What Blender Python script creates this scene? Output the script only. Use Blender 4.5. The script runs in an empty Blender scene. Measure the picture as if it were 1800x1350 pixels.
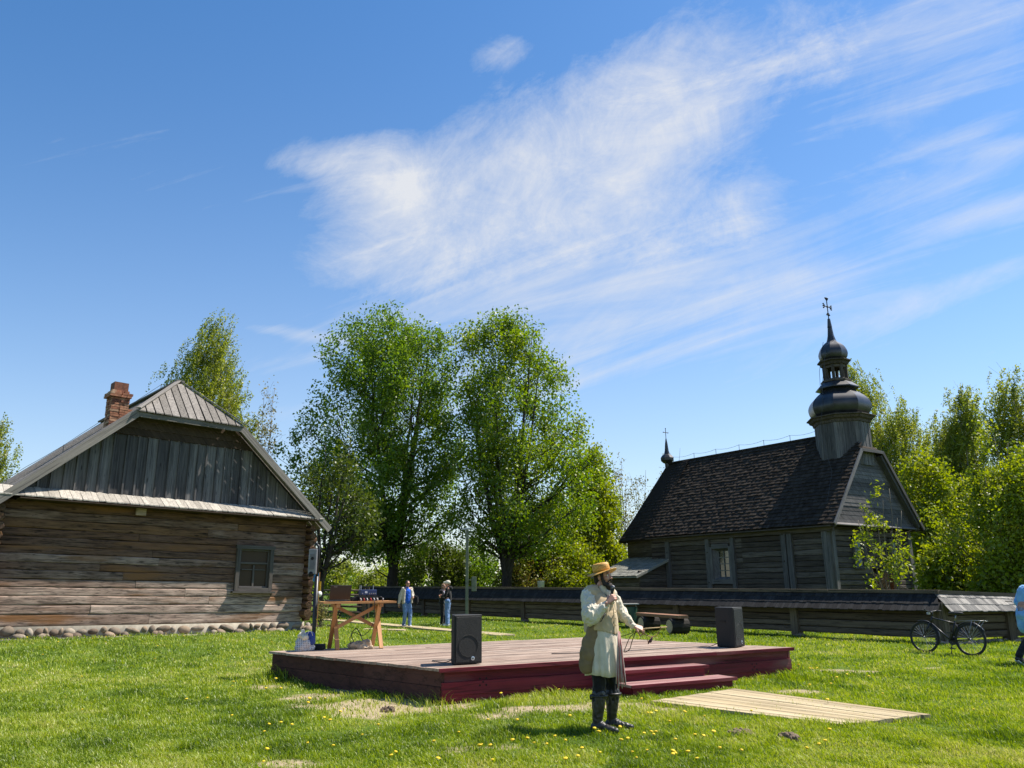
import bpy, bmesh, math, random
import numpy as np
from mathutils import Vector, Matrix, noise as mnoise

random.seed(7)
RNG = np.random.default_rng(11)
rad = math.radians
scene = bpy.context.scene
COL = scene.collection

# ------------------------------------------------------------------ camera
CAM_H, FPX, PITCH, ROLL = 1.57, 1350.0, math.atan(353 / 1350.0), 0.008
_F = Vector((0, math.cos(PITCH), math.sin(PITCH)))
_R0 = Vector((1, 0, 0))
_U0 = Vector((0, -math.sin(PITCH), math.cos(PITCH)))
_R = _R0 * math.cos(ROLL) - _U0 * math.sin(ROLL)
_U = _U0 * math.cos(ROLL) + _R0 * math.sin(ROLL)
cam_data = bpy.data.cameras.new('camera')
cam_data.sensor_width = 36.0
cam_data.lens = 36.0 * FPX / 1800.0
cam_data.clip_end = 3000.0
cam = bpy.data.objects.new('camera', cam_data)
COL.objects.link(cam)
cam.matrix_world = Matrix(((_R.x, _U.x, -_F.x, 0), (_R.y, _U.y, -_F.y, 0), (_R.z, _U.z, -_F.z, CAM_H), (0, 0, 0, 1)))
scene.camera = cam


def ray(px, py):                      # survey helper: direction of a sighted point
    return _F * FPX + _R * (px - 900) - _U * (py - 675)


def at(px, py, Y):
    r = ray(px, py)
    return Vector((0, 0, CAM_H)) + r * (Y / r.y)


def gz(px, py, z=0.0):
    r = ray(px, py)
    return Vector((0, 0, CAM_H)) + r * ((z - CAM_H) / r.z)


# ------------------------------------------------------------------ sun, sky, exposure
SUN_AZ, SUN_EL = rad(20.4), rad(56.0)       # azimuth measured from +X towards +Y
sun_dir = Vector((math.cos(SUN_AZ) * math.cos(SUN_EL), math.sin(SUN_AZ) * math.cos(SUN_EL), math.sin(SUN_EL)))
sd = bpy.data.lights.new('sun', 'SUN')
sd.energy = 5.0
sd.angle = rad(0.5)
sd.color = (1.0, 0.93, 0.82)
sun = bpy.data.objects.new('sun', sd)
COL.objects.link(sun)
sun.rotation_euler = (-sun_dir).to_track_quat('-Z', 'Y').to_euler()

scene.view_settings.view_transform = 'Standard'
scene.view_settings.look = 'None'
scene.view_settings.exposure = 0.84
scene.view_settings.gamma = 1.0

world = bpy.data.worlds.new('World')
scene.world = world
world.use_nodes = True


def build_world():
    nt = world.node_tree
    N, L = nt.nodes, nt.links
    N.clear()
    out = N.new('ShaderNodeOutputWorld')
    bg = N.new('ShaderNodeBackground')
    bg.inputs['Strength'].default_value = 0.086
    L.new(bg.outputs[0], out.inputs[0])
    sky = N.new('ShaderNodeTexSky')
    sky.sky_type = 'NISHITA'
    sky.sun_disc = False
    sky.sun_elevation = SUN_EL
    sky.sun_rotation = math.pi / 2 - SUN_AZ
    sky.air_density = 1.0
    sky.dust_density = 0.3
    sky.ozone_density = 2.5
    hs = N.new('ShaderNodeHueSaturation')
    hs.inputs['Saturation'].default_value = 1.27
    hs.inputs['Value'].default_value = 1.18
    L.new(sky.outputs[0], hs.inputs['Color'])
    tc = N.new('ShaderNodeTexCoord')
    sep = N.new('ShaderNodeSeparateXYZ')
    L.new(tc.outputs['Generated'], sep.inputs[0])

    def M(op, a, b=None, c=None, clamp=False):
        n = N.new('ShaderNodeMath')
        n.operation = op
        n.use_clamp = clamp
        for i, v in enumerate((a, b, c)):
            if v is None:
                continue
            if isinstance(v, (int, float)):
                n.inputs[i].default_value = v
            else:
                L.new(v, n.inputs[i])
        return n.outputs[0]
    # bearings of the cloud bank: tangents of azimuth and height above the horizon
    ay = M('MAXIMUM', M('ABSOLUTE', sep.outputs[1]), 0.05)
    u = M('DIVIDE', sep.outputs[0], ay)
    v = M('DIVIDE', sep.outputs[2], ay)

    def uv(px, py):
        r = ray(px, py)
        return r.x / r.y, r.z / r.y

    def fiber(ang, sx, sy, scale, detail, rough, dist, seed):
        ca, sa = math.cos(ang), math.sin(ang)
        a = M('ADD', M('MULTIPLY', u, ca * sx), M('MULTIPLY', v, sa * sx))
        b = M('ADD', M('MULTIPLY', u, -sa * sy), M('MULTIPLY', v, ca * sy))
        cb = N.new('ShaderNodeCombineXYZ')
        L.new(a, cb.inputs[0])
        L.new(b, cb.inputs[1])
        cb.inputs[2].default_value = seed
        n = N.new('ShaderNodeTexNoise')
        n.inputs['Scale'].default_value = scale
        n.inputs['Detail'].default_value = detail
        n.inputs['Roughness'].default_value = rough
        n.inputs['Distortion'].default_value = dist
        L.new(cb.outputs[0], n.inputs['Vector'])
        return n.outputs[0]
    f1 = fiber(rad(30), 2.6, 4.6, 1.25, 14, 0.72, 0.6, 1.3)
    f2 = fiber(rad(70), 3.2, 5.5, 1.5, 14, 0.72, 0.7, 5.1)
    f3 = fiber(rad(18), 1.2, 11.0, 1.1, 9, 0.62, 0.7, 9.7)
    f4 = fiber(rad(20), 3.0, 4.0, 2.4, 12, 0.72, 0.8, 3.7)
    f5 = fiber(rad(40), 1.0, 1.3, 2.6, 6, 0.55, 0.3, 13.1)      # broad holes that break the bank up
    wisps = M('MULTIPLY_ADD', f1, 0.3, M('MULTIPLY_ADD', f2, 0.2, M('MULTIPLY_ADD', f4, 0.3, M('MULTIPLY', f5, 0.2))))
    streak = M('MULTIPLY_ADD', f3, 0.7, M('MULTIPLY', f1, 0.3))

    def blob(px, py, rx, ry, ang, amp):
        cx, cy = uv(px, py)
        k = 1.0 / FPX * (1 + cx * cx + cy * cy) ** 0.5
        ca, sa = math.cos(rad(ang)), math.sin(rad(ang))
        du = M('SUBTRACT', u, cx)
        dv = M('SUBTRACT', v, cy)
        a = M('ADD', M('MULTIPLY', du, ca / (rx * k)), M('MULTIPLY', dv, sa / (rx * k)))
        b = M('ADD', M('MULTIPLY', du, -sa / (ry * k)), M('MULTIPLY', dv, ca / (ry * k)))
        d2 = M('ADD', M('MULTIPLY', a, a), M('MULTIPLY', b, b))
        return M('MULTIPLY', M('EXPONENT', M('MULTIPLY', d2, -0.9)), amp)

    def total(lst):
        t = None
        for q in lst:
            g = blob(*q)
            t = g if t is None else M('ADD', t, g)
        return t
    big = total([(950, 300, 280, 125, 16, 1.25), (1190, 130, 220, 105, 38, 0.72), (590, 285, 100, 36, -3, 1.0),
                 (1240, 380, 170, 62, 15, 0.8), (840, 410, 200, 70, 15, 0.85), (1480, 70, 240, 80, 25, 0.32),
                 (880, 85, 55, 32, 25, 0.55), (680, 265, 60, 30, -20, 0.5), (1610, 308, 60, 22, 10, 0.45), (700, 345, 90, 40, 10, 0.5)])
    thin = total([(1690, 505, 170, 24, 22, 0.95), (1740, 372, 130, 24, 14, 0.7), (1410, 520, 190, 50, 8, 0.55),
                  (1170, 620, 230, 14, 17, 0.75), (1740, 255, 110, 22, 6, 0.65), (510, 585, 130, 10, -9, 0.5),
                  (1300, 620, 700, 170, 8, 0.45), (950, 500, 330, 70, 12, 0.6), (1560, 130, 280, 110, 25, 0.62), (1640, 330, 200, 50, 12, 0.45), (1150, 480, 260, 50, 16, 0.5), (1690, 80, 160, 40, 28, 0.6), (330, 330, 500, 90, -12, 0.2)])
    def soft(t):                       # coverage saturates gently where patches overlap
        return M('SUBTRACT', 1.0, M('EXPONENT', M('MULTIPLY', t, -1.25)))

    def cover(c, w, gain):
        ww = M('MULTIPLY_ADD', M('SUBTRACT', w, 0.5), gain, 0.5)
        m = M('MULTIPLY', M('ADD', ww, M('MULTIPLY_ADD', c, 1.34, -0.95)), 1.1, None, True)
        return M('POWER', m, 1.15)
    m1 = cover(soft(big), wisps, 3.3)
    m2 = cover(soft(thin), streak, 3.6)
    # milky veil towards the horizon
    veil = M('MULTIPLY', M('EXPONENT', M('MULTIPLY', M('ABSOLUTE', v), -4.2)), 0.66)
    mask = M('ADD', M('MULTIPLY', m1, 0.86), M('ADD', M('MULTIPLY', m2, 0.6), veil), None, True)
    mask = M('MINIMUM', mask, 0.93)
    mix = N.new('ShaderNodeMix')
    mix.data_type = 'RGBA'
    L.new(mask, mix.inputs['Factor'])
    L.new(hs.outputs[0], mix.inputs['A'])
    mix.inputs['B'].default_value = (5.3, 5.4, 5.6, 1)
    L.new(mix.outputs['Result'], bg.inputs['Color'])


build_world()

# ------------------------------------------------------------------ helpers
def srgb(h):
    h = h.lstrip('#')
    c = [int(h[i:i + 2], 16) / 255 for i in (0, 2, 4)]
    return tuple(x / 12.92 if x <= 0.04045 else ((x + 0.055) / 1.055) ** 2.4 for x in c)


def tag(o, label=None, cat=None, group=None, kind=None):
    if label:
        o['label'] = label
    if cat:
        o['category'] = cat
    if group:
        o['group'] = group
    if kind:
        o['kind'] = kind
    return o


def thing(name, label, cat, loc=(0, 0, 0), rz=0.0, group=None):
    o = bpy.data.objects.new(name, None)
    o.empty_display_size = 0.2
    COL.objects.link(o)
    o.location = loc
    o.rotation_euler = (0, 0, rz)
    return tag(o, label, cat, group)


def unit(v):
    v = Vector(v)
    return v.normalized() if v.length > 1e-9 else Vector((0, 0, 1))


class MB:
    """mesh collector: vertices, faces, one random value and one grain coordinate per piece"""

    def __init__(self, M=None):
        self.v, self.f, self.r, self.m, self.g = [], [], [], [], []
        self.M = M

    def add(self, vs, fs, rnd=None, mat=0, grain=None):
        b = len(self.v)
        if rnd is None:
            rnd = random.random()
        off = Vector((random.uniform(0, 60), random.uniform(0, 60), random.uniform(0, 60)))
        if grain is None:
            grain = vs
        for p, q in zip(vs, grain):
            p = Vector(p)
            self.v.append(tuple(self.M @ p) if self.M else tuple(p))
            self.g.append(tuple(Vector(q) + off))
        for f in fs:
            self.f.append([b + i for i in f])
            self.r.append(rnd)
            self.m.append(mat)
        return self

    HF = [(0, 3, 2, 1), (4, 5, 6, 7), (0, 1, 5, 4), (1, 2, 6, 5), (2, 3, 7, 6), (3, 0, 4, 7)]

    def hexa(self, p, rnd=None, mat=0, along=0):
        """eight corners: 0-3 bottom ring, 4-7 top ring; grain along the longest edge"""
        p = [Vector(q) for q in p]
        ex = [(p[1] - p[0]).length, (p[3] - p[0]).length, (p[4] - p[0]).length]
        k = ex.index(max(ex))
        x, y, z = (p[1] - p[0]), (p[3] - p[0]), (p[4] - p[0])
        ax = [unit(x), unit(y), unit(z)]
        order = [k] + [i for i in range(3) if i != k]
        g = [Vector([(q - p[0]).dot(ax[i]) for i in order]) for q in p]
        return self.add(p, self.HF, rnd, mat, g)

    def box(self, c, s, R=None, rnd=None, mat=0):
        c = Vector(c)
        hx, hy, hz = s[0] / 2, s[1] / 2, s[2] / 2
        pts = [Vector(q) for q in ((-hx, -hy, -hz), (hx, -hy, -hz), (hx, hy, -hz), (-hx, hy, -hz),
                                   (-hx, -hy, hz), (hx, -hy, hz), (hx, hy, hz), (-hx, hy, hz))]
        if R is not None:
            pts = [R @ q for q in pts]
        return self.hexa([q + c for q in pts], rnd, mat)

    def beam(self, p0, p1, w, h, up=(0, 0, 1), rnd=None, mat=0):
        p0, p1 = Vector(p0), Vector(p1)
        d = unit(p1 - p0)
        s = unit(d.cross(Vector(up)))
        u = s.cross(d)
        a, b = s * w / 2, u * h / 2
        return self.hexa([p0 - a - b, p1 - a - b, p1 + a - b, p0 + a - b, p0 - a + b, p1 - a + b, p1 + a + b, p0 + a + b], rnd, mat)

    def tube(self, pts, rads, n=6, rnd=None, mat=0, cap=True):
        pts = [Vector(p) for p in pts]
        if isinstance(rads, (int, float)):
            rads = [rads] * len(pts)
        vs, gs, fs = [], [], []
        t0 = unit(pts[1] - pts[0])
        nrm = unit(t0.orthogonal())
        dist = 0.0
        for i, p in enumerate(pts):
            if i == 0:
                t = t0
            elif i == len(pts) - 1:
                t = unit(pts[i] - pts[i - 1])
            else:
                t = unit(pts[i + 1] - pts[i - 1])
            if i:
                dist += (p - pts[i - 1]).length
            nrm = unit(nrm - t * nrm.dot(t))
            bn = t.cross(nrm)
            for k in range(n):
                a = 2 * math.pi * k / n
                vs.append(p + (nrm * math.cos(a) + bn * math.sin(a)) * rads[i])
                gs.append((dist, math.cos(a) * rads[i], math.sin(a) * rads[i]))
        for i in range(len(pts) - 1):
            for k in range(n):
                k2 = (k + 1) % n
                fs.append((i * n + k, i * n + k2, (i + 1) * n + k2, (i + 1) * n + k))
        if cap:
            fs.append(tuple(range(n - 1, -1, -1)))
            fs.append(tuple((len(pts) - 1) * n + k for k in range(n)))
        return self.add(vs, fs, rnd, mat, gs)

    def lathe(self, prof, n=16, c=(0, 0, 0), R=None, rnd=None, mat=0, phase=0.0, squash=(1, 1)):
        c = Vector(c)
        vs, fs, gs = [], [], []
        for r, z in prof:
            for k in range(n):
                a = 2 * math.pi * k / n + phase
                q = Vector((r * math.cos(a) * squash[0], r * math.sin(a) * squash[1], z))
                vs.append(c + (R @ q if R is not None else q))
                gs.append((z, r * math.cos(a), r * math.sin(a)))
        m = len(prof)
        for i in range(m - 1):
            for k in range(n):
                k2 = (k + 1) % n
                fs.append((i * n + k, i * n + k2, (i + 1) * n + k2, (i + 1) * n + k))
        fs.append(tuple(range(n - 1, -1, -1)))
        fs.append(tuple((m - 1) * n + k for k in range(n)))
        return self.add(vs, fs, rnd, mat, gs)

    def sphere(self, c, r, seg=12, rings=8, R=None, rnd=None, mat=0):
        if isinstance(r, (int, float)):
            r = (r, r, r)
        c = Vector(c)
        vs, fs = [], []
        for i in range(1, rings):
            th = math.pi * i / rings
            for k in range(seg):
                a = 2 * math.pi * k / seg
                q = Vector((r[0] * math.sin(th) * math.cos(a), r[1] * math.sin(th) * math.sin(a), -r[2] * math.cos(th)))
                vs.append(c + (R @ q if R is not None else q))
        q0, q1 = Vector((0, 0, -r[2])), Vector((0, 0, r[2]))
        vs.append(c + (R @ q0 if R is not None else q0))
        vs.append(c + (R @ q1 if R is not None else q1))
        b0, b1 = len(vs) - 2, len(vs) - 1
        for i in range(rings - 2):
            for k in range(seg):
                k2 = (k + 1) % seg
                fs.append((i * seg + k, i * seg + k2, (i + 1) * seg + k2, (i + 1) * seg + k))
        for k in range(seg):
            k2 = (k + 1) % seg
            fs.append((b0, k2, k))
            fs.append((b1, (rings - 2) * seg + k, (rings - 2) * seg + k2))
        return self.add(vs, fs, rnd, mat)

    def cap(self, p0, p1, r0, r1, n=12):
        """tapered capsule, used only as raw material for the figures"""
        p0, p1 = Vector(p0), Vector(p1)
        d = unit(p1 - p0)
        pts, rr = [], []
        for k in range(4):
            a = math.pi / 2 * (1 - k / 4)
            pts.append(p0 - d * r0 * math.sin(a))
            rr.append(max(r0 * math.cos(a), r0 * 0.05))
        pts += [p0, p1]
        rr += [r0, r1]
        for k in range(1, 5):
            a = math.pi / 2 * k / 4
            pts.append(p1 + d * r1 * math.sin(a))
            rr.append(max(r1 * math.cos(a), r1 * 0.05))
        return self.tube(pts, rr, n)

    def poly(self, pts, rnd=None, mat=0):
        return self.add(pts, [tuple(range(len(pts)))], rnd, mat)

    def slab(self, poly, off, rnd=None, mat=0):
        """polygon given thickness along the vector off"""
        poly = [Vector(p) for p in poly]
        n = len(poly)
        off = Vector(off)
        vs = poly + [p + off for p in poly]
        fs = [tuple(range(n - 1, -1, -1)), tuple(range(n, 2 * n))]
        for k in range(n):
            k2 = (k + 1) % n
            fs.append((k, k2, n + k2, n + k))
        return self.add(vs, fs, rnd, mat)

    def log(self, x0, x1, y, z0, z1, bulge=0.045, depth=0.16, n=14, wob=0.012, rnd=None, mat=0):
        """hewn log along x whose face looks to -y"""
        prof = [(0.5, 0.0), (-0.6, 0.05), (-0.95, 0.16), (-1.0, 0.5), (-0.95, 0.85), (-0.6, 0.95), (0.5, 1.0)]
        vs, gs, fs = [], [], []
        s = random.uniform(0, 100)
        m = len(prof) + 2
        for i in range(n + 1):
            t = i / n
            x = x0 + (x1 - x0) * t
            w0 = (mnoise.noise((x * 0.9 + s, 0.3, 1.1))) * wob
            w1 = (mnoise.noise((x * 0.9 + s, 7.3, 4.1))) * wob
            bb = bulge * (1 + 0.6 * mnoise.noise((x * 1.3 + s, 3.3, 9.1)))
            for py, pz in prof:
                z = z0 + w0 + (z1 + w1 - z0 - w0) * pz
                vs.append((x, y + py * bb, z))
                gs.append((x, py * bb * 2, z))
            vs.append((x, y + depth, z1))
            gs.append((x, depth, z1))
            vs.append((x, y + depth, z0))
            gs.append((x, depth, z0))
        for i in range(n):
            for k in range(m):
                k2 = (k + 1) % m
                fs.append((i * m + k, (i + 1) * m + k, (i + 1) * m + k2, i * m + k2))
        fs.append(tuple(range(m)))
        fs.append(tuple(n * m + k for k in range(m - 1, -1, -1)))
        return self.add(vs, fs, rnd, mat, gs)

    def obj(self, name, mats, parent=None, smooth=False, loc=None):
        me = bpy.data.meshes.new(name)
        me.from_pydata(self.v, [], self.f)
        if not isinstance(mats, (list, tuple)):
            mats = [mats]
        for m in mats:
            me.materials.append(m)
        a = me.attributes.new('rnd', 'FLOAT', 'FACE')
        a.data.foreach_set('value', self.r)
        g = me.attributes.new('gc', 'FLOAT_VECTOR', 'POINT')
        g.data.foreach_set('vector', np.array(self.g, dtype=np.float32).ravel())
        me.polygons.foreach_set('material_index', self.m)
        if smooth:
            me.polygons.foreach_set('use_smooth', [True] * len(self.f))
        bm = bmesh.new()
        bm.from_mesh(me)
        bmesh.ops.recalc_face_normals(bm, faces=bm.faces)
        bm.to_mesh(me)
        bm.free()
        me.update()
        o = bpy.data.objects.new(name, me)
        COL.objects.link(o)
        if parent:
            o.parent = parent
        if loc is not None:
            o.location = loc
        return o


def dup(root, loc, rz=0.0, scale=1.0):
    r = root.copy()
    COL.objects.link(r)
    r.location = loc
    r.rotation_euler = (0, 0, rz)
    r.scale = (scale,) * 3
    for ch in list(root.children):
        c = ch.copy()
        COL.objects.link(c)
        c.parent = r
        for g in list(ch.children):
            d = g.copy()
            COL.objects.link(d)
            d.parent = c
    return r


# ------------------------------------------------------------------ materials
def newmat(name):
    m = bpy.data.materials.new(name)
    m.use_nodes = True
    nt = m.node_tree
    bs = nt.nodes['Principled BSDF']
    return m, nt, nt.nodes, nt.links, bs


def ramp(N, stops, interp='LINEAR'):
    r = N.new('ShaderNodeValToRGB')
    cr = r.color_ramp
    cr.interpolation = interp
    while len(cr.elements) > 1:
        cr.elements.remove(cr.elements[-1])
    for i, (p, c) in enumerate(stops):
        e = cr.elements[0] if i == 0 else cr.elements.new(p)
        e.position = p
        e.color = (c[0], c[1], c[2], 1) if not isinstance(c, (int, float)) else (c, c, c, 1)
    return r


def wood(name, cols, rough=0.85, along=0.7, across=16.0, contrast=0.75, bump=0.35, knots=0.0, spec=0.25, crack=0.5, stain=None):
    m, nt, N, L, bs = newmat(name)
    a = N.new('ShaderNodeAttribute')
    a.attribute_name = 'gc'
    r = N.new('ShaderNodeAttribute')
    r.attribute_name = 'rnd'
    mp = N.new('ShaderNodeMapping')
    mp.inputs['Scale'].default_value = (along, across, across)
    L.new(a.outputs['Vector'], mp.inputs[0])
    n1 = N.new('ShaderNodeTexNoise')
    n1.inputs['Scale'].default_value = 1.0
    n1.inputs['Detail'].default_value = 7
    n1.inputs['Roughness'].default_value = 0.68
    n1.inputs['Distortion'].default_value = 0.5
    L.new(mp.outputs[0], n1.inputs['Vector'])
    n2 = N.new('ShaderNodeTexNoise')
    n2.inputs['Scale'].default_value = 1.4
    n2.inputs['Detail'].default_value = 4
    L.new(a.outputs['Vector'], n2.inputs['Vector'])
    k = len(cols)
    pal = ramp(N, [(i / max(1, k - 1), c) for i, c in enumerate(cols)])
    # palette position: piece value + slow variation
    ma = N.new('ShaderNodeMath')
    ma.operation = 'MULTIPLY_ADD'
    L.new(n2.outputs[0], ma.inputs[0])
    ma.inputs[1].default_value = 0.7
    mb = N.new('ShaderNodeMath')
    mb.operation = 'SUBTRACT'
    L.new(r.outputs['Fac'], mb.inputs[0])
    mb.inputs[1].default_value = 0.35
    L.new(mb.outputs[0], ma.inputs[2])
    L.new(ma.outputs[0], pal.inputs[0])
    gr = ramp(N, [(0.28, 1 - contrast), (0.5, 1.0), (0.75, 1 + contrast * 0.55)])
    L.new(n1.outputs[0], gr.inputs[0])
    mul = N.new('ShaderNodeMix')
    mul.data_type = 'RGBA'
    mul.blend_type = 'MULTIPLY'
    mul.inputs['Factor'].default_value = 1.0
    L.new(pal.outputs[0], mul.inputs['A'])
    L.new(gr.outputs[0], mul.inputs['B'])
    last = mul.outputs['Result']
    if crack:
        mp2 = N.new('ShaderNodeMapping')
        mp2.inputs['Scale'].default_value = (along * 0.5, across * 0.8, across * 0.8)
        mp2.inputs['Location'].default_value = (3.1, 8.2, 1.7)
        L.new(a.outputs['Vector'], mp2.inputs[0])
        n3 = N.new('ShaderNodeTexNoise')
        n3.inputs['Scale'].default_value = 1.0
        n3.inputs['Detail'].default_value = 3
        L.new(mp2.outputs[0], n3.inputs['Vector'])
        cr = ramp(N, [(0.475, 1.0), (0.497, 1 - crack), (0.52, 1.0)])
        L.new(n3.outputs[0], cr.inputs[0])
        m2 = N.new('ShaderNodeMix')
        m2.data_type = 'RGBA'
        m2.blend_type = 'MULTIPLY'
        m2.inputs['Factor'].default_value = 1.0
        L.new(last, m2.inputs['A'])
        L.new(cr.outputs[0], m2.inputs['B'])
        last = m2.outputs['Result']
    if knots:
        mp3 = N.new('ShaderNodeMapping')
        mp3.inputs['Scale'].default_value = (1.6, 5.5, 5.5)
        L.new(a.outputs['Vector'], mp3.inputs[0])
        vo = N.new('ShaderNodeTexVoronoi')
        vo.inputs['Scale'].default_value = 0.9
        L.new(mp3.outputs[0], vo.inputs['Vector'])
        kr = ramp(N, [(0.0, 0.18), (0.07, 0.35), (0.13, 1.0)])
        L.new(vo.outputs['Distance'], kr.inputs[0])
        m3 = N.new('ShaderNodeMix')
        m3.data_type = 'RGBA'
        m3.blend_type = 'MULTIPLY'
        m3.inputs['Factor'].default_value = knots
        L.new(last, m3.inputs['A'])
        L.new(kr.outputs[0], m3.inputs['B'])
        last = m3.outputs['Result']
    if stain:
        n4 = N.new('ShaderNodeTexNoise')
        n4.inputs['Scale'].default_value = 0.8
        n4.inputs['Detail'].default_value = 5
        mp4 = N.new('ShaderNodeMapping')
        mp4.inputs['Scale'].default_value = (0.5, 3, 3)
        L.new(a.outputs['Vector'], mp4.inputs[0])
        L.new(mp4.outputs[0], n4.inputs['Vector'])
        sr = ramp(N, [(0.56, 0.0), (0.68, 1.0)])
        L.new(n4.outputs[0], sr.inputs[0])
        m4 = N.new('ShaderNodeMix')
        m4.data_type = 'RGBA'
        L.new(sr.outputs[0], m4.inputs['Factor'])
        L.new(last, m4.inputs['A'])
        m4.inputs['B'].default_value = (*stain, 1)
        last = m4.outputs['Result']
    L.new(last, bs.inputs['Base Color'])
    bs.inputs['Roughness'].default_value = rough
    bs.inputs['Specular IOR Level'].default_value = spec
    bp = N.new('ShaderNodeBump')
    bp.inputs['Strength'].default_value = bump
    bp.inputs['Distance'].default_value = 0.02
    L.new(n1.outputs[0], bp.inputs['Height'])
    L.new(bp.outputs[0], bs.inputs['Normal'])
    return m


def plain(name, col, rough=0.6, metal=0.0, var=0.15, scale=30.0, bump=0.0, spec=0.5, col2=None, sheen=0.0):
    m, nt, N, L, bs = newmat(name)
    tc = N.new('ShaderNodeTexCoord')
    n = N.new('ShaderNodeTexNoise')
    n.inputs['Scale'].default_value = scale
    n.inputs['Detail'].default_value = 5
    L.new(tc.outputs['Object'], n.inputs['Vector'])
    c2 = col2 or tuple(max(0, x * (1 + var)) for x in col)
    c1 = tuple(x * (1 - var) for x in col)
    r = ramp(N, [(0.3, c1), (0.7, c2)])
    L.new(n.outputs[0], r.inputs[0])
    L.new(r.outputs[0], bs.inputs['Base Color'])
    bs.inputs['Roughness'].default_value = rough
    bs.inputs['Metallic'].default_value = metal
    bs.inputs['Specular IOR Level'].default_value = spec
    if sheen:
        bs.inputs['Sheen Weight'].default_value = sheen
    if bump:
        bp = N.new('ShaderNodeBump')
        bp.inputs['Strength'].default_value = bump
        bp.inputs['Distance'].default_value = 0.01
        L.new(n.outputs[0], bp.inputs['Height'])
        L.new(bp.outputs[0], bs.inputs['Normal'])
    return m


def cloth(name, col, var=0.12, weave=260.0, col2=None):
    m, nt, N, L, bs = newmat(name)
    tc = N.new('ShaderNodeTexCoord')
    n = N.new('ShaderNodeTexNoise')
    n.inputs['Scale'].default_value = 9
    n.inputs['Detail'].default_value = 6
    L.new(tc.outputs['Object'], n.inputs['Vector'])
    w = N.new('ShaderNodeTexNoise')
    w.inputs['Scale'].default_value = weave
    w.inputs['Detail'].default_value = 2
    L.new(tc.outputs['Object'], w.inputs['Vector'])
    r = ramp(N, [(0.3, tuple(x * (1 - var) for x in col)), (0.7, col2 or tuple(x * (1 + var) for x in col))])
    L.new(n.outputs[0], r.inputs[0])
    L.new(r.outputs[0], bs.inputs['Base Color'])
    bs.inputs['Roughness'].default_value = 0.9
    bs.inputs['Specular IOR Level'].default_value = 0.15
    bs.inputs['Sheen Weight'].default_value = 0.15
    ad = N.new('ShaderNodeMath')
    ad.operation = 'MULTIPLY_ADD'
    L.new(w.outputs[0], ad.inputs[0])
    ad.inputs[1].default_value = 0.15
    L.new(n.outputs[0], ad.inputs[2])
    bp = N.new('ShaderNodeBump')
    bp.inputs['Strength'].default_value = 0.35
    bp.inputs['Distance'].default_value = 0.02
    L.new(ad.outputs[0], bp.inputs['Height'])
    L.new(bp.outputs[0], bs.inputs['Normal'])
    return m


def leafmat(name, cols, trans=0.45, gloss=0.025):
    m, nt, N, L, bs = newmat(name)
    N.remove(bs)
    out = N['Material Output']
    a = N.new('ShaderNodeAttribute')
    a.attribute_name = 'rnd'
    r = ramp(N, [(i / (len(cols) - 1), c) for i, c in enumerate(cols)])
    L.new(a.outputs['Fac'], r.inputs[0])
    d = N.new('ShaderNodeBsdfDiffuse')
    t = N.new('ShaderNodeBsdfTranslucent')
    L.new(r.outputs[0], d.inputs[0])
    hs = N.new('ShaderNodeHueSaturation')
    hs.inputs['Hue'].default_value = 0.495
    hs.inputs['Saturation'].default_value = 1.1
    hs.inputs['Value'].default_value = 1.5
    L.new(r.outputs[0], hs.inputs['Color'])
    L.new(hs.outputs[0], t.inputs[0])
    mx = N.new('ShaderNodeMixShader')
    mx.inputs[0].default_value = trans
    L.new(d.outputs[0], mx.inputs[1])
    L.new(t.outputs[0], mx.inputs[2])
    g = N.new('ShaderNodeBsdfGlossy')
    g.inputs['Roughness'].default_value = 0.42
    g.inputs['Color'].default_value = (1, 1, 1, 1)
    m2 = N.new('ShaderNodeMixShader')
    m2.inputs[0].default_value = gloss
    L.new(mx.outputs[0], m2.inputs[1])
    L.new(g.outputs[0], m2.inputs[2])
    L.new(m2.outputs[0], out.inputs[0])
    return m


MAT = {}
MAT['log'] = wood('hewn_log_wood', [(0.42, 0.31, 0.25), (0.27, 0.185, 0.145), (0.15, 0.09, 0.063), (0.115, 0.06, 0.037), (0.16, 0.085, 0.043)],
                  along=1.7, across=16, contrast=1.0, bump=0.7, knots=0.95, crack=0.75, stain=(0.2, 0.095, 0.04))
MAT['gable'] = wood('weathered_gable_board', [(0.062, 0.057, 0.058), (0.1, 0.094, 0.094), (0.155, 0.147, 0.145)], along=0.8, across=22, contrast=0.7, knots=0.9, crack=0.5)
MAT['darkbeam'] = wood('dark_brown_beam', [(0.04, 0.027, 0.019), (0.075, 0.051, 0.035)], contrast=0.5, knots=0.5)
MAT['roofplank'] = wood('grey_roof_plank', [(0.15, 0.135, 0.118), (0.2, 0.18, 0.16), (0.26, 0.235, 0.21)], along=0.6, across=20, contrast=0.6, knots=0.4)
MAT['skirt'] = wood('pale_skirt_shingle', [(0.27, 0.245, 0.21), (0.36, 0.33, 0.285), (0.43, 0.395, 0.34)], contrast=0.4)
MAT['shingle'] = wood('dark_church_shingle', [(0.032, 0.025, 0.02), (0.04, 0.032, 0.026), (0.048, 0.039, 0.032), (0.06, 0.049, 0.04)], along=1.5, across=25, contrast=0.32, spec=0.06)
MAT['chlog'] = wood('grey_church_log', [(0.055, 0.043, 0.036), (0.085, 0.069, 0.058), (0.13, 0.109, 0.094)], along=0.8, across=16, contrast=0.8, knots=0.6, bump=0.6, crack=0.7)
MAT['chboard'] = wood('silver_church_board', [(0.075, 0.071, 0.071), (0.115, 0.109, 0.109), (0.175, 0.166, 0.163)], along=0.8, across=20, contrast=0.7)
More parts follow.
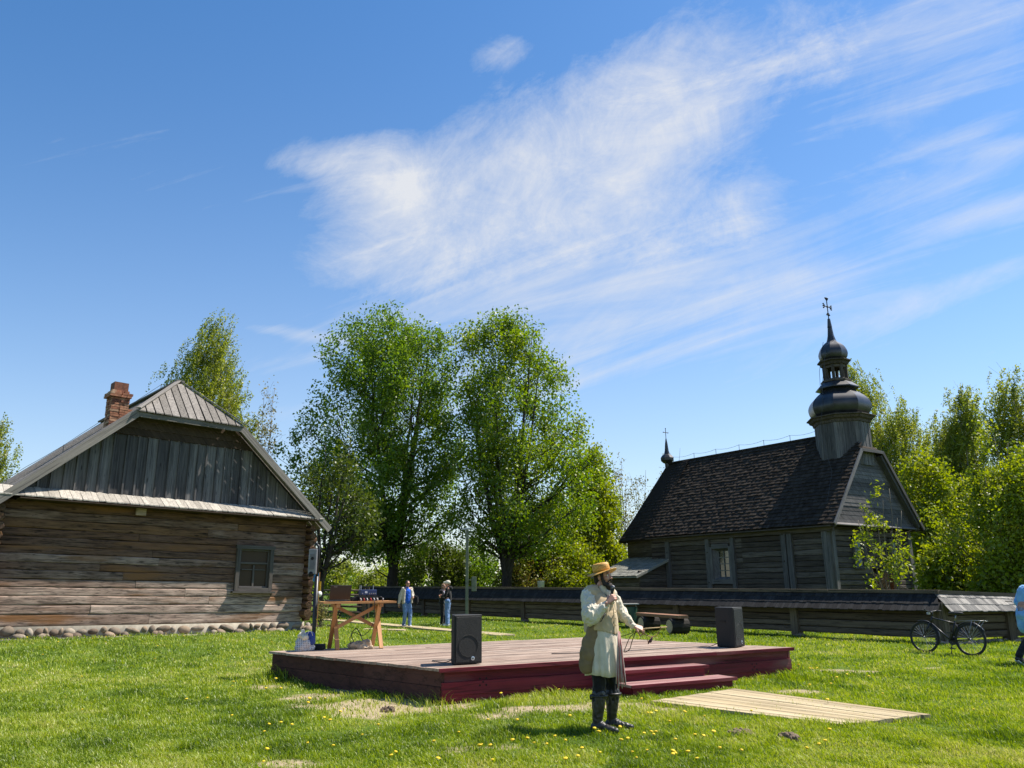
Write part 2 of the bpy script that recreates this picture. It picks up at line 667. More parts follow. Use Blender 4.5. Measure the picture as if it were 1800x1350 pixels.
MAT['fencelog'] = wood('fence_log', [(0.07, 0.05, 0.035), (0.105, 0.08, 0.056), (0.15, 0.118, 0.085)], along=0.8, across=16, contrast=0.7, knots=0.5, crack=0.7)
MAT['fenceshingle'] = wood('fence_shingle', [(0.09, 0.087, 0.085), (0.2, 0.19, 0.175), (0.36, 0.335, 0.3)], along=1.5, across=28, contrast=0.5)  # sunlit copy, paler for the short arm facing the sun
MAT['fenceshingleshade'] = wood('fence_shingle_shaded', [(0.014, 0.013, 0.013), (0.02, 0.019, 0.019), (0.035, 0.033, 0.032)], along=1.5, across=28, contrast=0.5)  # same shingle with the long side's shade put into its colour
MAT['deck'] = wood('worn_deck_board', [(0.25, 0.175, 0.135), (0.335, 0.25, 0.195), (0.4, 0.315, 0.255)], along=0.6, across=14, contrast=0.4, crack=0.5, knots=0.3, stain=(0.2, 0.15, 0.12))
MAT['redpaint'] = wood('maroon_painted_plank', [(0.12, 0.008, 0.016), (0.16, 0.012, 0.023), (0.2, 0.026, 0.037)], along=0.7, across=10, contrast=0.5, rough=0.6, spec=0.25, crack=0.6, bump=0.4, stain=(0.2, 0.075, 0.07))
MAT['pine'] = wood('fresh_pine_plank', [(0.33, 0.255, 0.145), (0.41, 0.325, 0.19), (0.46, 0.38, 0.235)], along=0.5, across=12, contrast=0.35, crack=0.4, knots=0.4, stain=(0.23, 0.18, 0.11))
MAT['tablewood'] = wood('varnished_pine', [(0.36, 0.15, 0.045), (0.46, 0.21, 0.07), (0.54, 0.27, 0.1)], along=0.6, across=14, contrast=0.3, rough=0.45, spec=0.5, crack=0.15)
MAT['bark'] = wood('maple_bark', [(0.028, 0.024, 0.02), (0.055, 0.047, 0.04)], along=2.5, across=9, contrast=0.7, bump=0.8)
MAT['birchbark'] = wood('birch_bark', [(0.3, 0.29, 0.27), (0.5, 0.48, 0.45)], along=5, across=3, contrast=0.7)
MAT['greybark'] = wood('grey_twig_bark', [(0.1, 0.085, 0.065), (0.16, 0.14, 0.11)], along=2.5, across=9, contrast=0.5)
MAT['doorwood'] = wood('brown_door_board', [(0.2, 0.1, 0.05), (0.28, 0.15, 0.08)], contrast=0.4)
MAT['brick'] = None
MAT['stone'] = wood('field_stone', [(0.13, 0.095, 0.07), (0.2, 0.165, 0.13), (0.24, 0.175, 0.12), (0.29, 0.255, 0.21)], along=6, across=6, contrast=0.5, crack=0.0, bump=0.5)
MAT['mortar'] = plain('pale_lime_mortar', (0.3, 0.265, 0.21), 0.95, var=0.2, scale=9, bump=0.5)
MAT['metaldark'] = plain('black_painted_steel', (0.02, 0.02, 0.022), 0.4, 0.3, 0.2)
MAT['metalgrey'] = plain('grey_painted_metal', (0.2, 0.2, 0.21), 0.5, 0.4, 0.2, 12)
MAT['onion'] = plain('dark_tin_sheet', (0.05, 0.05, 0.055), 0.36, 0.55, 0.35, 2.2, 0.15)
MAT['iron'] = plain('wrought_iron', (0.015, 0.014, 0.014), 0.6, 0.5)
MAT['wire'] = plain('dull_wire', (0.08, 0.08, 0.08), 0.6, 0.5)
MAT['glass'] = None


def glassmat(name, col, rough=0.08, spec=0.8):
    m, nt, N, L, bs = newmat(name)
    bs.inputs['Base Color'].default_value = (*col, 1)
    bs.inputs['Roughness'].default_value = rough
    bs.inputs['Specular IOR Level'].default_value = spec
    tc = N.new('ShaderNodeTexCoord')
    n = N.new('ShaderNodeTexNoise')
    n.inputs['Scale'].default_value = 2.2
    L.new(tc.outputs['Object'], n.inputs['Vector'])
    bp = N.new('ShaderNodeBump')
    bp.inputs['Strength'].default_value = 0.06
    L.new(n.outputs[0], bp.inputs['Height'])
    L.new(bp.outputs[0], bs.inputs['Normal'])
    return m


MAT['paneb'] = glassmat('brown_backed_pane', (0.06, 0.038, 0.024), 0.25, 0.12)
MAT['panesky'] = glassmat('sky_tinted_window_pane', (0.33, 0.38, 0.42), 0.06, 1.0)  # pale base colour paints the sky's reflection into the glass


def brickmat():
    m, nt, N, L, bs = newmat('old_red_brick')
    r = N.new('ShaderNodeAttribute')
    r.attribute_name = 'rnd'
    p = ramp(N, [(0, (0.16, 0.06, 0.035)), (0.35, (0.3, 0.12, 0.065)), (0.7, (0.38, 0.18, 0.1)), (1, (0.42, 0.27, 0.17))])
    L.new(r.outputs['Fac'], p.inputs[0])
    tc = N.new('ShaderNodeTexCoord')
    n = N.new('ShaderNodeTexNoise')
    n.inputs['Scale'].default_value = 14
    n.inputs['Detail'].default_value = 5
    L.new(tc.outputs['Object'], n.inputs['Vector'])
    q = ramp(N, [(0.3, 0.5), (0.65, 1.15)])
    L.new(n.outputs[0], q.inputs[0])
    mu = N.new('ShaderNodeMix')
    mu.data_type = 'RGBA'
    mu.blend_type = 'MULTIPLY'
    mu.inputs['Factor'].default_value = 1
    L.new(p.outputs[0], mu.inputs['A'])
    L.new(q.outputs[0], mu.inputs['B'])
    L.new(mu.outputs['Result'], bs.inputs['Base Color'])
    bs.inputs['Roughness'].default_value = 0.9
    bp = N.new('ShaderNodeBump')
    bp.inputs['Strength'].default_value = 0.5
    L.new(n.outputs[0], bp.inputs['Height'])
    L.new(bp.outputs[0], bs.inputs['Normal'])
    return m


MAT['brick'] = brickmat()
MAT['maple_dark'] = leafmat('maple_leaf_deep_green', [(0.056, 0.11, 0.012), (0.09, 0.165, 0.017), (0.125, 0.2, 0.022), (0.165, 0.23, 0.028)], 0.5)
MAT['deep'] = leafmat('dark_shaded_leaf', [(0.04, 0.062, 0.01), (0.065, 0.095, 0.012), (0.09, 0.12, 0.016)], 0.4)  # dark green; on the shrubs it carries the shade under the maples
MAT['maple'] = leafmat('maple_leaf_green', [(0.074, 0.135, 0.012), (0.115, 0.19, 0.017), (0.16, 0.225, 0.022), (0.2, 0.25, 0.03)], 0.5)
MAT['lime'] = leafmat('young_lime_green_leaf', [(0.13, 0.18, 0.015), (0.2, 0.25, 0.022), (0.27, 0.29, 0.03)], 0.5)
MAT['birch'] = leafmat('birch_leaf', [(0.14, 0.185, 0.022), (0.2, 0.24, 0.032), (0.27, 0.285, 0.05)], 0.52)
MAT['buds'] = leafmat('yellowish_bud_leaf', [(0.16, 0.14, 0.04), (0.2, 0.18, 0.06), (0.17, 0.19, 0.06)], 0.4)
MAT['rusty'] = leafmat('rusty_spring_leaf', [(0.14, 0.09, 0.03), (0.17, 0.16, 0.03), (0.15, 0.19, 0.025), (0.18, 0.21, 0.03)], 0.4)
MAT['grass'] = leafmat('grass_blade', [(0.06, 0.105, 0.008), (0.15, 0.225, 0.014), (0.255, 0.325, 0.022), (0.35, 0.38, 0.06), (0.46, 0.42, 0.18)], 0.4, 0.02)

# ------------------------------------------------------------------ terrain
HOUSE_O = Vector((-6.69, 25.0, 0.25))
HOUSE_A = rad(42.95)
_hg = Vector((math.cos(HOUSE_A), math.sin(HOUSE_A)))
_hn = Vector((_hg.y, -_hg.x))


def sstep(t):
    t = np.clip(t, 0, 1)
    return t * t * (3 - 2 * t)


def ground_h(x, y):
    dx, dy = np.asarray(x) - HOUSE_O.x, np.asarray(y) - HOUSE_O.y
    s = dx * _hg.x + dy * _hg.y
    d = dx * _hn.x + dy * _hn.y
    h = 0.25 + np.clip(-s / 7.9, -0.2, 1.4) * 0.12
    front = 1 - sstep(d / 7.0)
    lat = 1 - sstep((s - 0.5) / 5.0)
    back = 1 - sstep((-d - 12) / 10)
    bump = 0.018 * np.sin(np.asarray(x) * 1.7 + 0.6 * np.asarray(y)) * np.sin(np.asarray(y) * 1.3 - 0.4 * np.asarray(x))
    return h * front * lat * back + bump * 0.8


SAND = []          # bare patches: centre x, y, radii, weight
for px, py, rx, ry, w in [(545, 1225, .35, .25, 1), (600, 1242, .55, .3, 1), (650, 1255, .5, .25, .9), (700, 1235, .7, .35, .9), (745, 1243, .5, .28, 1.1),
                          (640, 1212, .5, .4, .7), (470, 1208, .3, .2, .8), (950, 1248, .5, .17, 1), (1030, 1247, .5, .17, 1.1), (870, 1258, .35, .17, .9), (1090, 1240, .4, .15, .9),
                          (1285, 1226, .3, .12, .8), (1400, 1218, .35, .15, .8), (505, 1343, .28, .15, .9), (800, 1328, .25, .12, .7), (850, 1318, .4, .12, .6),
                          (1490, 1180, .5, .25, .8), (1640, 1175, .2, .12, .8), (1555, 1190, .5, .12, .5), (600, 1150, .6, .3, .5), (1170, 1246, .5, .2, .6)]:
    g = gz(px, py)
    SAND.append((g.x, g.y, rx * 1.3, ry * 1.75, w))


def vnoise(x, y, seed=0):
    xi, yi = np.floor(x), np.floor(y)
    fx, fy = x - xi, y - yi
    fx, fy = fx * fx * (3 - 2 * fx), fy * fy * (3 - 2 * fy)

    def h(a, b):
        s = np.sin(a * 127.1 + b * 311.7 + seed * 74.7) * 43758.5453
        return s - np.floor(s)
    return (h(xi, yi) * (1 - fx) + h(xi + 1, yi) * fx) * (1 - fy) + (h(xi, yi + 1) * (1 - fx) + h(xi + 1, yi + 1) * fx) * fy


def fbm(x, y, seed=0, octv=4):
    t, a, s = 0.0, 0.5, 0.0
    for k in range(octv):
        t = t + a * vnoise(x * 2 ** k, y * 2 ** k, seed + k * 3.1)
        s += a
        a *= 0.55
    return t / s


def sand_mask(x, y):
    m = np.zeros_like(x)
    wob = 0.35 * np.sin(x * 7.1 + 2.3 * np.sin(y * 5.3)) + 0.3 * np.sin(y * 9.7 + 1.9 * np.sin(x * 6.1)) + 0.2 * np.sin(x * 19 + y * 17)
    for cx, cy, rx, ry, w in SAND:
        d = ((x - cx) / rx) ** 2 + ((y - cy) / ry) ** 2
        m = np.maximum(m, w * np.exp(-d * 0.9) * (1 + 0.35 * wob))
    n = fbm(x * 2.6, y * 2.6, 4.0, 4)
    return np.clip((m * (0.35 + 1.25 * n) - 0.27) * 3.4, 0, 1)


def build_ground():
    xs = np.concatenate([[-900, -500, -300, -180, -110, -70, -45, -30, -22, -17], np.arange(-14, 15.01, 0.14), [17, 20, 25, 32, 45, 70, 110, 180, 300, 500, 900]])
    ys = np.concatenate([[-300, -150, -80, -40, -20, -10, -4, 0, 3, 5], np.arange(6, 22, 0.14), np.arange(22, 50, 0.6), [52, 56, 62, 70, 85, 110, 150, 220, 350, 600, 1000, 1800]])
    X, Y = np.meshgrid(xs, ys)
    Z = ground_h(X, Y)
    S = sand_mask(X, Y)
    nx, ny = len(xs), len(ys)
    me = bpy.data.meshes.new('ground')
    V = np.stack([X.ravel(), Y.ravel(), Z.ravel()], 1)
    idx = np.arange(nx * ny).reshape(ny, nx)
    F = np.stack([idx[:-1, :-1].ravel(), idx[:-1, 1:].ravel(), idx[1:, 1:].ravel(), idx[1:, :-1].ravel()], 1)
    me.from_pydata(V.tolist(), [], F.tolist())
    a = me.attributes.new('sand', 'FLOAT', 'POINT')
    a.data.foreach_set('value', S.ravel().astype(np.float32))
    me.polygons.foreach_set('use_smooth', [True] * len(F))
    m, nt, N, L, bs = newmat('lawn_soil')
    tc = N.new('ShaderNodeTexCoord')
    n1 = N.new('ShaderNodeTexNoise')
    n1.inputs['Scale'].default_value = 0.8
    n1.inputs['Detail'].default_value = 8
    n1.inputs['Roughness'].default_value = 0.7
    L.new(tc.outputs['Object'], n1.inputs['Vector'])
    n2 = N.new('ShaderNodeTexNoise')
    n2.inputs['Scale'].default_value = 22
    n2.inputs['Detail'].default_value = 6
    n2.inputs['Roughness'].default_value = 0.75
    L.new(tc.outputs['Object'], n2.inputs['Vector'])
    g1 = ramp(N, [(0.3, (0.05, 0.09, 0.012)), (0.5, (0.085, 0.14, 0.018)), (0.7, (0.13, 0.18, 0.03))])
    L.new(n1.outputs[0], g1.inputs[0])
    g2 = ramp(N, [(0.3, 0.45), (0.7, 1.3)])
    L.new(n2.outputs[0], g2.inputs[0])
    mu = N.new('ShaderNodeMix')
    mu.data_type = 'RGBA'
    mu.blend_type = 'MULTIPLY'
    mu.inputs['Factor'].default_value = 1
    L.new(g1.outputs[0], mu.inputs['A'])
    L.new(g2.outputs[0], mu.inputs['B'])
    sa = N.new('ShaderNodeAttribute')
    sa.attribute_name = 'sand'
    s1 = ramp(N, [(0.3, (0.24, 0.18, 0.11)), (0.55, (0.4, 0.32, 0.21)), (0.75, (0.5, 0.42, 0.29))])
    L.new(n2.outputs[0], s1.inputs[0])
    mx = N.new('ShaderNodeMix')
    mx.data_type = 'RGBA'
    L.new(sa.outputs['Fac'], mx.inputs['Factor'])
    L.new(mu.outputs['Result'], mx.inputs['A'])
    L.new(s1.outputs[0], mx.inputs['B'])
    L.new(mx.outputs['Result'], bs.inputs['Base Color'])
    bs.inputs['Roughness'].default_value = 0.95
    bs.inputs['Specular IOR Level'].default_value = 0.1
    bp = N.new('ShaderNodeBump')
    bp.inputs['Strength'].default_value = 0.8
    bp.inputs['Distance'].default_value = 0.03
    L.new(n2.outputs[0], bp.inputs['Height'])
    L.new(bp.outputs[0], bs.inputs['Normal'])
    me.materials.append(m)
    me.update()
    o = bpy.data.objects.new('ground', me)
    COL.objects.link(o)
    tag(o, 'grassy ground sheet with bare sandy patches', 'ground', kind='structure')


build_ground()
#@@PART2

# ================================================================== log house
def build_house():
    root = thing('log_house', 'weathered brown log house with half-hipped plank roof and one gable window', 'house', HOUSE_O, HOUSE_A)
    SH = Matrix.Identity(4)
    SH[2][0] = -0.02                       # the old house sags a little to the right
    XL, XR, XC, ZR, SL = -8.4, 0.05, -4.03, 7.35, 0.9

    def zr(x):
        return ZR - SL * abs(x - XC)
    # --- gable wall: hewn logs, butted end to end here and there, cut round the window
    wx0, wx1, wz0, wz1 = -2.2, -1.03, 1.17, 2.5
    mb = MB(SH)
    zs = [0.27]
    hs = [0.29, 0.24, 0.23, 0.22, 0.21, 0.23, 0.2, 0.22, 0.2, 0.24, 0.21, 0.25, 0.23, 0.25]
    k = (3.36 - 0.27) / sum(hs)
    for h in hs:
        zs.append(zs[-1] + h * k)
    joints = [[-4.5], [-6.0], [-2.9], [-3.6], [-4.95], [-5.3], [-5.9], [-4.4], [-4.6], [], [-5.0], [-3.1], [-2.2], []]
    tone = [0.12, 0.2, 0.08, 0.3, 0.25, 0.45, 0.5, 0.55, 0.5, 0.6, 0.6, 0.8, 0.85, 0.95]  # rising tone: sunlit bottom logs paler, eave shade put into the upper ones
    for i in range(14):
        z0, z1 = zs[i] + 0.002, zs[i + 1] - 0.002
        cuts = [XL] + joints[i] + [XR]
        if z1 > wz0 and z0 < wz1:
            cuts = sorted([c for c in cuts if not (wx0 < c < wx1)] + [wx0, wx1])
        for a, b in zip(cuts[:-1], cuts[1:]):
            if abs(a - wx0) < 1e-6 and abs(b - wx1) < 1e-6:
                if z0 < wz0 - 0.05:
                    mb.log(a, b, 0, z0, wz0, 0.015, 0.16, 4, 0.0, tone[i] * 0.8)
                elif z1 > wz1 + 0.05:
                    mb.log(a, b, 0, wz1, z1, 0.015, 0.16, 4, 0.0, tone[i] * 0.8)
                continue
            n = max(4, int((b - a) / 0.25))
            mb.log(a + 0.004, b - 0.004, random.uniform(-0.008, 0.008), z0, z1, random.uniform(0.012, 0.022), 0.16, n, 0.02,
                   min(1, max(0, tone[i] * 0.85 + random.uniform(-0.25, 0.28))))
    mb.box((-5.05, -0.09, 3.26), (0.26, 0.1, 0.2), rnd=0.1)     # projecting beam stub under the skirt
    mb.box(((XL + XR) / 2, 0.24, 1.85), (XR - XL - 0.1, 0.06, 3.2), rnd=1.0)      # dark backing added behind the logs, blocks light slits
    wall = mb.obj('wall', MAT['log'], root)
    # --- crossing log ends at both corners
    for xc, sgn in ((0.13, 1), (XL + 0.02, -1)):
        mb = MB(SH)
        for i in range(14):
            z = (zs[i] + zs[i + 1]) / 2 + 0.1
            if z > 3.3:
                continue
            r = (zs[i + 1] - zs[i]) / 2 * 1.0
            ext = random.uniform(0.26, 0.42)
            xx = xc + random.uniform(-0.03, 0.03)
            mb.tube([(xx, -ext, z), (xx + 0.01, -ext + 0.04, z), (xx, 0.0, z), (xx, 0.4, z)], [r * 0.9, r * 1.02, r * 1.05, r], random.choice((6, 7, 8)), random.uniform(0.55, 1.0))
            # gable log stub poking past the corner
            ex2 = random.uniform(0.2, 0.34)
            zz = (zs[i] + zs[i + 1]) / 2
            mb.tube([(xc + sgn * 0.05, 0.09, zz), (xc + sgn * ex2, 0.09, zz)], [r, r * 0.95], 9, random.uniform(0, 0.8))
        mb.obj('corner_log_ends', MAT['log'], root)
    # --- long side walls
    for nm, x, rot in (('side_wall', 0.12, rad(90)), ('side_wall', XL - 0.04, rad(-90))):
        T = SH @ Matrix.Translation((x, 0, 0)) @ Matrix.Rotation(rot, 4, 'Z')
        mb = MB(T)
        for i in range(14):
            a, b = (0.45, 8.6) if rot > 0 else (-8.6, -0.45)
            mb.log(a, b, 0, zs[i] + 0.01, zs[i + 1] - 0.005, 0.05, 0.14, 16, 0.015)
        mb.obj(nm, MAT['log'], root)
    T = SH @ Matrix.Translation((0, 8.6, 0)) @ Matrix.Rotation(math.pi, 4, 'Z')
    mb = MB(T)
    for i in range(14):
        mb.log(-XR, -XL, 0, zs[i] + 0.01, zs[i + 1] - 0.005, 0.05, 0.14, 16, 0.015)
    mb.slab([(-XR, 0, 3.36), (-XL, 0, 3.36), (-XC, 0, 7.1)], (0, 0.1, 0))
    mb.obj('back_wall', MAT['log'], root)
    # --- foundation: field stones set in lime mortar
    mb = MB(SH)
    mb.box((-4.0, 0.1, 0.03), (8.3, 0.3, 0.46), rnd=0.5, mat=1)
    mb.box((-4.0, -0.2, -0.22), (8.6, 0.42, 0.4), rnd=0.5, mat=1)
    x = XL - 0.1
    while x < XR + 0.2:
        w = random.choice((0.1, 0.16, 0.22, 0.3, 0.42)) * random.uniform(0.85, 1.15)
        h = random.uniform(0.1, 0.21)
        R = Matrix.Rotation(random.uniform(-0.35, 0.35), 3, 'Y') @ Matrix.Rotation(random.uniform(-0.3, 0.3), 3, 'X')
        mb.sphere((x + w / 2, -0.01 + random.uniform(-0.03, 0.02), 0.13 + random.uniform(-0.03, 0.03)), (w * 0.5, 0.13, h * 0.62), 9, 6, R)
        if random.random() < 0.6:
            w2 = random.uniform(0.1, 0.3)
            mb.sphere((x + random.uniform(0, 0.2), -0.09 + random.uniform(-0.05, 0.03), 0.0), (w2 * 0.6, 0.13, 0.1), 9, 6, R)
        x += w * random.uniform(0.9, 1.15)
    for xs in (XL + 0.02, 0.14):
        for j in range(3):
            mb.sphere((xs + random.uniform(-.1, .1), -0.25 + 0.12 * j, 0.02), (0.16, 0.15, 0.13), 9, 6)
    mb.obj('foundation', [MAT['stone'], MAT['mortar']], root, smooth=True)
    # --- window
    wd = (wood('window_casing_wood', [(0.06, 0.05, 0.042), (0.09, 0.078, 0.068), (0.12, 0.106, 0.095)], contrast=0.5, knots=0.3))
    mb = MB(SH)
    fw = 0.11
    mb.box(((wx0 + fw / 2), -0.055, (wz0 + wz1) / 2), (fw, 0.09, wz1 - wz0), rnd=0.4)
    mb.box(((wx1 - fw / 2), -0.055, (wz0 + wz1) / 2), (fw, 0.09, wz1 - wz0), rnd=0.5)
    mb.box(((wx0 + wx1) / 2, -0.06, wz1 - fw / 2 + 0.002), (wx1 - wx0 + 0.06, 0.1, fw), rnd=0.5)
    mb.box(((wx0 + wx1) / 2, -0.058, wz0 + fw / 2 - 0.02), (wx1 - wx0 - 2 * fw - 0.004, 0.085, fw), rnd=0.6)
    win = mb.obj('window', wd, root)
    mb = MB(SH)
    mb.box(((wx0 + wx1) / 2, -0.085, wz0 - 0.035), (wx1 - wx0 + 0.16, 0.17, 0.055), rnd=0.5)
    mb.obj('sill', wd, win)
    ix0, ix1, iz0, iz1 = wx0 + fw, wx1 - fw, wz0 + fw - 0.02, wz1 - fw
    mb = MB(SH)
    for x in (ix0 + 0.025, ix1 - 0.025):
        mb.box((x, 0.005, (iz0 + iz1) / 2), (0.05, 0.05, iz1 - iz0), rnd=0.7)
    for z in (iz0 + 0.025, iz1 - 0.025, iz0 + 0.72):
        mb.box(((ix0 + ix1) / 2, 0.0, z), (ix1 - ix0 - 0.1, 0.05, 0.05), rnd=0.8)
    mb.box(((ix0 + ix1) / 2, 0.002, iz0 + 0.36), (0.05, 0.05, 0.62), rnd=0.8)
    mb.box(((ix0 + ix1) / 2 - 0.2, 0.004, iz0 + 0.53), (0.34, 0.03, 0.028), rnd=0.8)
    mb.box(((ix0 + ix1) / 2 + 0.2, 0.004, iz0 + 0.53), (0.34, 0.03, 0.028), rnd=0.8)
    mb.obj('sash', wd, win)
    mb = MB(SH)
    mb.box(((ix0 + ix1) / 2, 0.035, (iz0 + iz1) / 2), (ix1 - ix0, 0.01, iz1 - iz0))
    mb.obj('pane', MAT['paneb'], win)
    mb = MB(SH)
    mb.box(((ix0 + ix1) / 2, 0.1, (iz0 + iz1) / 2), (ix1 - ix0 + 0.1, 0.05, iz1 - iz0 + 0.1), rnd=0.3)
    mb.obj('inner_board', MAT['darkbeam'], win)
    # --- gable: vertical boards with cover strips, three horizontal boards above
    mb = MB(SH)
    x = XL + 0.15
    while x < XR - 0.1:
        w = random.uniform(0.24, 0.34)
        xa, xb = x, min(x + w, XR)
        ta, tb = min(5.36, zr(xa) - 0.14), min(5.36, zr(xb) - 0.14)
        if min(ta, tb) > 3.62:
            y = 0.0 if int(x * 10) % 2 else -0.012
            r = random.random()
            mb.hexa([(xa, y, 3.5), (xb - 0.012, y, 3.5), (xb - 0.012, y + 0.03, 3.5), (xa, y + 0.03, 3.5), (xa, y, ta), (xb - 0.012, y, tb), (xb - 0.012, y + 0.03, tb), (xa, y + 0.03, ta)], r)
            t = min(5.36, zr(xb) - 0.16)
            if t > 3.66:
                mb.box((xb - 0.006, y - 0.028, (3.52 + t) / 2), (random.uniform(0.035, 0.06), 0.03, t - 3.52), rnd=random.random())
        x += w
    mb.obj('gable_boards', MAT['gable'], root)
    mb = MB(SH)
    z = 5.37
    for j, h in enumerate((0.2, 0.2, 0.26)):
        y = -0.06 - 0.035 * j
        xa = XC - (ZR - z) / SL + 0.12
        xb = XC + (ZR - z) / SL - 0.12
        xa1 = XC - (ZR - z - h) / SL + 0.12
        xb1 = XC + (ZR - z - h) / SL - 0.12
        mb.hexa([(xa, y, z), (xb, y, z), (xb, y + 0.04, z), (xa, y + 0.04, z), (xa1, y, z + h - 0.006), (xb1, y, z + h - 0.006), (xb1, y + 0.04, z + h - 0.006), (xa1, y + 0.04, z + h - 0.006)], 0.3 + 0.25 * j)
        z += h
    mb.obj('gable_beam', MAT['darkbeam'], root)
    # --- skirt roof over the logs
    mb = MB(SH)
    x = XL - 0.12
    while x < XR + 0.26:
        w = random.uniform(0.11, 0.17)
        j = random.uniform(-0.025, 0.025)
        d = random.uniform(0.0, 0.012)
        mb.hexa([(x, -0.5 + j, 3.395 + d), (x + w - 0.008, -0.5 + j, 3.395 + d + random.uniform(-.01, .01)), (x + w - 0.008, -0.02, 3.66 + d), (x, -0.02, 3.66 + d),
                 (x, -0.5 + j, 3.425 + d), (x + w - 0.008, -0.5 + j, 3.425 + d), (x + w - 0.008, -0.02, 3.69 + d), (x, -0.02, 3.69 + d)])
        x += w
    mb.obj('skirt_roof', MAT['skirt'], root)
    mb = MB(SH)
    mb.box((-3.9, -0.27, 3.36), (8.3, 0.5, 0.03), rnd=0.5)
    mb.obj('soffit', MAT['darkbeam'], root)
    # --- main roof
    Y0, Y1 = -0.45, 9.0
    HX = 1.48                                   # half width of the half-hip at its foot
    ZH = zr(XC + HX)
    YH = 0.95                                   # hip apex sits this far behind the front
    def ridge_front(x):                         # front end of the slope at x (hip cut)
        t = max(0.0, 1 - abs(x - XC) / HX)
        return Y0 + t * (YH - Y0)
    mb = MB(SH)
    y = Y0
    for sgn in (-1, 1):
        y = Y0
        xe = XC + sgn * 4.62
        while y < Y1:
            w = random.uniform(0.14, 0.2)
            lift = random.choice((0.0, 0.018)) + random.uniform(0, 0.008)
            # a plank runs from eave to ridge, cut short where the half-hip begins
            if y < YH:
                t = (y - Y0) / (YH - Y0)
                xt = XC + sgn * HX * (1 - t)
            else:
                xt = XC
            xa = xe + sgn * random.uniform(-0.05, 0.06)
            za, zb = zr(xa) + lift, zr(xt) + lift
            mb.hexa([(xa, y, za - 0.03), (xt, y, zb - 0.03), (xt, y + w - 0.012, zb - 0.03), (xa, y + w - 0.012, za - 0.03),
                     (xa, y, za + 0.005), (xt, y, zb + 0.005), (xt, y + w - 0.012, zb + 0.005), (xa, y + w - 0.012, za + 0.005)])
            y += w
    roof = mb.obj('roof', MAT['roofplank'], root)
    mb = MB(SH)                                   # hip planks with dark gaps
    x = XC - HX - 0.05
    while x < XC + HX + 0.03:
        w = 0.235
        xa, xb = x, min(x + w - 0.035, XC + HX + 0.05)
        def top(xx):
            t = max(0.0, 1 - abs(xx - XC) / HX)
            return (Y0 - 0.06 + t * (YH - Y0), ZH + t * (ZR - ZH))
        (ya, za), (yb, zb) = top(xa), top(xb)
        yl = Y0 - 0.12 + random.uniform(-0.02, 0.03)
        zl = ZH - 0.05
        if max(za, zb) > ZH + 0.04:
            mb.hexa([(xa, yl, zl), (xb, yl, zl), (xb, yb, zb), (xa, ya, za), (xa, yl, zl + 0.03), (xb, yl, zl + 0.03), (xb, yb, zb + 0.03), (xa, ya, za + 0.03)])
        x += w
    mb.poly([(XC - HX - 0.05, Y0 - 0.09, ZH - 0.055), (XC + HX + 0.05, Y0 - 0.09, ZH - 0.055), (XC, YH - 0.03, ZR - 0.02)], 0.0, 1)
    mb.obj('hip_planks', [MAT['roofplank'], MAT['darkbeam']], roof)
    mb = MB(SH)
    for sgn in (-1, 1):
        p0 = (XC + sgn * 4.66, Y0 - 0.03, zr(XC + sgn * 4.66) - 0.07)
        p1 = (XC + sgn * (HX + 0.0), Y0 - 0.03, ZH - 0.07)
        mb.beam(p0, p1, 0.05, 0.2, (0, 0, 1), 0.6)
        # hip edge caps
        mb.beam((XC + sgn * (HX + 0.06), Y0 - 0.13, ZH + 0.03), (XC + sgn * 0.02, YH - 0.03, ZR + 0.07), 0.13, 0.035, (0, 0, 1), 0.95)
    mb.beam((XC - HX, Y0 - 0.035, ZH - 0.12), (XC + HX, Y0 - 0.035, ZH - 0.12), 0.05, 0.16, (0, 0, 1), 0.2)
    mb.beam((XC, YH - 0.1, ZR + 0.05), (XC, Y1, ZR + 0.05), 0.24, 0.05, (0, 0, 1), 0.4)
    mb.obj('verge_board', MAT['roofplank'], roof)
    # --- chimney of crumbling bricks on the left slope
    mb = MB(SH)
    cx, cy = -5.45, 1.9
    zb = zr(cx) - 0.35
    def brickring(cx, cy, z, nx, ny, bl=0.25, bh=0.075, bw=0.12, jit=0.012, miss=0.0):
        W, D = nx * bl / 2 + 0.0, ny * bl / 2
        for side in range(4):
            ln = W if side % 2 == 0 else D
            cnt = max(1, int(round(ln / bl)))
            for q in range(cnt):
                if random.random() < miss:
                    continue
                u = -ln / 2 + (q + 0.5) * ln / cnt
                o = (D if side % 2 == 0 else W) / 2 - bw / 2
                px, py = (u, -o) if side == 0 else (o, u) if side == 1 else (u, o) if side == 2 else (-o, u)
                sx, sy = (ln / cnt - 0.012, bw) if side % 2 == 0 else (bw, ln / cnt - 0.012)
                mb.box((cx + px + random.uniform(-jit, jit), cy + py + random.uniform(-jit, jit), z + bh / 2), (sx, sy, bh - 0.012), Matrix.Rotation(random.uniform(-0.04, 0.04), 3, 'Z'))
    z = zb
    i = 0
    while z < 6.93:
        big = 0.12 if 6.7 < z < 6.86 else 0.0
        brickring(cx + random.uniform(-.008, .008), cy, z, 4 + big * 8, 4 + big * 8, miss=0.0 if z < 6.9 else 0.12, jit=0.02 if z > 6.6 else 0.01)
        z += 0.075
        i += 1
    z = zb
    while z < 6.42:
        brickring(cx + 0.4, cy + 0.02, z, 2.4, 3.4, jit=0.016, miss=0.0 if z < 6.3 else 0.3)
        z += 0.075
    mb.box((cx, cy, zb + 0.9), (0.4, 0.4, 1.25), rnd=0.05)
    mb.obj('chimney', MAT['brick'], roof)
    # --- lightning wire on little posts along the ridge and down the left slope
    mb = MB(SH)
    pts = []
    for i in range(13):
        t = i / 12
        xx = XC + 0.05 - t * 5.2 if i else XC
        yy = 2.6
        pts.append((xx, yy, zr(xx) + 0.28 - 0.05 * math.sin(t * 9) ** 2))
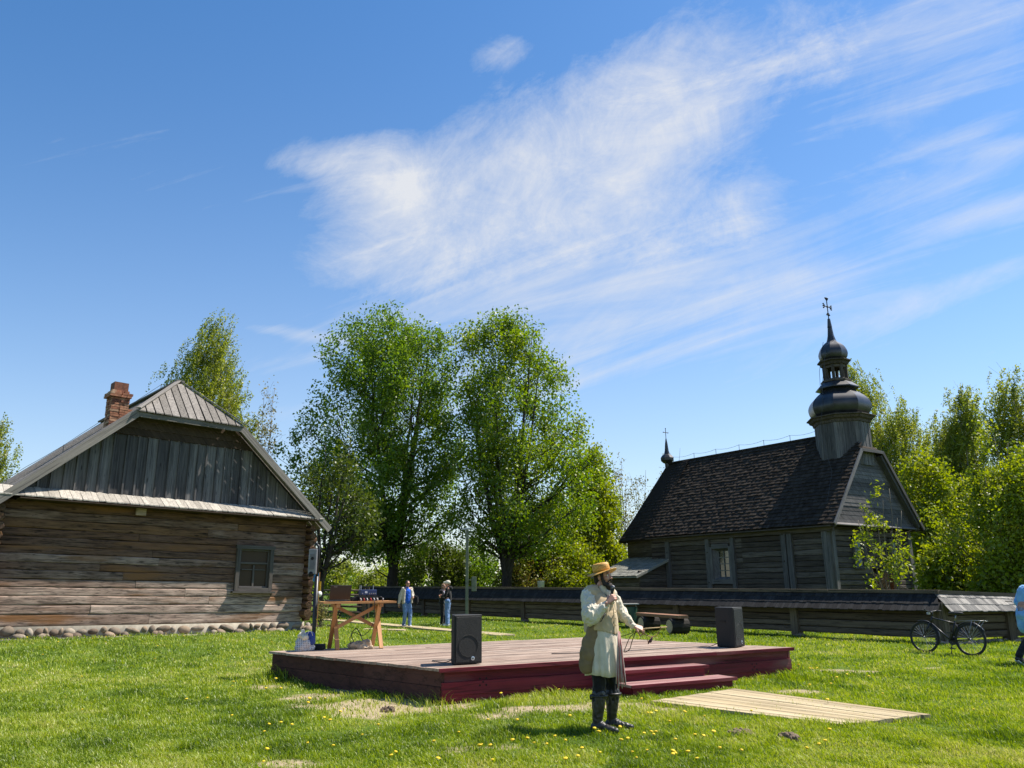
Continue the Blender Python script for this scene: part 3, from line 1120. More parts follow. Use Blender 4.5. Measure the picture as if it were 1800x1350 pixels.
    mb.tube(pts, 0.008, 4)
    for i in range(0, 13, 3):
        mb.tube([(pts[i][0], 2.6, zr(pts[i][0])), (pts[i][0], 2.6, pts[i][2] + 0.02)], 0.01, 4)
    mb.obj('lightning_wire', MAT['wire'], root)
    mb = MB(SH)
    mb.tube([(0.62, -0.4, 3.2), (0.66, -0.3, 3.0), (0.62, -0.2, 2.8), (0.45, -0.1, 2.68), (0.25, -0.05, 2.66)], 0.009, 4)
    mb.obj('loose_cable', MAT['wire'], root)
    return root


build_house()


# ================================================================== church
CH_O, CH_A = Vector((14.78, 36.5, 0)), rad(35)


def shingles(mb, O, U, V, lu, lv, course=0.25, width=0.16, thick=0.02, u0=None, u1=None, tone=None):
    O, U, V = Vector(O), unit(U), unit(V)
    Nn = unit(U.cross(V))
    if Nn.z < 0:
        Nn = -Nn
    n = int(math.ceil(lv / course))
    for j in range(n):
        v0 = j * course
        v1 = min(lv, v0 + course * 1.25)
        a = u0(v0) if u0 else 0.0
        b = u1(v0) if u1 else lu
        sag = random.uniform(-0.008, 0.008)
        u = a - random.uniform(0, width * 0.5)
        while u < b:
            w = width * random.uniform(0.7, 1.3)
            ua, ub = max(u, a), min(u + w - 0.006, b)
            if ub - ua > 0.02:
                d = random.uniform(-0.03, 0.02)
                lift = thick * random.uniform(0.8, 1.7)
                p = []
                for (uu, vv, hh) in ((ua, v0 + d, lift), (ub, v0 + d, lift), (ub, v1, 0.004), (ua, v1, 0.004)):
                    p.append(O + U * uu + V * (vv + sag) + Nn * hh)
                q = [x + Nn * thick * 0.9 for x in p]
                # grain runs up the slope
                g = [(v0, ua, 0), (v0, ub, 0), (v1, ub, 0), (v1, ua, 0)]
                mb.add(p + q, MB.HF, tone(j) if tone else None, 0, g + [(x[0], x[1], 0.02) for x in g])
            u += w


def smooth_profile(p, k=4):
    out = []
    for i in range(len(p) - 1):
        a, b, c, d = p[max(0, i - 1)], p[i], p[i + 1], p[min(len(p) - 1, i + 2)]
        for j in range(k):
            t = j / k
            out.append(tuple(0.5 * (2 * b[m] + (c[m] - a[m]) * t + (2 * a[m] - 5 * b[m] + 4 * c[m] - d[m]) * t * t + (3 * b[m] - a[m] - 3 * c[m] + d[m]) * t ** 3) for m in (0, 1)))
    out.append(p[-1])
    return out


def build_church():
    root = thing('wooden_church', 'dark weathered wooden church with shingled roof and an onion-domed front tower', 'church', CH_O, CH_A)
    ZE, ZRG, XM = 4.2, 9.12, 3.97
    YN = 12.1                                   # nave length
    # --- log walls: side (with window hole), front, far side
    wy0, wy1, wz0, wz1 = 6.3, 7.5, 1.75, 3.4
    T = Matrix.Translation((0.5, 0, 0)) @ Matrix.Rotation(rad(-90), 4, 'Z')      # x' = -y
    mb = MB(T)
    z = 0.2
    while z < 4.15:
        h = random.uniform(0.23, 0.29)
        z1 = min(z + h, 4.2)
        segs = [(-YN, -7.9), (-7.9, -5.5), (-5.5, -2.6), (-2.6, -0.45)]
        for a, b in segs:
            parts = [(a, b)]
            if a < -wy0 and b > -wy1 and z1 > wz0 and z < wz1:
                parts = [(a, -wy1), (-wy0, b)]
            for c, d in parts:
                if d - c > 0.05:
                    mb.log(c, d, random.uniform(-0.01, 0.01), z + 0.006, z1 - 0.004, 0.028, 0.2, 10, 0.012)
        z = z1
    mb.M = None
    mb.box((0.86, 6.2, 2.2), (0.06, 11.6, 4.0), rnd=0.0)
    mb.obj('side_wall', MAT['chlog'], root)
    T2 = Matrix.Translation((7.44, 0, 0)) @ Matrix.Rotation(rad(90), 4, 'Z')
    mb = MB(T2)
    z = 0.2
    while z < 4.15:
        z1 = min(z + 0.27, 4.2)
        mb.log(0.45, YN, 0, z + 0.006, z1 - 0.004, 0.028, 0.2, 10, 0.012)
        z = z1
    mb.obj('far_side_wall', MAT['chlog'], root)
    # front wall with two windows and doorway
    fw = [(2.35, 3.3), (5.6, 6.5)]
    fz0, fz1 = 2.25, 3.65
    mb = MB(Matrix.Translation((0, 0.45, 0)))
    z = 0.2
    while z < 4.15:
        h = random.uniform(0.22, 0.3)
        z1 = min(z + h, 4.2)
        cuts = [(0.6, 7.35)]
        def cut(lst, a, b):
            o = []
            for c, d in lst:
                if b <= c or a >= d:
                    o.append((c, d))
                else:
                    if a - c > 0.04:
                        o.append((c, a))
                    if d - b > 0.04:
                        o.append((b, d))
            return o
        if z1 > fz0 + 0.02 and z < fz1:
            for a, b in fw:
                cuts = cut(cuts, a, b)
        if z < 1.95:
            cuts = cut(cuts, 3.9, 5.1)
        for a, b in cuts:
            mb.log(a, b, random.uniform(-0.012, 0.012), z + 0.006, z1 - 0.004, 0.035, 0.2, 9, 0.014)
        z = z1
    mb.M = None
    mb.box((4.0, 0.85, 2.2), (6.6, 0.06, 4.0), rnd=0.0)
    mb.obj('front_wall', MAT['chlog'], root)
    # --- paired clamp timbers and corner posts
    for y, w in ((10.75, 0.3), (7.75, 0.26), (6.05, 0.22), (2.85, 0.28), (2.5, 0.28)):
        mb = MB()
        mb.box((0.42, y, 2.05), (0.16, w, 3.95), rnd=random.uniform(0.2, 0.6))
        mb.obj('clamp_post', MAT['chboard'], root)
    mb = MB()
    for y, z in ((10.75, 3.3), (7.75, 3.2), (7.75, 1.6), (2.85, 2.6), (2.85, 3.9)):
        mb = MB()
        mb.sphere((0.33, y, z), (0.03, 0.03, 0.04), 6, 4, rnd=0)
        mb.obj('peg', MAT['darkbeam'], root)
    mb = MB()
    mb.box((0.46, 0.52, 2.1), (0.26, 0.3, 4.1), rnd=0.55)
    mb.box((0.74, 0.36, 2.1), (0.24, 0.16, 4.1), rnd=0.8)
    mb.obj('corner_post', MAT['chboard'], root)
    mb = MB()
    mb.box((7.5, 0.4, 2.1), (0.3, 0.26, 4.1), rnd=0.6)
    mb.obj('corner_post', MAT['chboard'], root)
    # --- side window: splayed board casing, sash and panes
    mb = MB()
    for y in (wy0 - 0.12, wy1 + 0.12):
        mb.box((0.43, y, 2.5), (0.12, 0.3, 1.95), rnd=0.7)
    mb.box((0.43, (wy0 + wy1) / 2, wz1 + 0.1), (0.118, wy1 - wy0 - 0.04, 0.24), rnd=0.5)
    mb.box((0.43, (wy0 + wy1) / 2, wz0 - 0.1), (0.118, wy1 - wy0 - 0.04, 0.24), rnd=0.5)
    # splays
    for sgn, ya, yb in ((1, wy0, wy0 + 0.26), (-1, wy1, wy1 - 0.26)):
        mb.hexa([(0.46, ya, wz0), (0.66, yb, wz0 + 0.1), (0.69, yb, wz0 + 0.1), (0.49, ya, wz0), (0.46, ya, wz1), (0.66, yb, wz1 - 0.1), (0.69, yb, wz1 - 0.1), (0.49, ya, wz1)], 0.6)
    mb.hexa([(0.46, wy0, wz0), (0.46, wy1, wz0), (0.66, wy1 - 0.26, wz0 + 0.12), (0.66, wy0 + 0.26, wz0 + 0.12), (0.46, wy0, wz0 + 0.02), (0.46, wy1, wz0 + 0.02), (0.66, wy1 - 0.26, wz0 + 0.14), (0.66, wy0 + 0.26, wz0 + 0.14)], 0.7)
    mb.hexa([(0.46, wy0, wz1 - .02), (0.46, wy1, wz1 - .02), (0.66, wy1 - 0.26, wz1 - 0.14), (0.66, wy0 + 0.26, wz1 - 0.14), (0.46, wy0, wz1), (0.46, wy1, wz1), (0.66, wy1 - 0.26, wz1 - 0.12), (0.66, wy0 + 0.26, wz1 - 0.12)], 0.4)
    win = mb.obj('window', MAT['chboard'], root)
    mb = MB()
    ya, yb, za, zb = wy0 + 0.25, wy1 - 0.25, wz0 + 0.13, wz1 - 0.13
    for y in np.linspace(ya, yb, 3):
        mb.box((0.68, y, (za + zb) / 2), (0.04, 0.04, zb - za), rnd=0.9)
    for z in np.linspace(za, zb, 5):
        mb.box((0.682, (ya + yb) / 2, z), (0.036, yb - ya, 0.04), rnd=0.9)
    sash = wood('pale_sash_bar', [(0.12, 0.12, 0.11), (0.18, 0.18, 0.17)], contrast=0.2)
    mb.obj('sash', sash, win)
    mb = MB()
    mb.box((0.71, (ya + yb) / 2, (za + zb) / 2), (0.01, yb - ya, zb - za))
    mb.obj('pane', glassmat('dark_church_pane', (0.02, 0.022, 0.025), 0.05, 1.0), win)
    for a, b in fw:
        mb = MB()
        for x in (a + 0.05, b - 0.05):
            mb.box((x, 0.36, (fz0 + fz1) / 2), (0.12, 0.16, fz1 - fz0 + 0.1), rnd=0.3)
        for z in (fz0, fz1):
            mb.box(((a + b) / 2, 0.358, z), (b - a - 0.02, 0.15, 0.1), rnd=0.3)
        w2 = mb.obj('window', MAT['chboard'], root)
        mb = MB()
        for x in np.linspace(a + 0.13, b - 0.13, 3):
            mb.box((x, 0.43, (fz0 + fz1) / 2), (0.03, 0.03, fz1 - fz0 - 0.12), rnd=0.2)
        for z in np.linspace(fz0 + 0.07, fz1 - 0.07, 4):
            mb.box(((a + b) / 2, 0.432, z), (b - a - 0.22, 0.028, 0.03), rnd=0.2)
        mb.obj('sash', MAT['chboard'], w2)
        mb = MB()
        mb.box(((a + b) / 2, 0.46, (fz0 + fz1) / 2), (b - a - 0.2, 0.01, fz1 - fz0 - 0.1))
        mb.obj('pane', MAT['panesky'], w2)
    # --- doorway with two open leaves of diagonal boards
    mb = MB()
    mb.box((4.5, 0.62, 1.05), (1.2, 0.04, 1.9), rnd=0.0)
    mb.obj('doorway', plain('dark_interior', (0.012, 0.01, 0.009), 0.9), root)
    for xh, ang in ((3.9, rad(62)), (5.1, rad(118))):
        R = Matrix.Translation((xh, 0.36, 0.15)) @ Matrix.Rotation(-ang if xh < 4.5 else -ang, 4, 'Z')
        mb = MB(R)
        for k in range(-7, 9):
            z0 = k * 0.2
            p = []
            for x in (0.02, 0.6):
                s = 0.95 * (x)
                p.append((x, z0 + s))
            a0, a1 = max(0, min(1.85, p[0][1])), max(0, min(1.85, p[1][1]))
            b0, b1 = max(0, min(1.85, p[0][1] + 0.17)), max(0, min(1.85, p[1][1] + 0.17))
            if b0 - a0 + b1 - a1 > 0.05:
                mb.hexa([(0.02, -0.02, a0), (0.6, -0.02, a1), (0.6, 0.02, a1), (0.02, 0.02, a0), (0.02, -0.02, b0 + .001), (0.6, -0.02, b1 + .001), (0.6, 0.02, b1 + .001), (0.02, 0.02, b0 + .001)])
        mb.obj('door', MAT['doorwood'], root)
    # --- front gable of horizontal boards, projecting a little
    mb = MB()
    z = 4.28
    zt = 8.0
    while z < zt - 0.02:
        h = min(random.uniform(0.17, 0.24), zt - z)
        def xl(zz):
            return 0.14 + (zz - 4.28) * (3.13 - 0.14) / (8.03 - 4.28)
        a, b = xl(z), xl(z + h)
        y = 0.02 + random.uniform(-0.008, 0.008) - (0.03 if z < 4.4 else 0)
        a2, b2 = 7.94 - a, 7.94 - b
        mb.hexa([(a, y, z), (a2, y, z), (a2, y + 0.05, z), (a, y + 0.05, z), (b, y + 0.012, z + h - 0.008), (b2, y + 0.012, z + h - 0.008), (b2, y + 0.06, z + h - 0.008), (b, y + 0.06, z + h - 0.008)])
        z += h
    mb.hexa([(0.05, -0.16, 4.2), (7.89, -0.16, 4.2), (7.89, 0.3, 4.22), (0.05, 0.3, 4.22), (0.05, -0.16, 4.235), (7.89, -0.16, 4.235), (7.89, 0.0, 4.33), (0.05, 0.0, 4.33)], 0.9)
    mb.obj('front_gable', MAT['chboard'], root)
    # --- roof
    slope = Vector((XM, 0, ZRG - ZE))
    LV = slope.length
    mb = MB()
    vh = LV * (8.03 - ZE) / (ZRG - ZE)          # above this the half-hip cuts the front edge back
    shingles(mb, (0, -0.3, ZE), (0, 1, 0), slope, YN + 0.3, LV, 0.24, 0.17, 0.04, u0=lambda v: max(0.0, (v - vh) / (LV - vh) * 1.2))
    # backing
    mb.slab([(0.03, -0.28, ZE - 0.02), (3.07, -0.28, 8.01), (XM, 0.9, ZRG - 0.02), (XM, 11.6, ZRG - 0.02), (0.03, YN, ZE - 0.02)], (0.0, 0, -0.06), 0.0)
    # apse facets; the near one's shade put into darker shingle tones
    Lc, Mc, Q1, Q2 = Vector((0.25, YN - 0.02, ZE - 0.03)), Vector((1.05, 15.55, ZE - 0.05)), Vector((XM, 11.6, ZRG)), Vector((XM, 13.75, ZRG))
    M2c, L2c = Vector((7.94 - 1.05, 15.55, ZE - 0.05)), Vector((7.94 - 0.25, YN, ZE - 0.03))
    U = unit(Mc - Lc)
    Vv = ((Q1 + Q2) / 2 - (Lc + Mc) / 2)
    Vv = unit(Vv - U * Vv.dot(U))
    lv = ((Q1 + Q2) / 2 - Lc).dot(Vv)
    aQ1, aQ2, aM = (Q1 - Lc).dot(U), (Q2 - Lc).dot(U), (Mc - Lc).dot(U)
    shingles(mb, Lc, U, Vv, aM, lv, 0.24, 0.17, 0.025, lambda v: aQ1 * v / lv - 0.02, lambda v: aM + (aQ2 - aM) * v / lv, tone=lambda j: random.uniform(0, 0.5))
    mb.slab([Lc, Q1, Q2, Mc], (0.02, -0.02, -0.08), 0.0)
    mb.slab([Mc, Q2, M2c], (0, -0.04, -0.08), 0.2)
    mb.slab([M2c, Q2, Q1, L2c], (-0.02, -0.02, -0.08), 0.2)
    mb.slab([(7.94, -0.3, ZE), (7.94 - 3.07, -0.3, 8.03), (XM, 0.9, ZRG), (XM, 11.6, ZRG), (7.94, YN, ZE)], (0, 0, -0.08), 0.3)
    # front half-hip below the tower
    mb.slab([(3.05, -0.28, 8.02), (7.94 - 3.05, -0.28, 8.02), (XM, 0.9, ZRG)], (0, 0.05, -0.06), 0.7)
    for j in range(6):
        mb.box((XM, -0.25 + 0.16 * j, 8.05 + 0.15 * j), (1.9 - 0.3 * j, 0.2, 0.03), Matrix.Rotation(rad(42), 3, 'X'), 0.6)
    # ridge cap
    mb.beam((XM, 2.3, ZRG + 0.05), (XM, 13.75, ZRG + 0.05), 0.2, 0.1, (0, 0, 1), 0.2)
    roof = mb.obj('roof', MAT['shingle'], root)
    mb = MB()
    for sgn in (-1, 1):
        xe, xt = XM + sgn * XM, XM + sgn * 0.93
        mb.beam((xe, -0.33, ZE + 0.0), (xt, -0.33, 8.0), 0.06, 0.17, (0, 0, 1), 1.0 if sgn < 0 else 0.2)
    mb.beam((XM - 0.95, -0.33, 7.98), (XM + 0.95, -0.33, 7.98), 0.06, 0.14, (0, 0, 1), 0.4)
    mb.beam((XM + 3.7, -0.12, 4.35), (XM + 0.9, -0.12, 7.85), 0.3, 0.25, (0, 0, 1), 0.1)
    mb.obj('verge_board', MAT['chboard'], roof)
    mb = MB()
    mb.box((0.22, 6.0, ZE - 0.06), (0.5, 12.2, 0.06), rnd=0.4)
    mb.box((7.72, 6.0, ZE - 0.06), (0.5, 12.2, 0.06), rnd=0.4)
    mb.box((0.42, 6.0, ZE - 0.19), (0.2, 11.9, 0.2), rnd=0.6)
    mb.obj('eave_beam', MAT['chlog'], root)
    # --- apse walls
    mb = MB()
    pts = [(0.75, YN + 0.05), (1.45, 15.2), (6.5, 15.2), (7.2, YN + 0.05)]
    for (xa, ya), (xb, yb) in zip(pts[:-1], pts[1:]):
        d = Vector((xb - xa, yb - ya, 0))
        z = 0.2
        while z < 4.1:
            nrm = unit(Vector((d.y, -d.x, 0))) * 0.1
            mb.hexa([(xa, ya, z), (xb, yb, z), (xb + nrm.x, yb + nrm.y, z), (xa + nrm.x, ya + nrm.y, z), (xa, ya, z + 0.265), (xb, yb, z + 0.265), (xb + nrm.x, yb + nrm.y, z + 0.265), (xa + nrm.x, ya + nrm.y, z + 0.265)])
            z += 0.27
    mb.obj('apse_wall', MAT['chlog'], root)
    # --- lean-to sacristy
    mb = MB()
    z = 0.1
    while z < 2.1:
        mb.log(-1.75, 0.45, 10.95, z, z + 0.215, 0.025, 0.12, 6, 0.01)
        z += 0.22
    mb.hexa([(-0.6, 10.98, 2.1), (0.45, 10.98, 2.1), (0.45, 11.06, 2.1), (-0.6, 11.06, 2.1), (-0.6, 10.98, 2.4), (0.45, 10.98, 2.85), (0.45, 11.06, 2.85), (-0.6, 11.06, 2.4)], 0.3)
    T = Matrix.Translation((-1.75, 0, 0)) @ Matrix.Rotation(rad(-90), 4, 'Z')
    mb.M = T
    z = 0.1
    while z < 1.95:
        mb.log(-14.4, -11.0, 0, z, z + 0.215, 0.025, 0.12, 6, 0.01)
        z += 0.22
    mb.M = None
    lean = mb.obj('lean_to', MAT['chlog'], root)
    mb = MB()
    shingles(mb, (-2.2, 10.7, 1.98), (0, 1, 0), (3.1, 0, 1.12), 3.9, 3.3, 0.28, 0.16, 0.02)
    mb.slab([(-2.2, 10.72, 1.96), (0.9, 10.72, 3.08), (0.9, 14.6, 3.08), (-2.2, 14.6, 1.96)], (0, 0, -0.06), 0.5)
    mb.beam((-2.25, 10.68, 1.94), (0.5, 10.68, 2.93), 0.05, 0.14, (0, 0, 1), 0.9)
    mb.obj('lean_to_roof', wood('mossy_grey_shingle', [(0.16, 0.16, 0.145), (0.22, 0.22, 0.19), (0.27, 0.26, 0.23)], along=1.5, across=25, contrast=0.5), root)
    # --- tower: octagonal drum, onion, lantern, small onion, spire, cross
    TX, TY = XM, 1.2
    ph = math.pi / 8
    mb = MB()
    for k in range(8):
        a0, a1 = ph + k * math.pi / 4, ph + (k + 1) * math.pi / 4
        r = 1.36
        n = 6
        p0 = Vector((TX + r * math.cos(a0), TY + r * math.sin(a0), 0))
        p1 = Vector((TX + r * math.cos(a1), TY + r * math.sin(a1), 0))
        nr = unit(Vector((math.cos((a0 + a1) / 2), math.sin((a0 + a1) / 2), 0)))
        for q in range(n):
            a, b = p0.lerp(p1, q / n), p0.lerp(p1, (q + 0.96) / n)
            o = nr * random.uniform(-0.01, 0.012)
            i_ = nr * -0.06
            zt, zb = 9.66, 7.3
            mb.hexa([(a + o).xy.to_3d() + Vector((0, 0, zb)), (b + o).xy.to_3d() + Vector((0, 0, zb)), (b + i_).xy.to_3d() + Vector((0, 0, zb)), (a + i_).xy.to_3d() + Vector((0, 0, zb)),
                     (a + o).xy.to_3d() + Vector((0, 0, zt)), (b + o).xy.to_3d() + Vector((0, 0, zt)), (b + i_).xy.to_3d() + Vector((0, 0, zt)), (a + i_).xy.to_3d() + Vector((0, 0, zt))])
    tower = mb.obj('tower', MAT['chboard'], root)
    mb = MB()
    mb.lathe([(1.3, 9.52), (1.42, 9.55), (1.45, 9.68), (1.58, 9.74), (1.63, 9.84), (1.73, 9.88), (1.73, 9.93), (1.3, 10.02)], 8, (TX, TY, 0), phase=ph, rnd=0.5)
    mb.obj('cornice', MAT['chlog'], tower)
    c = math.cos(math.pi / 8)
    prof = smooth_profile([(1.34, 9.98), (1.47, 10.12), (1.56, 10.35), (1.57, 10.58), (1.46, 10.84), (1.24, 11.08), (1.0, 11.27), (0.88, 11.4), (0.82, 11.5)])
    mb = MB()
    mb.lathe(prof, 8, (TX, TY, 0), phase=ph, rnd=0.5)
    mb.lathe([(0.8, 11.47), (1.1, 11.5), (1.1, 11.55), (0.75, 11.86)], 8, (TX, TY, 0), phase=ph, rnd=0.3)
    on = mb.obj('onion_dome', MAT['onion'], tower)
    mb = MB()
    mb.lathe([(0.7, 11.84), (0.78, 11.88), (0.78, 11.98), (0.6, 12.05)], 8, (TX, TY, 0), phase=ph)
    for k in range(8):
        a = ph + k * math.pi / 4
        mb.box((TX + 0.55 * math.cos(a), TY + 0.55 * math.sin(a), 12.4), (0.14, 0.14, 0.8), Matrix.Rotation(a, 3, 'Z'))
        # little arch heads between the posts
        a2 = a + math.pi / 8
        mb.box((TX + 0.51 * math.cos(a2), TY + 0.51 * math.sin(a2), 12.72), (0.08, 0.34, 0.13), Matrix.Rotation(a2, 3, 'Z'))
    mb.lathe([(0.58, 12.78), (0.7, 12.82), (0.74, 12.95), (0.86, 13.0), (0.86, 13.06), (0.6, 13.1)], 8, (TX, TY, 0), phase=ph)
    mb.obj('lantern', MAT['chlog'], tower)
    mb = MB()
    mb.lathe(smooth_profile([(0.55, 13.09), (0.68, 13.2), (0.74, 13.36), (0.745, 13.52), (0.69, 13.7), (0.58, 13.9), (0.42, 14.06), (0.3, 14.15)]) + [(0.24, 14.24), (0.16, 14.55), (0.12, 14.95), (0.11, 14.99), (0.13, 15.0), (0.12, 15.05), (0.07, 15.5)], 8, (TX, TY, 0), phase=ph, rnd=0.4)
    mb.obj('small_onion_dome', MAT['onion'], tower)

    def cross(x, y, z0, h, w, r, fancy=True):
        m_ = MB()
        m_.tube([(x, y, z0), (x, y, z0 + h)], r, 6)
        zc = z0 + h * 0.62
        m_.tube([(x - w, y, zc), (x + w, y, zc)], r, 6)
        if fancy:
            for (ex, ez, dx, dz) in ((-w, zc, -1, 0), (w, zc, 1, 0), (0, z0 + h, 0, 1), (0, z0 + h * 0.25, 0, -1)):
                cx, cz = x + ex, ez
                px, pz = -dz, dx
                e = 0.11
                m_.tube([(cx + px * e - dx * 0.02, y, cz + pz * e - dz * 0.02), (cx + px * e * 0.6 - dx * 0.1, y, cz + pz * e * 0.6 - dz * 0.1), (cx - dx * 0.1, y, cz - dz * 0.1),
                         (cx - px * e * 0.6 - dx * 0.1, y, cz - pz * e * 0.6 - dz * 0.1), (cx - px * e - dx * 0.02, y, cz - pz * e - dz * 0.02)], r * 0.9, 5)
                for s in (-1, 1):
                    m_.sphere((cx + px * e * s, y, cz + pz * e * s), r * 1.7, 6, 4)
                m_.sphere((cx, y, cz), r * 1.9, 6, 4)
            m_.sphere((x, y, zc), r * 2.3, 6, 4)
        else:
            for q in ((-w, zc), (w, zc), (0, z0 + h)):
                m_.sphere((x + q[0], y, q[1]), r * 1.7, 6, 4)
        return m_
    cr = cross(TX, TY, 15.4, 1.3, 0.36, 0.026)
    cr.obj('cross', MAT['iron'], tower)
    # --- little turret over the apse
    mb = MB()
    yy = 13.75
    mb.lathe([(0.16, 8.8), (0.18, 9.18), (0.3, 9.24), (0.44, 9.38), (0.45, 9.54), (0.34, 9.7), (0.2, 9.8), (0.14, 10.02), (0.09, 10.5), (0.03, 10.85)], 8, (XM, yy, 0), phase=ph)
    tur = mb.obj('turret', MAT['onion'], root)
    cross(XM, yy, 10.8, 0.72, 0.22, 0.022, False).obj('cross', MAT['iron'], tur)
    # --- lightning wires
    mb = MB()
    pts = []
    for i in range(25):
        y = 13.2 - i * (13.2 - 2.6) / 24
        sagz = 0.1 * math.sin((i % 4) / 4 * math.pi)
        pts.append((XM, y, ZRG + 0.42 - sagz))
        if i % 4 == 0:
            mb.tube([(XM, y, ZRG + 0.05), (XM, y, ZRG + 0.43)], 0.014, 4)
    mb.tube(pts, 0.009, 4)
    mb.obj('lightning_wire', MAT['wire'], root)
    mb = MB()
    mb.tube([(TX - 0.05, TY, 15.3), (TX - 0.35, TY, 14.2), (TX - 1.0, TY - 0.1, 13.0), (TX - 1.25, TY, 11.8), (TX - 1.55, TY, 10.3), (TX - 1.7, TY + 0.2, 9.0), (TX - 2.1, TY - 0.5, 6.9), (TX - 3.6, TY - 0.8, 4.6)], 0.008, 4)
    mb.obj('lightning_wire', MAT['wire'], root)
    mb = MB()
    mb.tube([(TX - 0.3, TY + 0.3, 14.2), (TX - 0.8, TY + 0.4, 12.5), (TX - 0.9, TY + 0.4, 11.5)], 0.011, 4)
    mb.obj('lightning_wire', MAT['wire'], root)
    return root


build_church()


# ================================================================== churchyard wall
def build_wall():
    P0, P1, P2 = Vector((11.15, 20.98, 0)), Vector((-9.6, 49.6, 0)), Vector((15.6, 22.3, 0))
    root = thing('log_wall', 'long low churchyard wall of logs between posts under a dark shingled cap', 'wall', P0)

    def seg(P, Q, zr0, zr1, ze0, ze1, lit, first):
        d = unit(Q - P)
        L = (Q - P).length
        out = Vector((d.y, -d.x, 0)) if first else Vector((d.y, -d.x, 0))
        if out.y > 0:
            out = -out
        T = Matrix(((d.x, -out.x, 0, 0), (d.y, -out.y, 0, 0), (0, 0, 1, 0), (0, 0, 0, 1)))
        T = Matrix.Translation(P - P0) @ T
        # local: x along, y = inwards (away from the viewer side), z up
        mb = MB(T)
        mp = MB(T)
        step = 4.5 if first else 2.25
        x = 0.0
        posts = []
        while x < L:
            posts.append(x)
            x += step * random.uniform(0.94, 1.06)
        posts.append(L)
        for a, b in zip(posts[:-1], posts[1:]):
            z = 0.13
            for j in range(5):
                h = random.uniform(0.16, 0.23)
                mb.log(a + 0.1, b - 0.1, random.uniform(-0.015, 0.015), z, z + h - 0.01, 0.03, 0.12, max(5, int((b - a) / 0.4)), 0.018)
                z += h
        for x in posts:
            mp.box((x, 0.03, 0.52), (0.24, 0.26, 1.04), Matrix.Rotation(random.uniform(-0.02, 0.02), 3, 'Y'), random.uniform(0.3, 0.9))
            for q in range(2):
                mp.sphere((x + random.uniform(-.15, .15), 0.0, 0.0), (0.18, 0.16, 0.1), 8, 5, mat=1)
        mb.box((L / 2, 0.13, 0.56), (L - 0.2, 0.03, 0.82), rnd=0.2)      # backing added so no light slits show between the logs
        nm = 'log_infill'
        mb.obj(nm, MAT['fencelog'], root)
        mp.obj('post', [MAT['fencelog'], MAT['stone']], root)
        # shingled cap
        mr = MB(T)
        y_e, y_r = -0.36, 0.16
        n = int(L / 0.13)
        for row in range(3):
            t0, t1 = row / 3.0, min(1.0, (row + 1.25) / 3.0)
            x = -0.36 if first else -0.02
            while x < L:
                w = random.uniform(0.09, 0.15)
                s = min(max(x / L, 0), 1)
                ze, zr_ = ze0 + (ze1 - ze0) * s, zr0 + (zr1 - zr0) * s
                def pt(t, lift):
                    return (y_e + (y_r - y_e) * t, ze + (zr_ - ze) * t + lift)
                t0j = t0 + random.uniform(-0.02, 0.02)
                (ya, za), (yb, zb) = pt(t0j, 0.022 + random.uniform(0, 0.008)), pt(t1, 0.004)
                xa, xb = x, x + w - 0.006
                if True:      # mitre at the corner
                    k0 = (y_e + (y_r - y_e) * t0j)
                    k1 = (y_e + (y_r - y_e) * t1)
                    if first:
                        xa0, xa1 = max(xa, k0 * 0.75), max(xa, k1 * 0.75)
                    else:
                        xa0, xa1 = max(xa, -0.0 + 0.0), max(xa, 0.0)
                    if xb - max(xa0, xa1) > 0.02:
                        mr.add([(xa0, ya, za), (xb, ya, za), (xb, yb, zb), (xa1, yb, zb), (xa0, ya, za + 0.018), (xb, ya, za + 0.018), (xb, yb, zb + 0.018), (xa1, yb, zb + 0.018)], MB.HF, None, 0,
                               [(ya * 1.5, xa0, 0), (ya * 1.5, xb, 0), (yb * 1.5, xb, 0), (yb * 1.5, xa1, 0)] * 2)
                x += w
        # back slope and ridge board
        mr.slab([(-0.2, 0.68, ze0 + 0.05), (L, 0.68, ze1 + 0.05), (L, y_r, zr1), (0.1, y_r, zr0)], (0, 0, 0.02), 0.4)
        cap = mr.obj('shingle_cap', MAT['fenceshingle'] if lit else MAT['fenceshingleshade'], root)
        mr = MB(T)
        n = max(1, int(L / 3.0))
        for q in range(n):
            s0, s1 = q / n, (q + 1) / n
            mr.beam((L * s0, y_r, zr0 + (zr1 - zr0) * s0 + 0.035), (L * s1 - 0.01, y_r, zr0 + (zr1 - zr0) * s1 + 0.035), 0.2, 0.03, (0, 0, 1), 0.8)
            mr.beam((L * s0, y_r - 0.09, zr0 + (zr1 - zr0) * s0 + 0.0), (L * s1 - 0.01, y_r - 0.09, zr0 + (zr1 - zr0) * s1 + 0.0), 0.03, 0.08, (0, 0, 1), 0.7)
        mr.obj('ridge_board', MAT['fencelog'], cap)
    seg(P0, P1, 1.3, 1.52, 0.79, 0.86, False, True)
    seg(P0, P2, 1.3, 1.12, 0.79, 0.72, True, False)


build_wall()


# ================================================================== stage
ST_A = rad(27.8)
ST_O = Vector((-1.01, 11.26, 0))
ST_Z = 0.46
ST_W, ST_D, ST_K = 6.62, 4.285, -1.44     # width, depth, sideways lean of the plan


def st_pt(x, y, z=0.0):
    """point on the stage plan, x along the front, y into the depth"""
    xx = x + ST_K * y / ST_D
    c, s = math.cos(ST_A), math.sin(ST_A)
    return Vector((ST_O.x + xx * c - y * s, ST_O.y + xx * s + y * c, z))


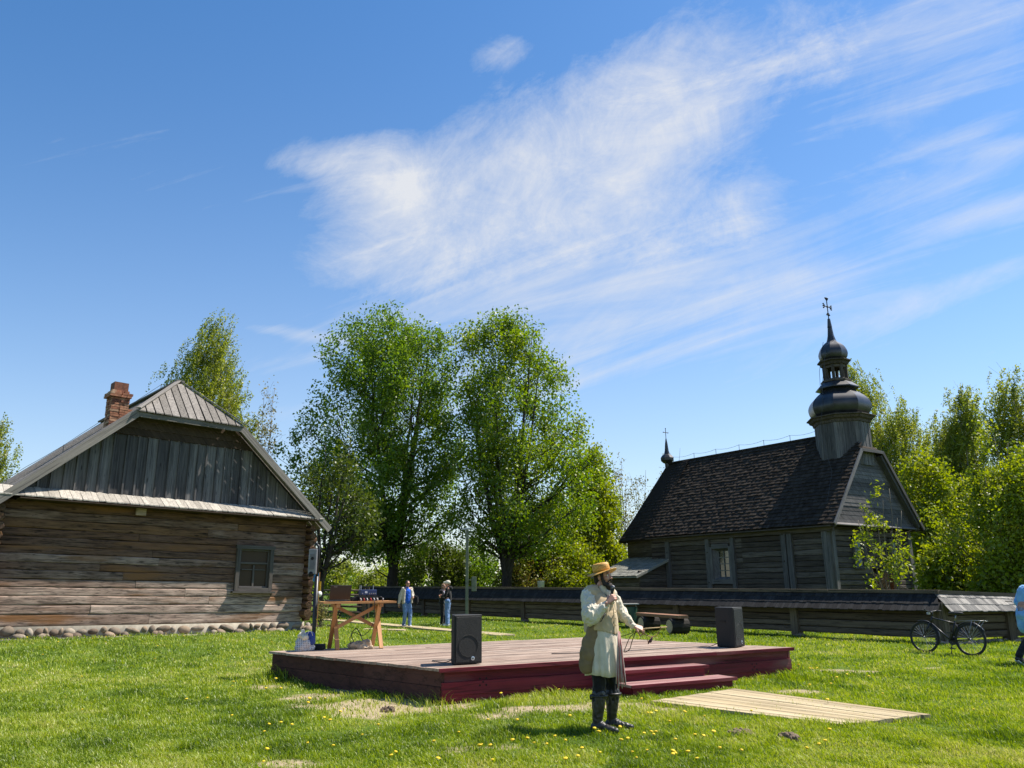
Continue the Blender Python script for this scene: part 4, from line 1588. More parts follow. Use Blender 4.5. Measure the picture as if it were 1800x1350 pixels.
def build_stage():
    root = thing('wooden_stage', 'low open-air wooden stage with worn grey deck and maroon painted sides', 'stage', ST_O, ST_A)

    def K(y):
        return ST_K * y / ST_D
    mb = MB()
    n = 31
    for i in range(n):
        y0 = -0.05 + (ST_D + 0.1) * i / n
        y1 = -0.05 + (ST_D + 0.1) * (i + 1) / n - 0.008
        # two or three lengths per row
        cuts = [-0.05 + random.uniform(-0.03, 0.02)] + sorted(random.sample([1.6, 2.4, 3.3, 4.2, 5.0], random.choice((1, 1, 2)))) + [ST_W + 0.05 + random.uniform(-0.01, 0.02)]
        for a, b in zip(cuts[:-1], cuts[1:]):
            zt = ST_Z + random.uniform(-0.003, 0.003)
            p = [(a + K(y0), y0), (b - 0.004 + K(y0), y0), (b - 0.004 + K(y1), y1), (a + K(y1), y1)]
            mb.hexa([(q[0], q[1], ST_Z - 0.035) for q in p] + [(q[0], q[1], zt) for q in p])
    mb.obj('deck', MAT['deck'], root)
    # maroon lip, fascia and skirting beams along the front
    mb = MB()
    x = -0.06
    while x < ST_W + 0.05:
        w = min(random.uniform(2.2, 3.4), ST_W + 0.06 - x)
        mb.box((x + w / 2, -0.075, ST_Z - 0.022), (w - 0.004, 0.04, 0.052))
        x += w
    mb.box((ST_W / 2, 0.02, 0.35), (ST_W - 0.04, 0.03, 0.155), rnd=0.1)
    x = 0.0
    while x < ST_W - 0.01:
        w = min(random.uniform(2.0, 3.6), ST_W - x)
        mb.box((x + w / 2, -0.015, 0.188), (w - 0.003, 0.06, 0.165))
        mb.box((x + w / 2, -0.005, 0.03), (w - 0.003, 0.05, 0.145))
        x += w
    # the short end on the right and the back
    for ya, yb, xa, xb in ((0.0, ST_D, ST_W - 0.005, ST_W - 0.005 + ST_K),):
        for z0, z1, o in ((0.27, 0.42, 0), (0.1, 0.265, 0.02), (-0.04, 0.095, 0.01)):
            mb.hexa([(xa + o, ya, z0), (xa + 0.04 + o, ya, z0), (xb + 0.04 + o, yb, z0), (xb + o, yb, z0), (xa + o, ya, z1), (xa + 0.04 + o, ya, z1), (xb + 0.04 + o, yb, z1), (xb + o, yb, z1)])
    mb.box((ST_W / 2 + ST_K, ST_D - 0.02, 0.2), (ST_W - 0.1, 0.04, 0.44), rnd=0.2)
    mb.obj('front_fascia', MAT['redpaint'], root)
    # left end: two tiers of broad planks
    mb = MB()
    for z0, z1, o in ((0.22, 0.42, 0.0), (-0.05, 0.215, -0.012)):
        ya = 0.0
        while ya < ST_D - 0.01:
            yb = min(ST_D, ya + random.uniform(1.3, 2.2))
            xa, xb = K(ya) + o, K(yb) + o
            mb.hexa([(xa, ya, z0), (xa + 0.05, ya, z0), (xb + 0.05, yb - 0.004, z0), (xb, yb - 0.004, z0), (xa, ya, z1), (xa + 0.05, ya, z1), (xb + 0.05, yb - 0.004, z1), (xb, yb - 0.004, z1)])
            ya = yb
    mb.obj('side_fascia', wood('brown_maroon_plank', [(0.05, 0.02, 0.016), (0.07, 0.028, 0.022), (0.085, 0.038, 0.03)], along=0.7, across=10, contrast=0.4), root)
    # drilled vent holes
    hole = plain('hole_black', (0.01, 0.005, 0.005), 0.9)
    for x, zc in ((0.62, 0.25), (5.75, 0.18)):
        for dx, dz in ((-0.05, -0.04), (0.05, -0.04), (-0.05, 0.05), (0.05, 0.05), (0, 0.005)):
            mb = MB()
            mb.tube([(x + dx, -0.049, zc + dz), (x + dx, -0.044, zc + dz)], 0.014, 8)
            mb.obj('vent_hole', hole, root)
    # two steps
    worn = wood('worn_maroon_tread', [(0.22, 0.1, 0.095), (0.28, 0.145, 0.135), (0.33, 0.19, 0.175)], along=0.6, across=12, contrast=0.35)
    for (x0, x1, yf, yb, zt) in ((2.62, 4.62, -0.8, -0.38, 0.155), (2.62, 4.4, -0.42, -0.06, 0.315)):
        mb = MB()
        for q in range(3):
            ya = yf + (yb - yf) * q / 3
            ye = yf + (yb - yf) * (q + 1) / 3 - 0.006
            mb.box(((x0 + x1) / 2, (ya + ye) / 2, zt - 0.018), (x1 - x0, ye - ya, 0.036))
        st = mb.obj('step', worn, root)
        mb = MB()
        mb.box(((x0 + x1) / 2, yf - 0.012, zt - 0.02), (x1 - x0 + 0.01, 0.02, 0.046), rnd=0.8)
        mb.box(((x0 + x1) / 2, yf + 0.05, (zt - 0.04) / 2 - 0.02), (x1 - x0 - 0.1, 0.03, zt), rnd=0.3)
        for x in (x0 + 0.05, x1 - 0.05):
            mb.box((x, (yf + yb) / 2 + 0.03, (zt - 0.04) / 2 - 0.02), (0.035, yb - yf - 0.06, zt), rnd=0.1)
        mb.obj('riser', MAT['redpaint'], st)
    return root


build_stage()


def boardwalk(name, label, corners, n, z, group, jit=0.02):
    """planks laid flat on the lawn: corners nl, fl, fr, nr; planks run from the l side to the r side"""
    nl, fl, fr, nr = [Vector(c) for c in corners]
    o = Vector(((nl.x + fr.x) / 2, (nl.y + fr.y) / 2, 0))
    mb = MB()
    for i in range(n):
        t0, t1 = i / n, (i + 0.95) / n
        a0, a1 = nl.lerp(fl, t0) - o, nl.lerp(fl, t1) - o
        b0, b1 = nr.lerp(fr, t0) - o, nr.lerp(fr, t1) - o
        e = (b0 - a0) * random.uniform(-jit, jit) * 0.4
        zz = z + random.uniform(-0.004, 0.004)
        base = ground_h(o.x, o.y)
        p = [a0, b0 + e, b1 + e, a1]
        mb.hexa([(q.x, q.y, base - 0.01) for q in p] + [(q.x, q.y, base + zz) for q in p])
    ob = mb.obj(name, MAT['pine'], loc=o)
    return tag(ob, label, 'boardwalk', group)


boardwalk('boardwalk', 'broad pale plank walkway on the grass leading from the maroon steps', [(1.84, 11.12, 0), (3.3, 12.3, 0), (4.94, 9.85, 0), (3.64, 9.23, 0)], 12, 0.04, 'plank walkways')
a, b = gz(572, 1090), gz(892, 1119)
d = unit(b - a)
s = Vector((-d.y, d.x, 0)) * 0.3
boardwalk('boardwalk', 'long narrow pale plank walkway crossing the lawn at the feet of the man in blue', [a - s, a + s, b + s, b - s], 3, 0.05, 'plank walkways', 0.0)
a, b = gz(640, 1112), gz(712, 1114)
boardwalk('boardwalk', 'short pale plank walkway piece lying behind the stage beyond the table', [a + Vector((0, -.3, 0)), a + Vector((0, .35, 0)), b + Vector((0, .3, 0)), b + Vector((0, -.35, 0))], 3, 0.05, 'plank walkways', 0.0)
#@@PART3

# ================================================================== vegetation
def leaf_object(name, cen, size, mat, parent, rng, droop=0.0, aspect=0.62, rnd=None):
    n = len(cen)
    cen = np.asarray(cen, dtype=np.float64)
    # random frames, leaf blades biased to face up and outwards
    nrm = rng.normal(size=(n, 3)) + np.array([0, 0, 0.55])
    nrm /= np.linalg.norm(nrm, axis=1)[:, None]
    t = rng.normal(size=(n, 3)) + np.array([0, 0, -droop])
    t -= nrm * np.sum(t * nrm, axis=1)[:, None]
    t /= np.linalg.norm(t, axis=1)[:, None] + 1e-9
    b = np.cross(nrm, t)
    s = size * rng.uniform(0.65, 1.35, n)
    V = np.empty((n, 4, 3))
    V[:, 0] = cen - t * (s * 0.5)[:, None]
    V[:, 1] = cen + b * (s * aspect * 0.5)[:, None] + nrm * (s * 0.1)[:, None]
    V[:, 2] = cen + t * (s * 0.5)[:, None]
    V[:, 3] = cen - b * (s * aspect * 0.5)[:, None] + nrm * (s * 0.1)[:, None]
    me = bpy.data.meshes.new(name)
    me.vertices.add(n * 4)
    me.vertices.foreach_set('co', V.reshape(-1).astype(np.float32))
    me.loops.add(n * 4)
    me.loops.foreach_set('vertex_index', np.arange(n * 4, dtype=np.int32))
    me.polygons.add(n)
    me.polygons.foreach_set('loop_start', np.arange(0, n * 4, 4, dtype=np.int32))
    me.update(calc_edges=True)
    a = me.attributes.new('rnd', 'FLOAT', 'FACE')
    a.data.foreach_set('value', (rng.random(n) if rnd is None else rnd).astype(np.float32))
    me.materials.append(mat)
    o = bpy.data.objects.new(name, me)
    COL.objects.link(o)
    o.parent = parent
    return o


def noise3(p, s, seed):
    return np.array([mnoise.noise((q[0] * s + seed, q[1] * s + 3.7, q[2] * s - seed)) for q in p])


def tree(name, label, px, Y, env, leafmat_, nclu=500, nleaf=60, leaf=0.2, csig=0.45, stems=3, fork=2.5, trunk_r=0.3, bark='bark', seed=1,
         drift=(0, 0, 0), gap=0.0, droop=0.3, lean=0.0, branches=90, shell=0.55, group=None, cat='tree', hang=0.0, spread=0.45, x=None, nstrand=0):
    """tapered stems and limbs, then leaf clusters spread through the crown envelope env = [(z, r_left, r_right)...]"""
    rng = np.random.default_rng(seed)
    rnd = random.Random(seed)
    if x is None:
        r = ray(px, 1028)
        x = r.x / r.y * Y
    z0 = float(ground_h(x, Y))
    root = thing(name, label, cat, (x, Y, z0), 0, group)
    env = sorted(env)
    zs = np.array([e[0] for e in env]) - z0
    rl = np.array([e[1] for e in env])
    rr = np.array([e[2] for e in env])
    # cluster centres
    C = []
    zmin, zmax = zs[0], zs[-1]
    rmax = max(rl.max(), rr.max())
    tries = 0
    while len(C) < nclu and tries < nclu * 60:
        tries += 1
        z = rng.uniform(zmin, zmax)
        a = np.interp(z, zs, rl)
        b = np.interp(z, zs, rr)
        th = rng.uniform(0, 2 * math.pi)
        cx = math.cos(th)
        R = b * (0.5 + 0.5 * cx) + a * (0.5 - 0.5 * cx)
        if rng.uniform() > ((R / rmax) ** 1.3):
            continue
        rho = rng.uniform() ** shell
        R *= 1 + 0.22 * mnoise.noise((math.cos(th) * 1.7 + seed, math.sin(th) * 1.7, z * 0.42))
        p = (cx * R * rho, math.sin(th) * R * rho, z)
        if gap and mnoise.noise((p[0] * 0.55 + seed, p[1] * 0.55, p[2] * 0.5)) < gap - 0.35:
            continue
        C.append(p)
    C = np.array(C)
    C[:, 0] += lean * (C[:, 2] / zmax)
    # stems
    tr = MB()
    S = []
    tops = []
    for k in range(stems):
        ang = 2 * math.pi * (k + rnd.uniform(-0.2, 0.2)) / stems + rnd.uniform(0, 1)
        zt = zmax * (0.97 if k == 0 else rnd.uniform(0.72, 0.95))
        w = 0.0 if stems == 1 else spread * np.interp(zt * 0.8, zs, (rl + rr) / 2)
        off = Vector((math.cos(ang) * w, math.sin(ang) * w, 0))
        f = fork * rnd.uniform(0.75, 1.25)
        pts, rads = [], []
        m = 9
        for i in range(m + 1):
            t = i / m
            z = zt * t
            s = 0 if z < f else ((z - f) / (zt - f)) ** 0.75
            wob = Vector((rnd.uniform(-1, 1), rnd.uniform(-1, 1), 0)) * 0.09 * (t > 0.05) * min(1.0, zt / 10)
            base = Vector((rnd.uniform(-.1, .1) if False else 0, 0, 0))
            pts.append(Vector((off.x * s + lean * t * t, off.y * s, z)) + wob + base)
            q = trunk_r * (1.25 if k == 0 and stems == 1 else 1.0)
            rads.append(max(0.012, q * (1 - t) ** 0.9 * (1.0 if z < f else 0.72)) * (1.35 if t == 0 else 1))
        tr.tube(pts, rads, 8, rnd.random())
        S.append((pts, rads))
    # limbs reaching clusters
    order = list(range(len(C)))
    rnd.shuffle(order)
    for ci in order[:branches]:
        c = Vector(C[ci])
        best = None
        for pts, rads in S:
            for i in range(1, len(pts) - 1):
                p = pts[i]
                h = (Vector((c.x, c.y, 0)) - Vector((p.x, p.y, 0))).length
                dz = c.z - p.z
                cost = abs(dz - h * 0.8) + h * 0.55 + (8 if dz < 0.1 else 0) + (3 if p.z < fork * 0.8 else 0)
                if best is None or cost < best[0]:
                    best = (cost, p, rads[i])
        _, p, r0 = best
        mid = p.lerp(c, 0.5) + Vector((rnd.uniform(-.2, .2), rnd.uniform(-.2, .2), -0.08 * (c - p).length))
        q1 = p.lerp(mid, 0.5) + Vector((rnd.uniform(-.1, .1), rnd.uniform(-.1, .1), 0.02))
        rr0 = min(r0 * 0.5, 0.015 + 0.016 * (c - p).length)
        tr.tube([p, q1, mid, mid.lerp(c, 0.55), c], [rr0, rr0 * 0.8, rr0 * 0.6, rr0 * 0.4, 0.008], 5, rnd.random(), cap=False)
        for q in range(2):
            e = c + Vector((rnd.gauss(0, .6), rnd.gauss(0, .6), rnd.gauss(0.2, .4))) * min(1, csig * 2)
            tr.tube([mid.lerp(c, 0.5), e], [rr0 * 0.4, 0.006], 4, rnd.random(), cap=False)
    tr.obj('trunk', MAT[bark], root, smooth=True)
    # leaves
    n = len(C)
    cs = rng.uniform(0.6, 1.4, n)
    cen = np.repeat(C, nleaf, axis=0)
    sc = np.repeat(cs, nleaf)[:, None]
    if nstrand:
        # hanging strands: leaves strung along a few threads per cluster
        sid = rng.integers(0, nstrand, n * nleaf) + np.repeat(np.arange(n), nleaf) * nstrand
        so = rng.normal(size=(n * nstrand, 3)) * csig
        sl = rng.uniform(0.5, 1.0, n * nstrand) * hang
        t = rng.uniform(0, 1, n * nleaf)
        P = cen + so[sid]
        P[:, 2] -= t * sl[sid]
        P += np.array(drift)[None, :] * (t * sl[sid])[:, None] * 0.6
        P += rng.normal(size=P.shape) * 0.06
    else:
        P = cen + np.clip(rng.normal(size=(n * nleaf, 3)), -1.7, 1.7) * csig * sc * np.array([0.8, 0.8, 1.05])
        P += np.array(drift)[None, :] * rng.uniform(0, 1, (n * nleaf, 1))
    keep = P[:, 2] > 0.3
    P = P[keep]
    tone = np.clip(np.repeat(rng.uniform(0.15, 0.85, n), nleaf)[keep] + rng.normal(size=len(P)) * 0.18, 0, 1)
    leaf_object('crown', P, leaf, MAT[leafmat_], root, rng, droop, rnd=tone)
    return root


MAPLES = 'tall broad trees beyond the churchyard wall'
tree('maple_tree', 'tallest maple tree, dense and deep green, its dark trunk behind the man in blue', 690, 50,
     [(19.7, .5, .3), (19.0, 2.8, 1.3), (17.6, 4.4, 3.6), (14.5, 5.8, 4.5), (11, 6.4, 4.6), (7.5, 6.9, 4.2), (4.8, 5.0, 3.8), (3.4, 2.6, 2.2)], 'maple_dark',
     860, 84, 0.19, 0.45, 5, 3.2, 0.3, seed=3, gap=0.27, branches=170, droop=0.8, drift=(-.25, 0, 0), group=MAPLES)
tree('maple_tree', 'broad maple tree with upright limbs forking low above the wall, right of the lamp post', 890, 47,
     [(18.0, .8, .6), (17.2, 2.9, 2.4), (14.8, 3.7, 3.7), (12, 3.6, 4.6), (8.5, 3.5, 5.5), (5.5, 3.3, 5.6), (3.6, 2.2, 4.0)], 'maple',
     690, 72, 0.19, 0.43, 7, 2.6, 0.27, seed=5, gap=0.3, branches=190, droop=0.8, spread=0.62, group=MAPLES)
tree('maple_tree', 'smaller dark leaning tree beside the log house corner, in front of the rail fence', 562, 37,
     [(8.8, .5, .2), (7.6, 1.4, .9), (6.2, 1.9, 1.9), (4.8, 1.9, 2.6), (3.4, 1.7, 2.6), (2.8, .9, 1.4)], 'deep',
     120, 46, 0.17, 0.34, 4, 1.2, 0.2, seed=8, gap=0.4, branches=60, droop=0.8, drift=(-.2, 0, 0), lean=0.6, group=MAPLES)
tree('lime_tree', 'bright yellow-green bushy tree left of the church roof', 1050, 55,
     [(11.0, .4, .3), (9.6, 1.6, .9), (7.5, 2.2, 1.4), (5, 2.8, 1.9), (2.5, 2.6, 2.0)], 'lime', 300, 75, 0.22, 0.42, 4, 1.5, 0.16, seed=12, gap=0.2, branches=70)
tree('lime_tree', 'low yellow-green tree under the big maple, left of the straw hat', 985, 54,
     [(7.4, .5, .5), (6.0, 2.4, 2.2), (4, 2.8, 2.6), (2.2, 2.2, 2.2)], 'lime', 210, 70, 0.2, 0.42, 3, 1.4, 0.12, seed=13, gap=0.25, branches=60)
UNDER = 'low trees and shrubs behind the wall'
for i, (px, Y, h, r, m, lab) in enumerate([
        (655, 66, 2.8, 1.8, 'birch', 'low pale shrub seen through the gap under the maple crown'),
        (600, 70, 3.6, 2.0, 'birch', 'pale green low tree beyond the rail fence'),
        (772, 53, 4.6, 2.0, 'deep', 'thin leafy shrub behind the pair in dark clothes'),  # shade between the trunks put into a darker leaf colour
        (830, 55, 4.8, 2.3, 'maple_dark', 'green shrub behind the lamp post and its box'),  # darker leaf stands for the shade here too
        (930, 52, 3.6, 2.2, 'rusty', 'yellowish shrub right of the low forked maple trunk'),
        (962, 51, 3.3, 1.7, 'rusty', 'yellow-brown shrub behind the white pail above the wall'),
        (1015, 50, 3.8, 1.9, 'lime', 'lime shrub directly behind the straw hat'),
        (1085, 54, 3.6, 1.9, 'lime', 'lime shrub beside the church lean-to'),
        (735, 58, 4.6, 2.0, 'deep', 'green shrub between the trunks of the tallest maple and the pair')]):  # shaded by its leaf colour, like the two above
    tree('shrub', lab, px, Y, [(h, .3, .3), (h * .75, r * .8, r * .8), (h * .4, r, r), (1.0, r * .8, r * .8)], m, 110, 60, 0.18, 0.36, 4, 0.6, 0.05, 'greybark', 20 + i, gap=0.25, branches=60, group=UNDER, cat='shrub')
THIN = 'thin sparse trees just coming into leaf'
for i, (px, Y, top, r, lab) in enumerate([
        (1098, 64, 12.0, 1.3, 'thin sparse yellowish tree between the lime tree and the church roof'),
        (1133, 66, 11.4, 1.5, 'thin sparse yellowish tree close to the left roof edge of the church'),
        (1195, 72, 14.4, 2.2, 'thin sparse tree showing behind the little church turret'),
        (446, 50, 15.0, 1.1, 'thin sparse brownish tree behind the right slope of the log house roof'),
        (428, 54, 12.5, 1.0, 'short sparse tree beside the thin brownish tree behind the log house')]):
    tree('young_tree', lab, px, Y, [(top, .1, .1), (top * .88, r * .5, r * .5), (top * .65, r, r), (top * .3, r * .9, r * .9)], 'buds', 120, 13, 0.17, 0.3, 5, 2.0, 0.1, 'greybark', 40 + i, gap=0.1, branches=110, group=THIN, spread=0.5)
BIR = 'birches with wind-blown hanging twigs'
for i, (px, Y, env, n, lab, m, dr) in enumerate([
        (342, 50, [(19.7, .3, .2), (18.4, 1.2, .8), (16, 2.6, 1.9), (12, 3.6, 2.9), (8, 3.4, 3.0), (5, 2, 2)], 420, 'tall birch tree with drooping twigs behind the log house ridge', 'birch', (-.55, 0, 0)),
        (1540, 60, [(19.2, .3, .4), (17.8, 1.2, 1.6), (15, 2.0, 2.7), (11, 2.4, 3.2), (6, 2.2, 3.0)], 290, 'tall birch tree rising directly behind the church tower', 'birch', (.5, 0, 0)),
        (1618, 57, [(15.4, .6, .6), (14.4, 2.0, 1.7), (11, 3.0, 2.8), (6, 3, 3), (3.5, 2, 2)], 280, 'rounded birch tree between the church tower and the right-hand trees', 'birch', (-.35, 0, 0)),
        (1706, 52, [(13.6, .3, .3), (11.5, 1.1, 1.1), (9, 1.8, 1.8), (5, 2, 2)], 170, 'slender birch tree standing second in the right-hand row', 'birch', (-.4, 0, 0)),
        (1742, 50, [(14.6, .3, .3), (12.6, 1.0, 1.0), (9.5, 1.9, 1.9), (5, 2.2, 2.2)], 200, 'pointed birch tree leaning with the wind above the right-hand maple', 'birch', (-.45, 0, 0)),
        (1846, 44, [(13.6, .3, .3), (12.2, 1.0, 1.2), (10, 1.8, 2), (5, 2, 2)], 170, 'feathery birch tree cut by the right picture edge', 'birch', (-.5, 0, 0)),
        (-52, 48, [(12.2, .1, .1), (11, .8, .7), (8, 1.5, 1.2), (4, 1.6, 1.4)], 110, 'birch tree cut by the left picture edge beyond the house roof', 'birch', (-.3, 0, 0))]):
    tree('birch_tree', lab, px, Y, env, m, int(n * 1.4), 160, 0.13, 0.38, 2 if i else 3, 5.0, 0.16, 'birchbark', 60 + i, branches=120, hang=1.5, nstrand=5, drift=dr, group=BIR, spread=0.35, gap=0.12, droop=1.2)
tree('maple_tree', 'young maple tree with bright green crown at the right end of the wall', 1768, 31,
     [(7.6, .5, .5), (6.8, 1.5, 1.5), (5.2, 2.3, 2.3), (3.4, 2.3, 2.3), (2.0, 1.8, 1.9)], 'lime', 250, 95, 0.125, 0.3, 4, 1.3, 0.12, 'greybark', seed=81, gap=0.46, branches=110)
tree('lime_tree', 'yellow-green tree filling the gap right of the church front', 1645, 45,
     [(8.6, .4, .4), (7.6, 1.1, 1.3), (5.6, 1.6, 2.2), (3.5, 1.7, 2.5), (1.6, 1.4, 2.2)], 'lime', 220, 60, 0.2, 0.38, 4, 1.2, 0.12, 'greybark', seed=82, gap=0.2, branches=80)
for i, (px, Y, h, r, m, lab) in enumerate([
        (1668, 33, 3.0, 1.1, 'lime', 'lime green bush behind the wall left of the young maple'),
        (1722, 36, 2.8, 1.5, 'maple', 'dark green bush under the young maple'),
        (1795, 30, 3.0, 1.6, 'lime', 'yellow-green bush above the end of the wall'),
        (1850, 36, 7.0, 2.4, 'lime', 'green tree just beyond the right picture edge')]):
    tree('shrub', lab, px, Y, [(h, .3, .3), (h * .75, r * .8, r * .8), (h * .4, r, r), (0.8, r * .8, r * .8)], m, 130, 64, 0.17, 0.32, 4, 0.5, 0.05, 'greybark', 90 + i, gap=0.2, branches=60, group=UNDER, cat='shrub')
tree('sapling', 'spindly maple sapling with tufts of young leaves in front of the church front wall', 1562, 27,
     [(4.9, .15, .15), (4.2, .5, .4), (3.2, 1.0, .6), (2.2, 1.1, .8), (1.4, .7, .7)], 'lime', 62, 18, 0.125, 0.12, 8, 0.3, 0.03, 'greybark', seed=99, branches=75, spread=0.9, gap=0.0, droop=0.6)
# flower bed at the house corner
for i, (px, py, Y, h, r, m, lab) in enumerate([(566, 1088, 27, 0.95, 0.42, 'buds', 'yellowish round bush beside the log house corner'),
                                               (590, 1102, 27.5, 0.5, 0.45, 'birch', 'low grey-green plant clump left of the table legs'),
                                               (550, 1108, 25.5, 0.45, 0.35, 'lime', 'low leafy plant at the foot of the house corner')]):
    tree('bush', lab, px, Y, [(h, .1, .1), (h * .7, r * .8, r * .8), (h * .3, r, r), (0.1, r * .8, r * .8)], m, 40, 40, 0.07, 0.1, 5, 0.1, 0.012, 'greybark', 120 + i, branches=30, cat='bush')


# far wood on the horizon
def far_wood():
    rng = np.random.default_rng(77)
    P, T = [], []
    for k in range(150):
        x = rng.uniform(-190, 190)
        y = rng.uniform(150, 190)
        h = rng.uniform(4, 8)
        r = rng.uniform(2.5, 5)
        q = rng.normal(size=(150, 3)) * np.array([r * .5, r * .5, h * .24]) + np.array([x, y, h * .5])
        P.append(q)
        T.append(np.full(150, rng.uniform(0.2, 0.9)))
    P, T = np.concatenate(P), np.concatenate(T)
    P[:, 2] = np.maximum(P[:, 2], 0.2)
    o = leaf_object('distant_wood', P, 1.1, MAT['maple'], None, rng, 0.2, 0.8, T)
    tag(o, 'far-off belt of trees along the horizon', 'wood', kind='stuff')


far_wood()


# ================================================================== lawn
def in_poly(x, y, poly):
    ins = np.zeros(len(x), bool)
    n = len(poly)
    for i in range(n):
        x0, y0 = poly[i]
        x1, y1 = poly[(i + 1) % n]
        c = ((y0 > y) != (y1 > y)) & (x < (x1 - x0) * (y - y0) / (y1 - y0 + 1e-12) + x0)
        ins ^= c
    return ins


def lawn():
    rng = np.random.default_rng(5)
    N = 760000
    Y0, Y1 = 6.6, 48.0
    # density falls off with distance
    u = rng.random(N)
    k = 0.9
    a, b = Y0 ** -k, Y1 ** -k
    y = (a + (b - a) * u) ** (-1 / k)
    x = y * rng.uniform(-0.85, 0.86, N)
    ok = np.ones(N, bool)
    stage = [tuple(st_pt(*q).xy) for q in ((0, 0), (ST_W, 0), (ST_W, ST_D), (0, ST_D))]
    steps = [tuple(st_pt(*q).xy) for q in ((2.65, -0.78), (4.6, -0.78), (4.6, 0.1), (2.65, 0.1))]
    c, s = math.cos(HOUSE_A), math.sin(HOUSE_A)
    hp = [(HOUSE_O.x + px * c - py * s, HOUSE_O.y + px * s + py * c) for px, py in ((-8.2, -0.22), (0.2, -0.22), (0.2, 9), (-8.2, 9))]
    path = [(1.84, 11.12), (3.3, 12.3), (4.94, 9.85), (3.64, 9.23)]
    for poly in (stage, steps, hp):
        ok &= ~in_poly(x, y, poly)
    ok &= ~(in_poly(x, y, path) & (rng.random(N) > 0.05))
    sm = sand_mask(x, y)
    ok &= rng.random(N) > sm * 0.82
    # trodden thin places
    thin = np.sin(x * 1.9 + 1.3 * np.sin(y * 1.1)) * np.sin(y * 1.6 + 1.1 * np.sin(x * 0.9))
    ok &= rng.random(N) > np.clip(thin - 0.25, 0, 1) * 0.5
    x, y, thin = x[ok], y[ok], thin[ok]
    n = len(x)
    z = ground_h(x, y)
    far = np.maximum(1.0, y / 9.0)
    tuft = np.clip((fbm(x * 3.1, y * 3.1, 21.0, 3) - 0.5) * 3.6, -1, 1.3)
    h = rng.uniform(0.026, 0.07, n) * (1 + 0.6 * tuft - 0.25 * np.clip(thin, 0, 1))
    # taller growth along the stage, the walkway and the house foot
    tall = np.zeros(n)
    def near_seg(p, q, w):
        p, q = np.array(p), np.array(q)
        d = q - p
        t = np.clip(((x - p[0]) * d[0] + (y - p[1]) * d[1]) / d.dot(d), 0, 1)
        return np.exp(-(((x - p[0] - t * d[0]) ** 2 + (y - p[1] - t * d[1]) ** 2) / w ** 2))
    A, B, Cc = stage[0], stage[1], stage[3]
    patch = 0.5 + 0.5 * np.sin(x * 3.3 + y * 2.1)
    tall = np.maximum(tall, near_seg(A, B, 0.28) * patch * 0.9)
    tall = np.maximum(tall, near_seg(Cc, A, 0.35) * patch * 1.0)
    tall = np.maximum(tall, near_seg(hp[0], hp[1], 0.5) * 0.15)
    tall = np.maximum(tall, near_seg(path[0], path[3], 0.2) * 0.35)
    for gx, gy, w, am in [(*gz(505, 1195).xy, .5, 2.2), (*gz(470, 1200).xy, .3, 1.2), (*gz(1140, 1230).xy, .14, 2.4), (*gz(960, 1222).xy, .4, 1.0), (*gz(790, 1245).xy, .3, 1.0),
                          (*gz(1400, 1195).xy, .5, 1.0), (*gz(1240, 1125).xy, .4, 3.0), (*gz(860, 1300).xy, .3, 0.9), (*gz(880, 1245).xy, .25, .9)]:
        tall = np.maximum(tall, am * np.exp(-((x - gx) ** 2 + (y - gy) ** 2) / w ** 2))
    h = h * (1 + tall * 1.5)
    h *= np.minimum(1.15, far ** 0.15)
    w = rng.uniform(0.0045, 0.0085, n) * far
    broad = rng.random(n) < 0.05
    w = np.where(broad, w * 2.6, w)
    h = np.where(broad, h * 0.75, h)
    th = rng.uniform(0, 2 * math.pi, n)
    lean = rng.uniform(0.15, 0.95, n) * h
    lth = rng.uniform(0, 2 * math.pi, n)
    dx, dy = np.cos(lth) * lean - 0.25 * h, np.sin(lth) * lean
    cx, cy = np.cos(th) * w * 0.5, np.sin(th) * w * 0.5
    V = np.empty((n, 5, 3), np.float32)
    V[:, 0] = np.stack([x - cx, y - cy, z - 0.005], 1)
    V[:, 1] = np.stack([x + cx, y + cy, z - 0.005], 1)
    V[:, 2] = np.stack([x + cx * .8 + dx * .38, y + cy * .8 + dy * .38, z + h * 0.6], 1)
    V[:, 3] = np.stack([x - cx * .8 + dx * .38, y - cy * .8 + dy * .38, z + h * 0.6], 1)
    V[:, 4] = np.stack([x + dx, y + dy, z + h * (0.95 - 0.25 * rng.random(n))], 1)
    me = bpy.data.meshes.new('grass')
    me.vertices.add(n * 5)
    me.vertices.foreach_set('co', V.reshape(-1))
    base = np.arange(n, dtype=np.int32)[:, None] * 5
    loops = np.concatenate([base + np.array([[0, 1, 2, 3]]), base + np.array([[3, 2, 4]])], 1).reshape(-1)
    me.loops.add(n * 7)
    me.loops.foreach_set('vertex_index', loops.astype(np.int32))
    me.polygons.add(n * 2)
    st = (np.arange(n)[:, None] * 7 + np.array([[0, 4]])).reshape(-1)
    me.polygons.foreach_set('loop_start', st.astype(np.int32))
    me.update(calc_edges=True)
    big = 0.5 + 1.15 * (fbm(x * 0.7, y * 0.7, 1.0, 3) - 0.5) + 0.75 * (fbm(x * 3.1, y * 3.1, 8.0, 2) - 0.5)
    col = np.clip(big * 0.8 + rng.normal(size=n) * 0.16 - 0.02 + (rng.random(n) < 0.05) * 0.45 - np.clip(tall, 0, 1) * 0.2, 0, 1)
    at_ = me.attributes.new('rnd', 'FLOAT', 'FACE')
    at_.data.foreach_set('value', np.repeat(col, 2).astype(np.float32))
    me.materials.append(MAT['grass'])
    o = bpy.data.objects.new('grass', me)
    COL.objects.link(o)
    tag(o, 'short bright green lawn grass', 'grass', kind='stuff')


lawn()
#@@PART4

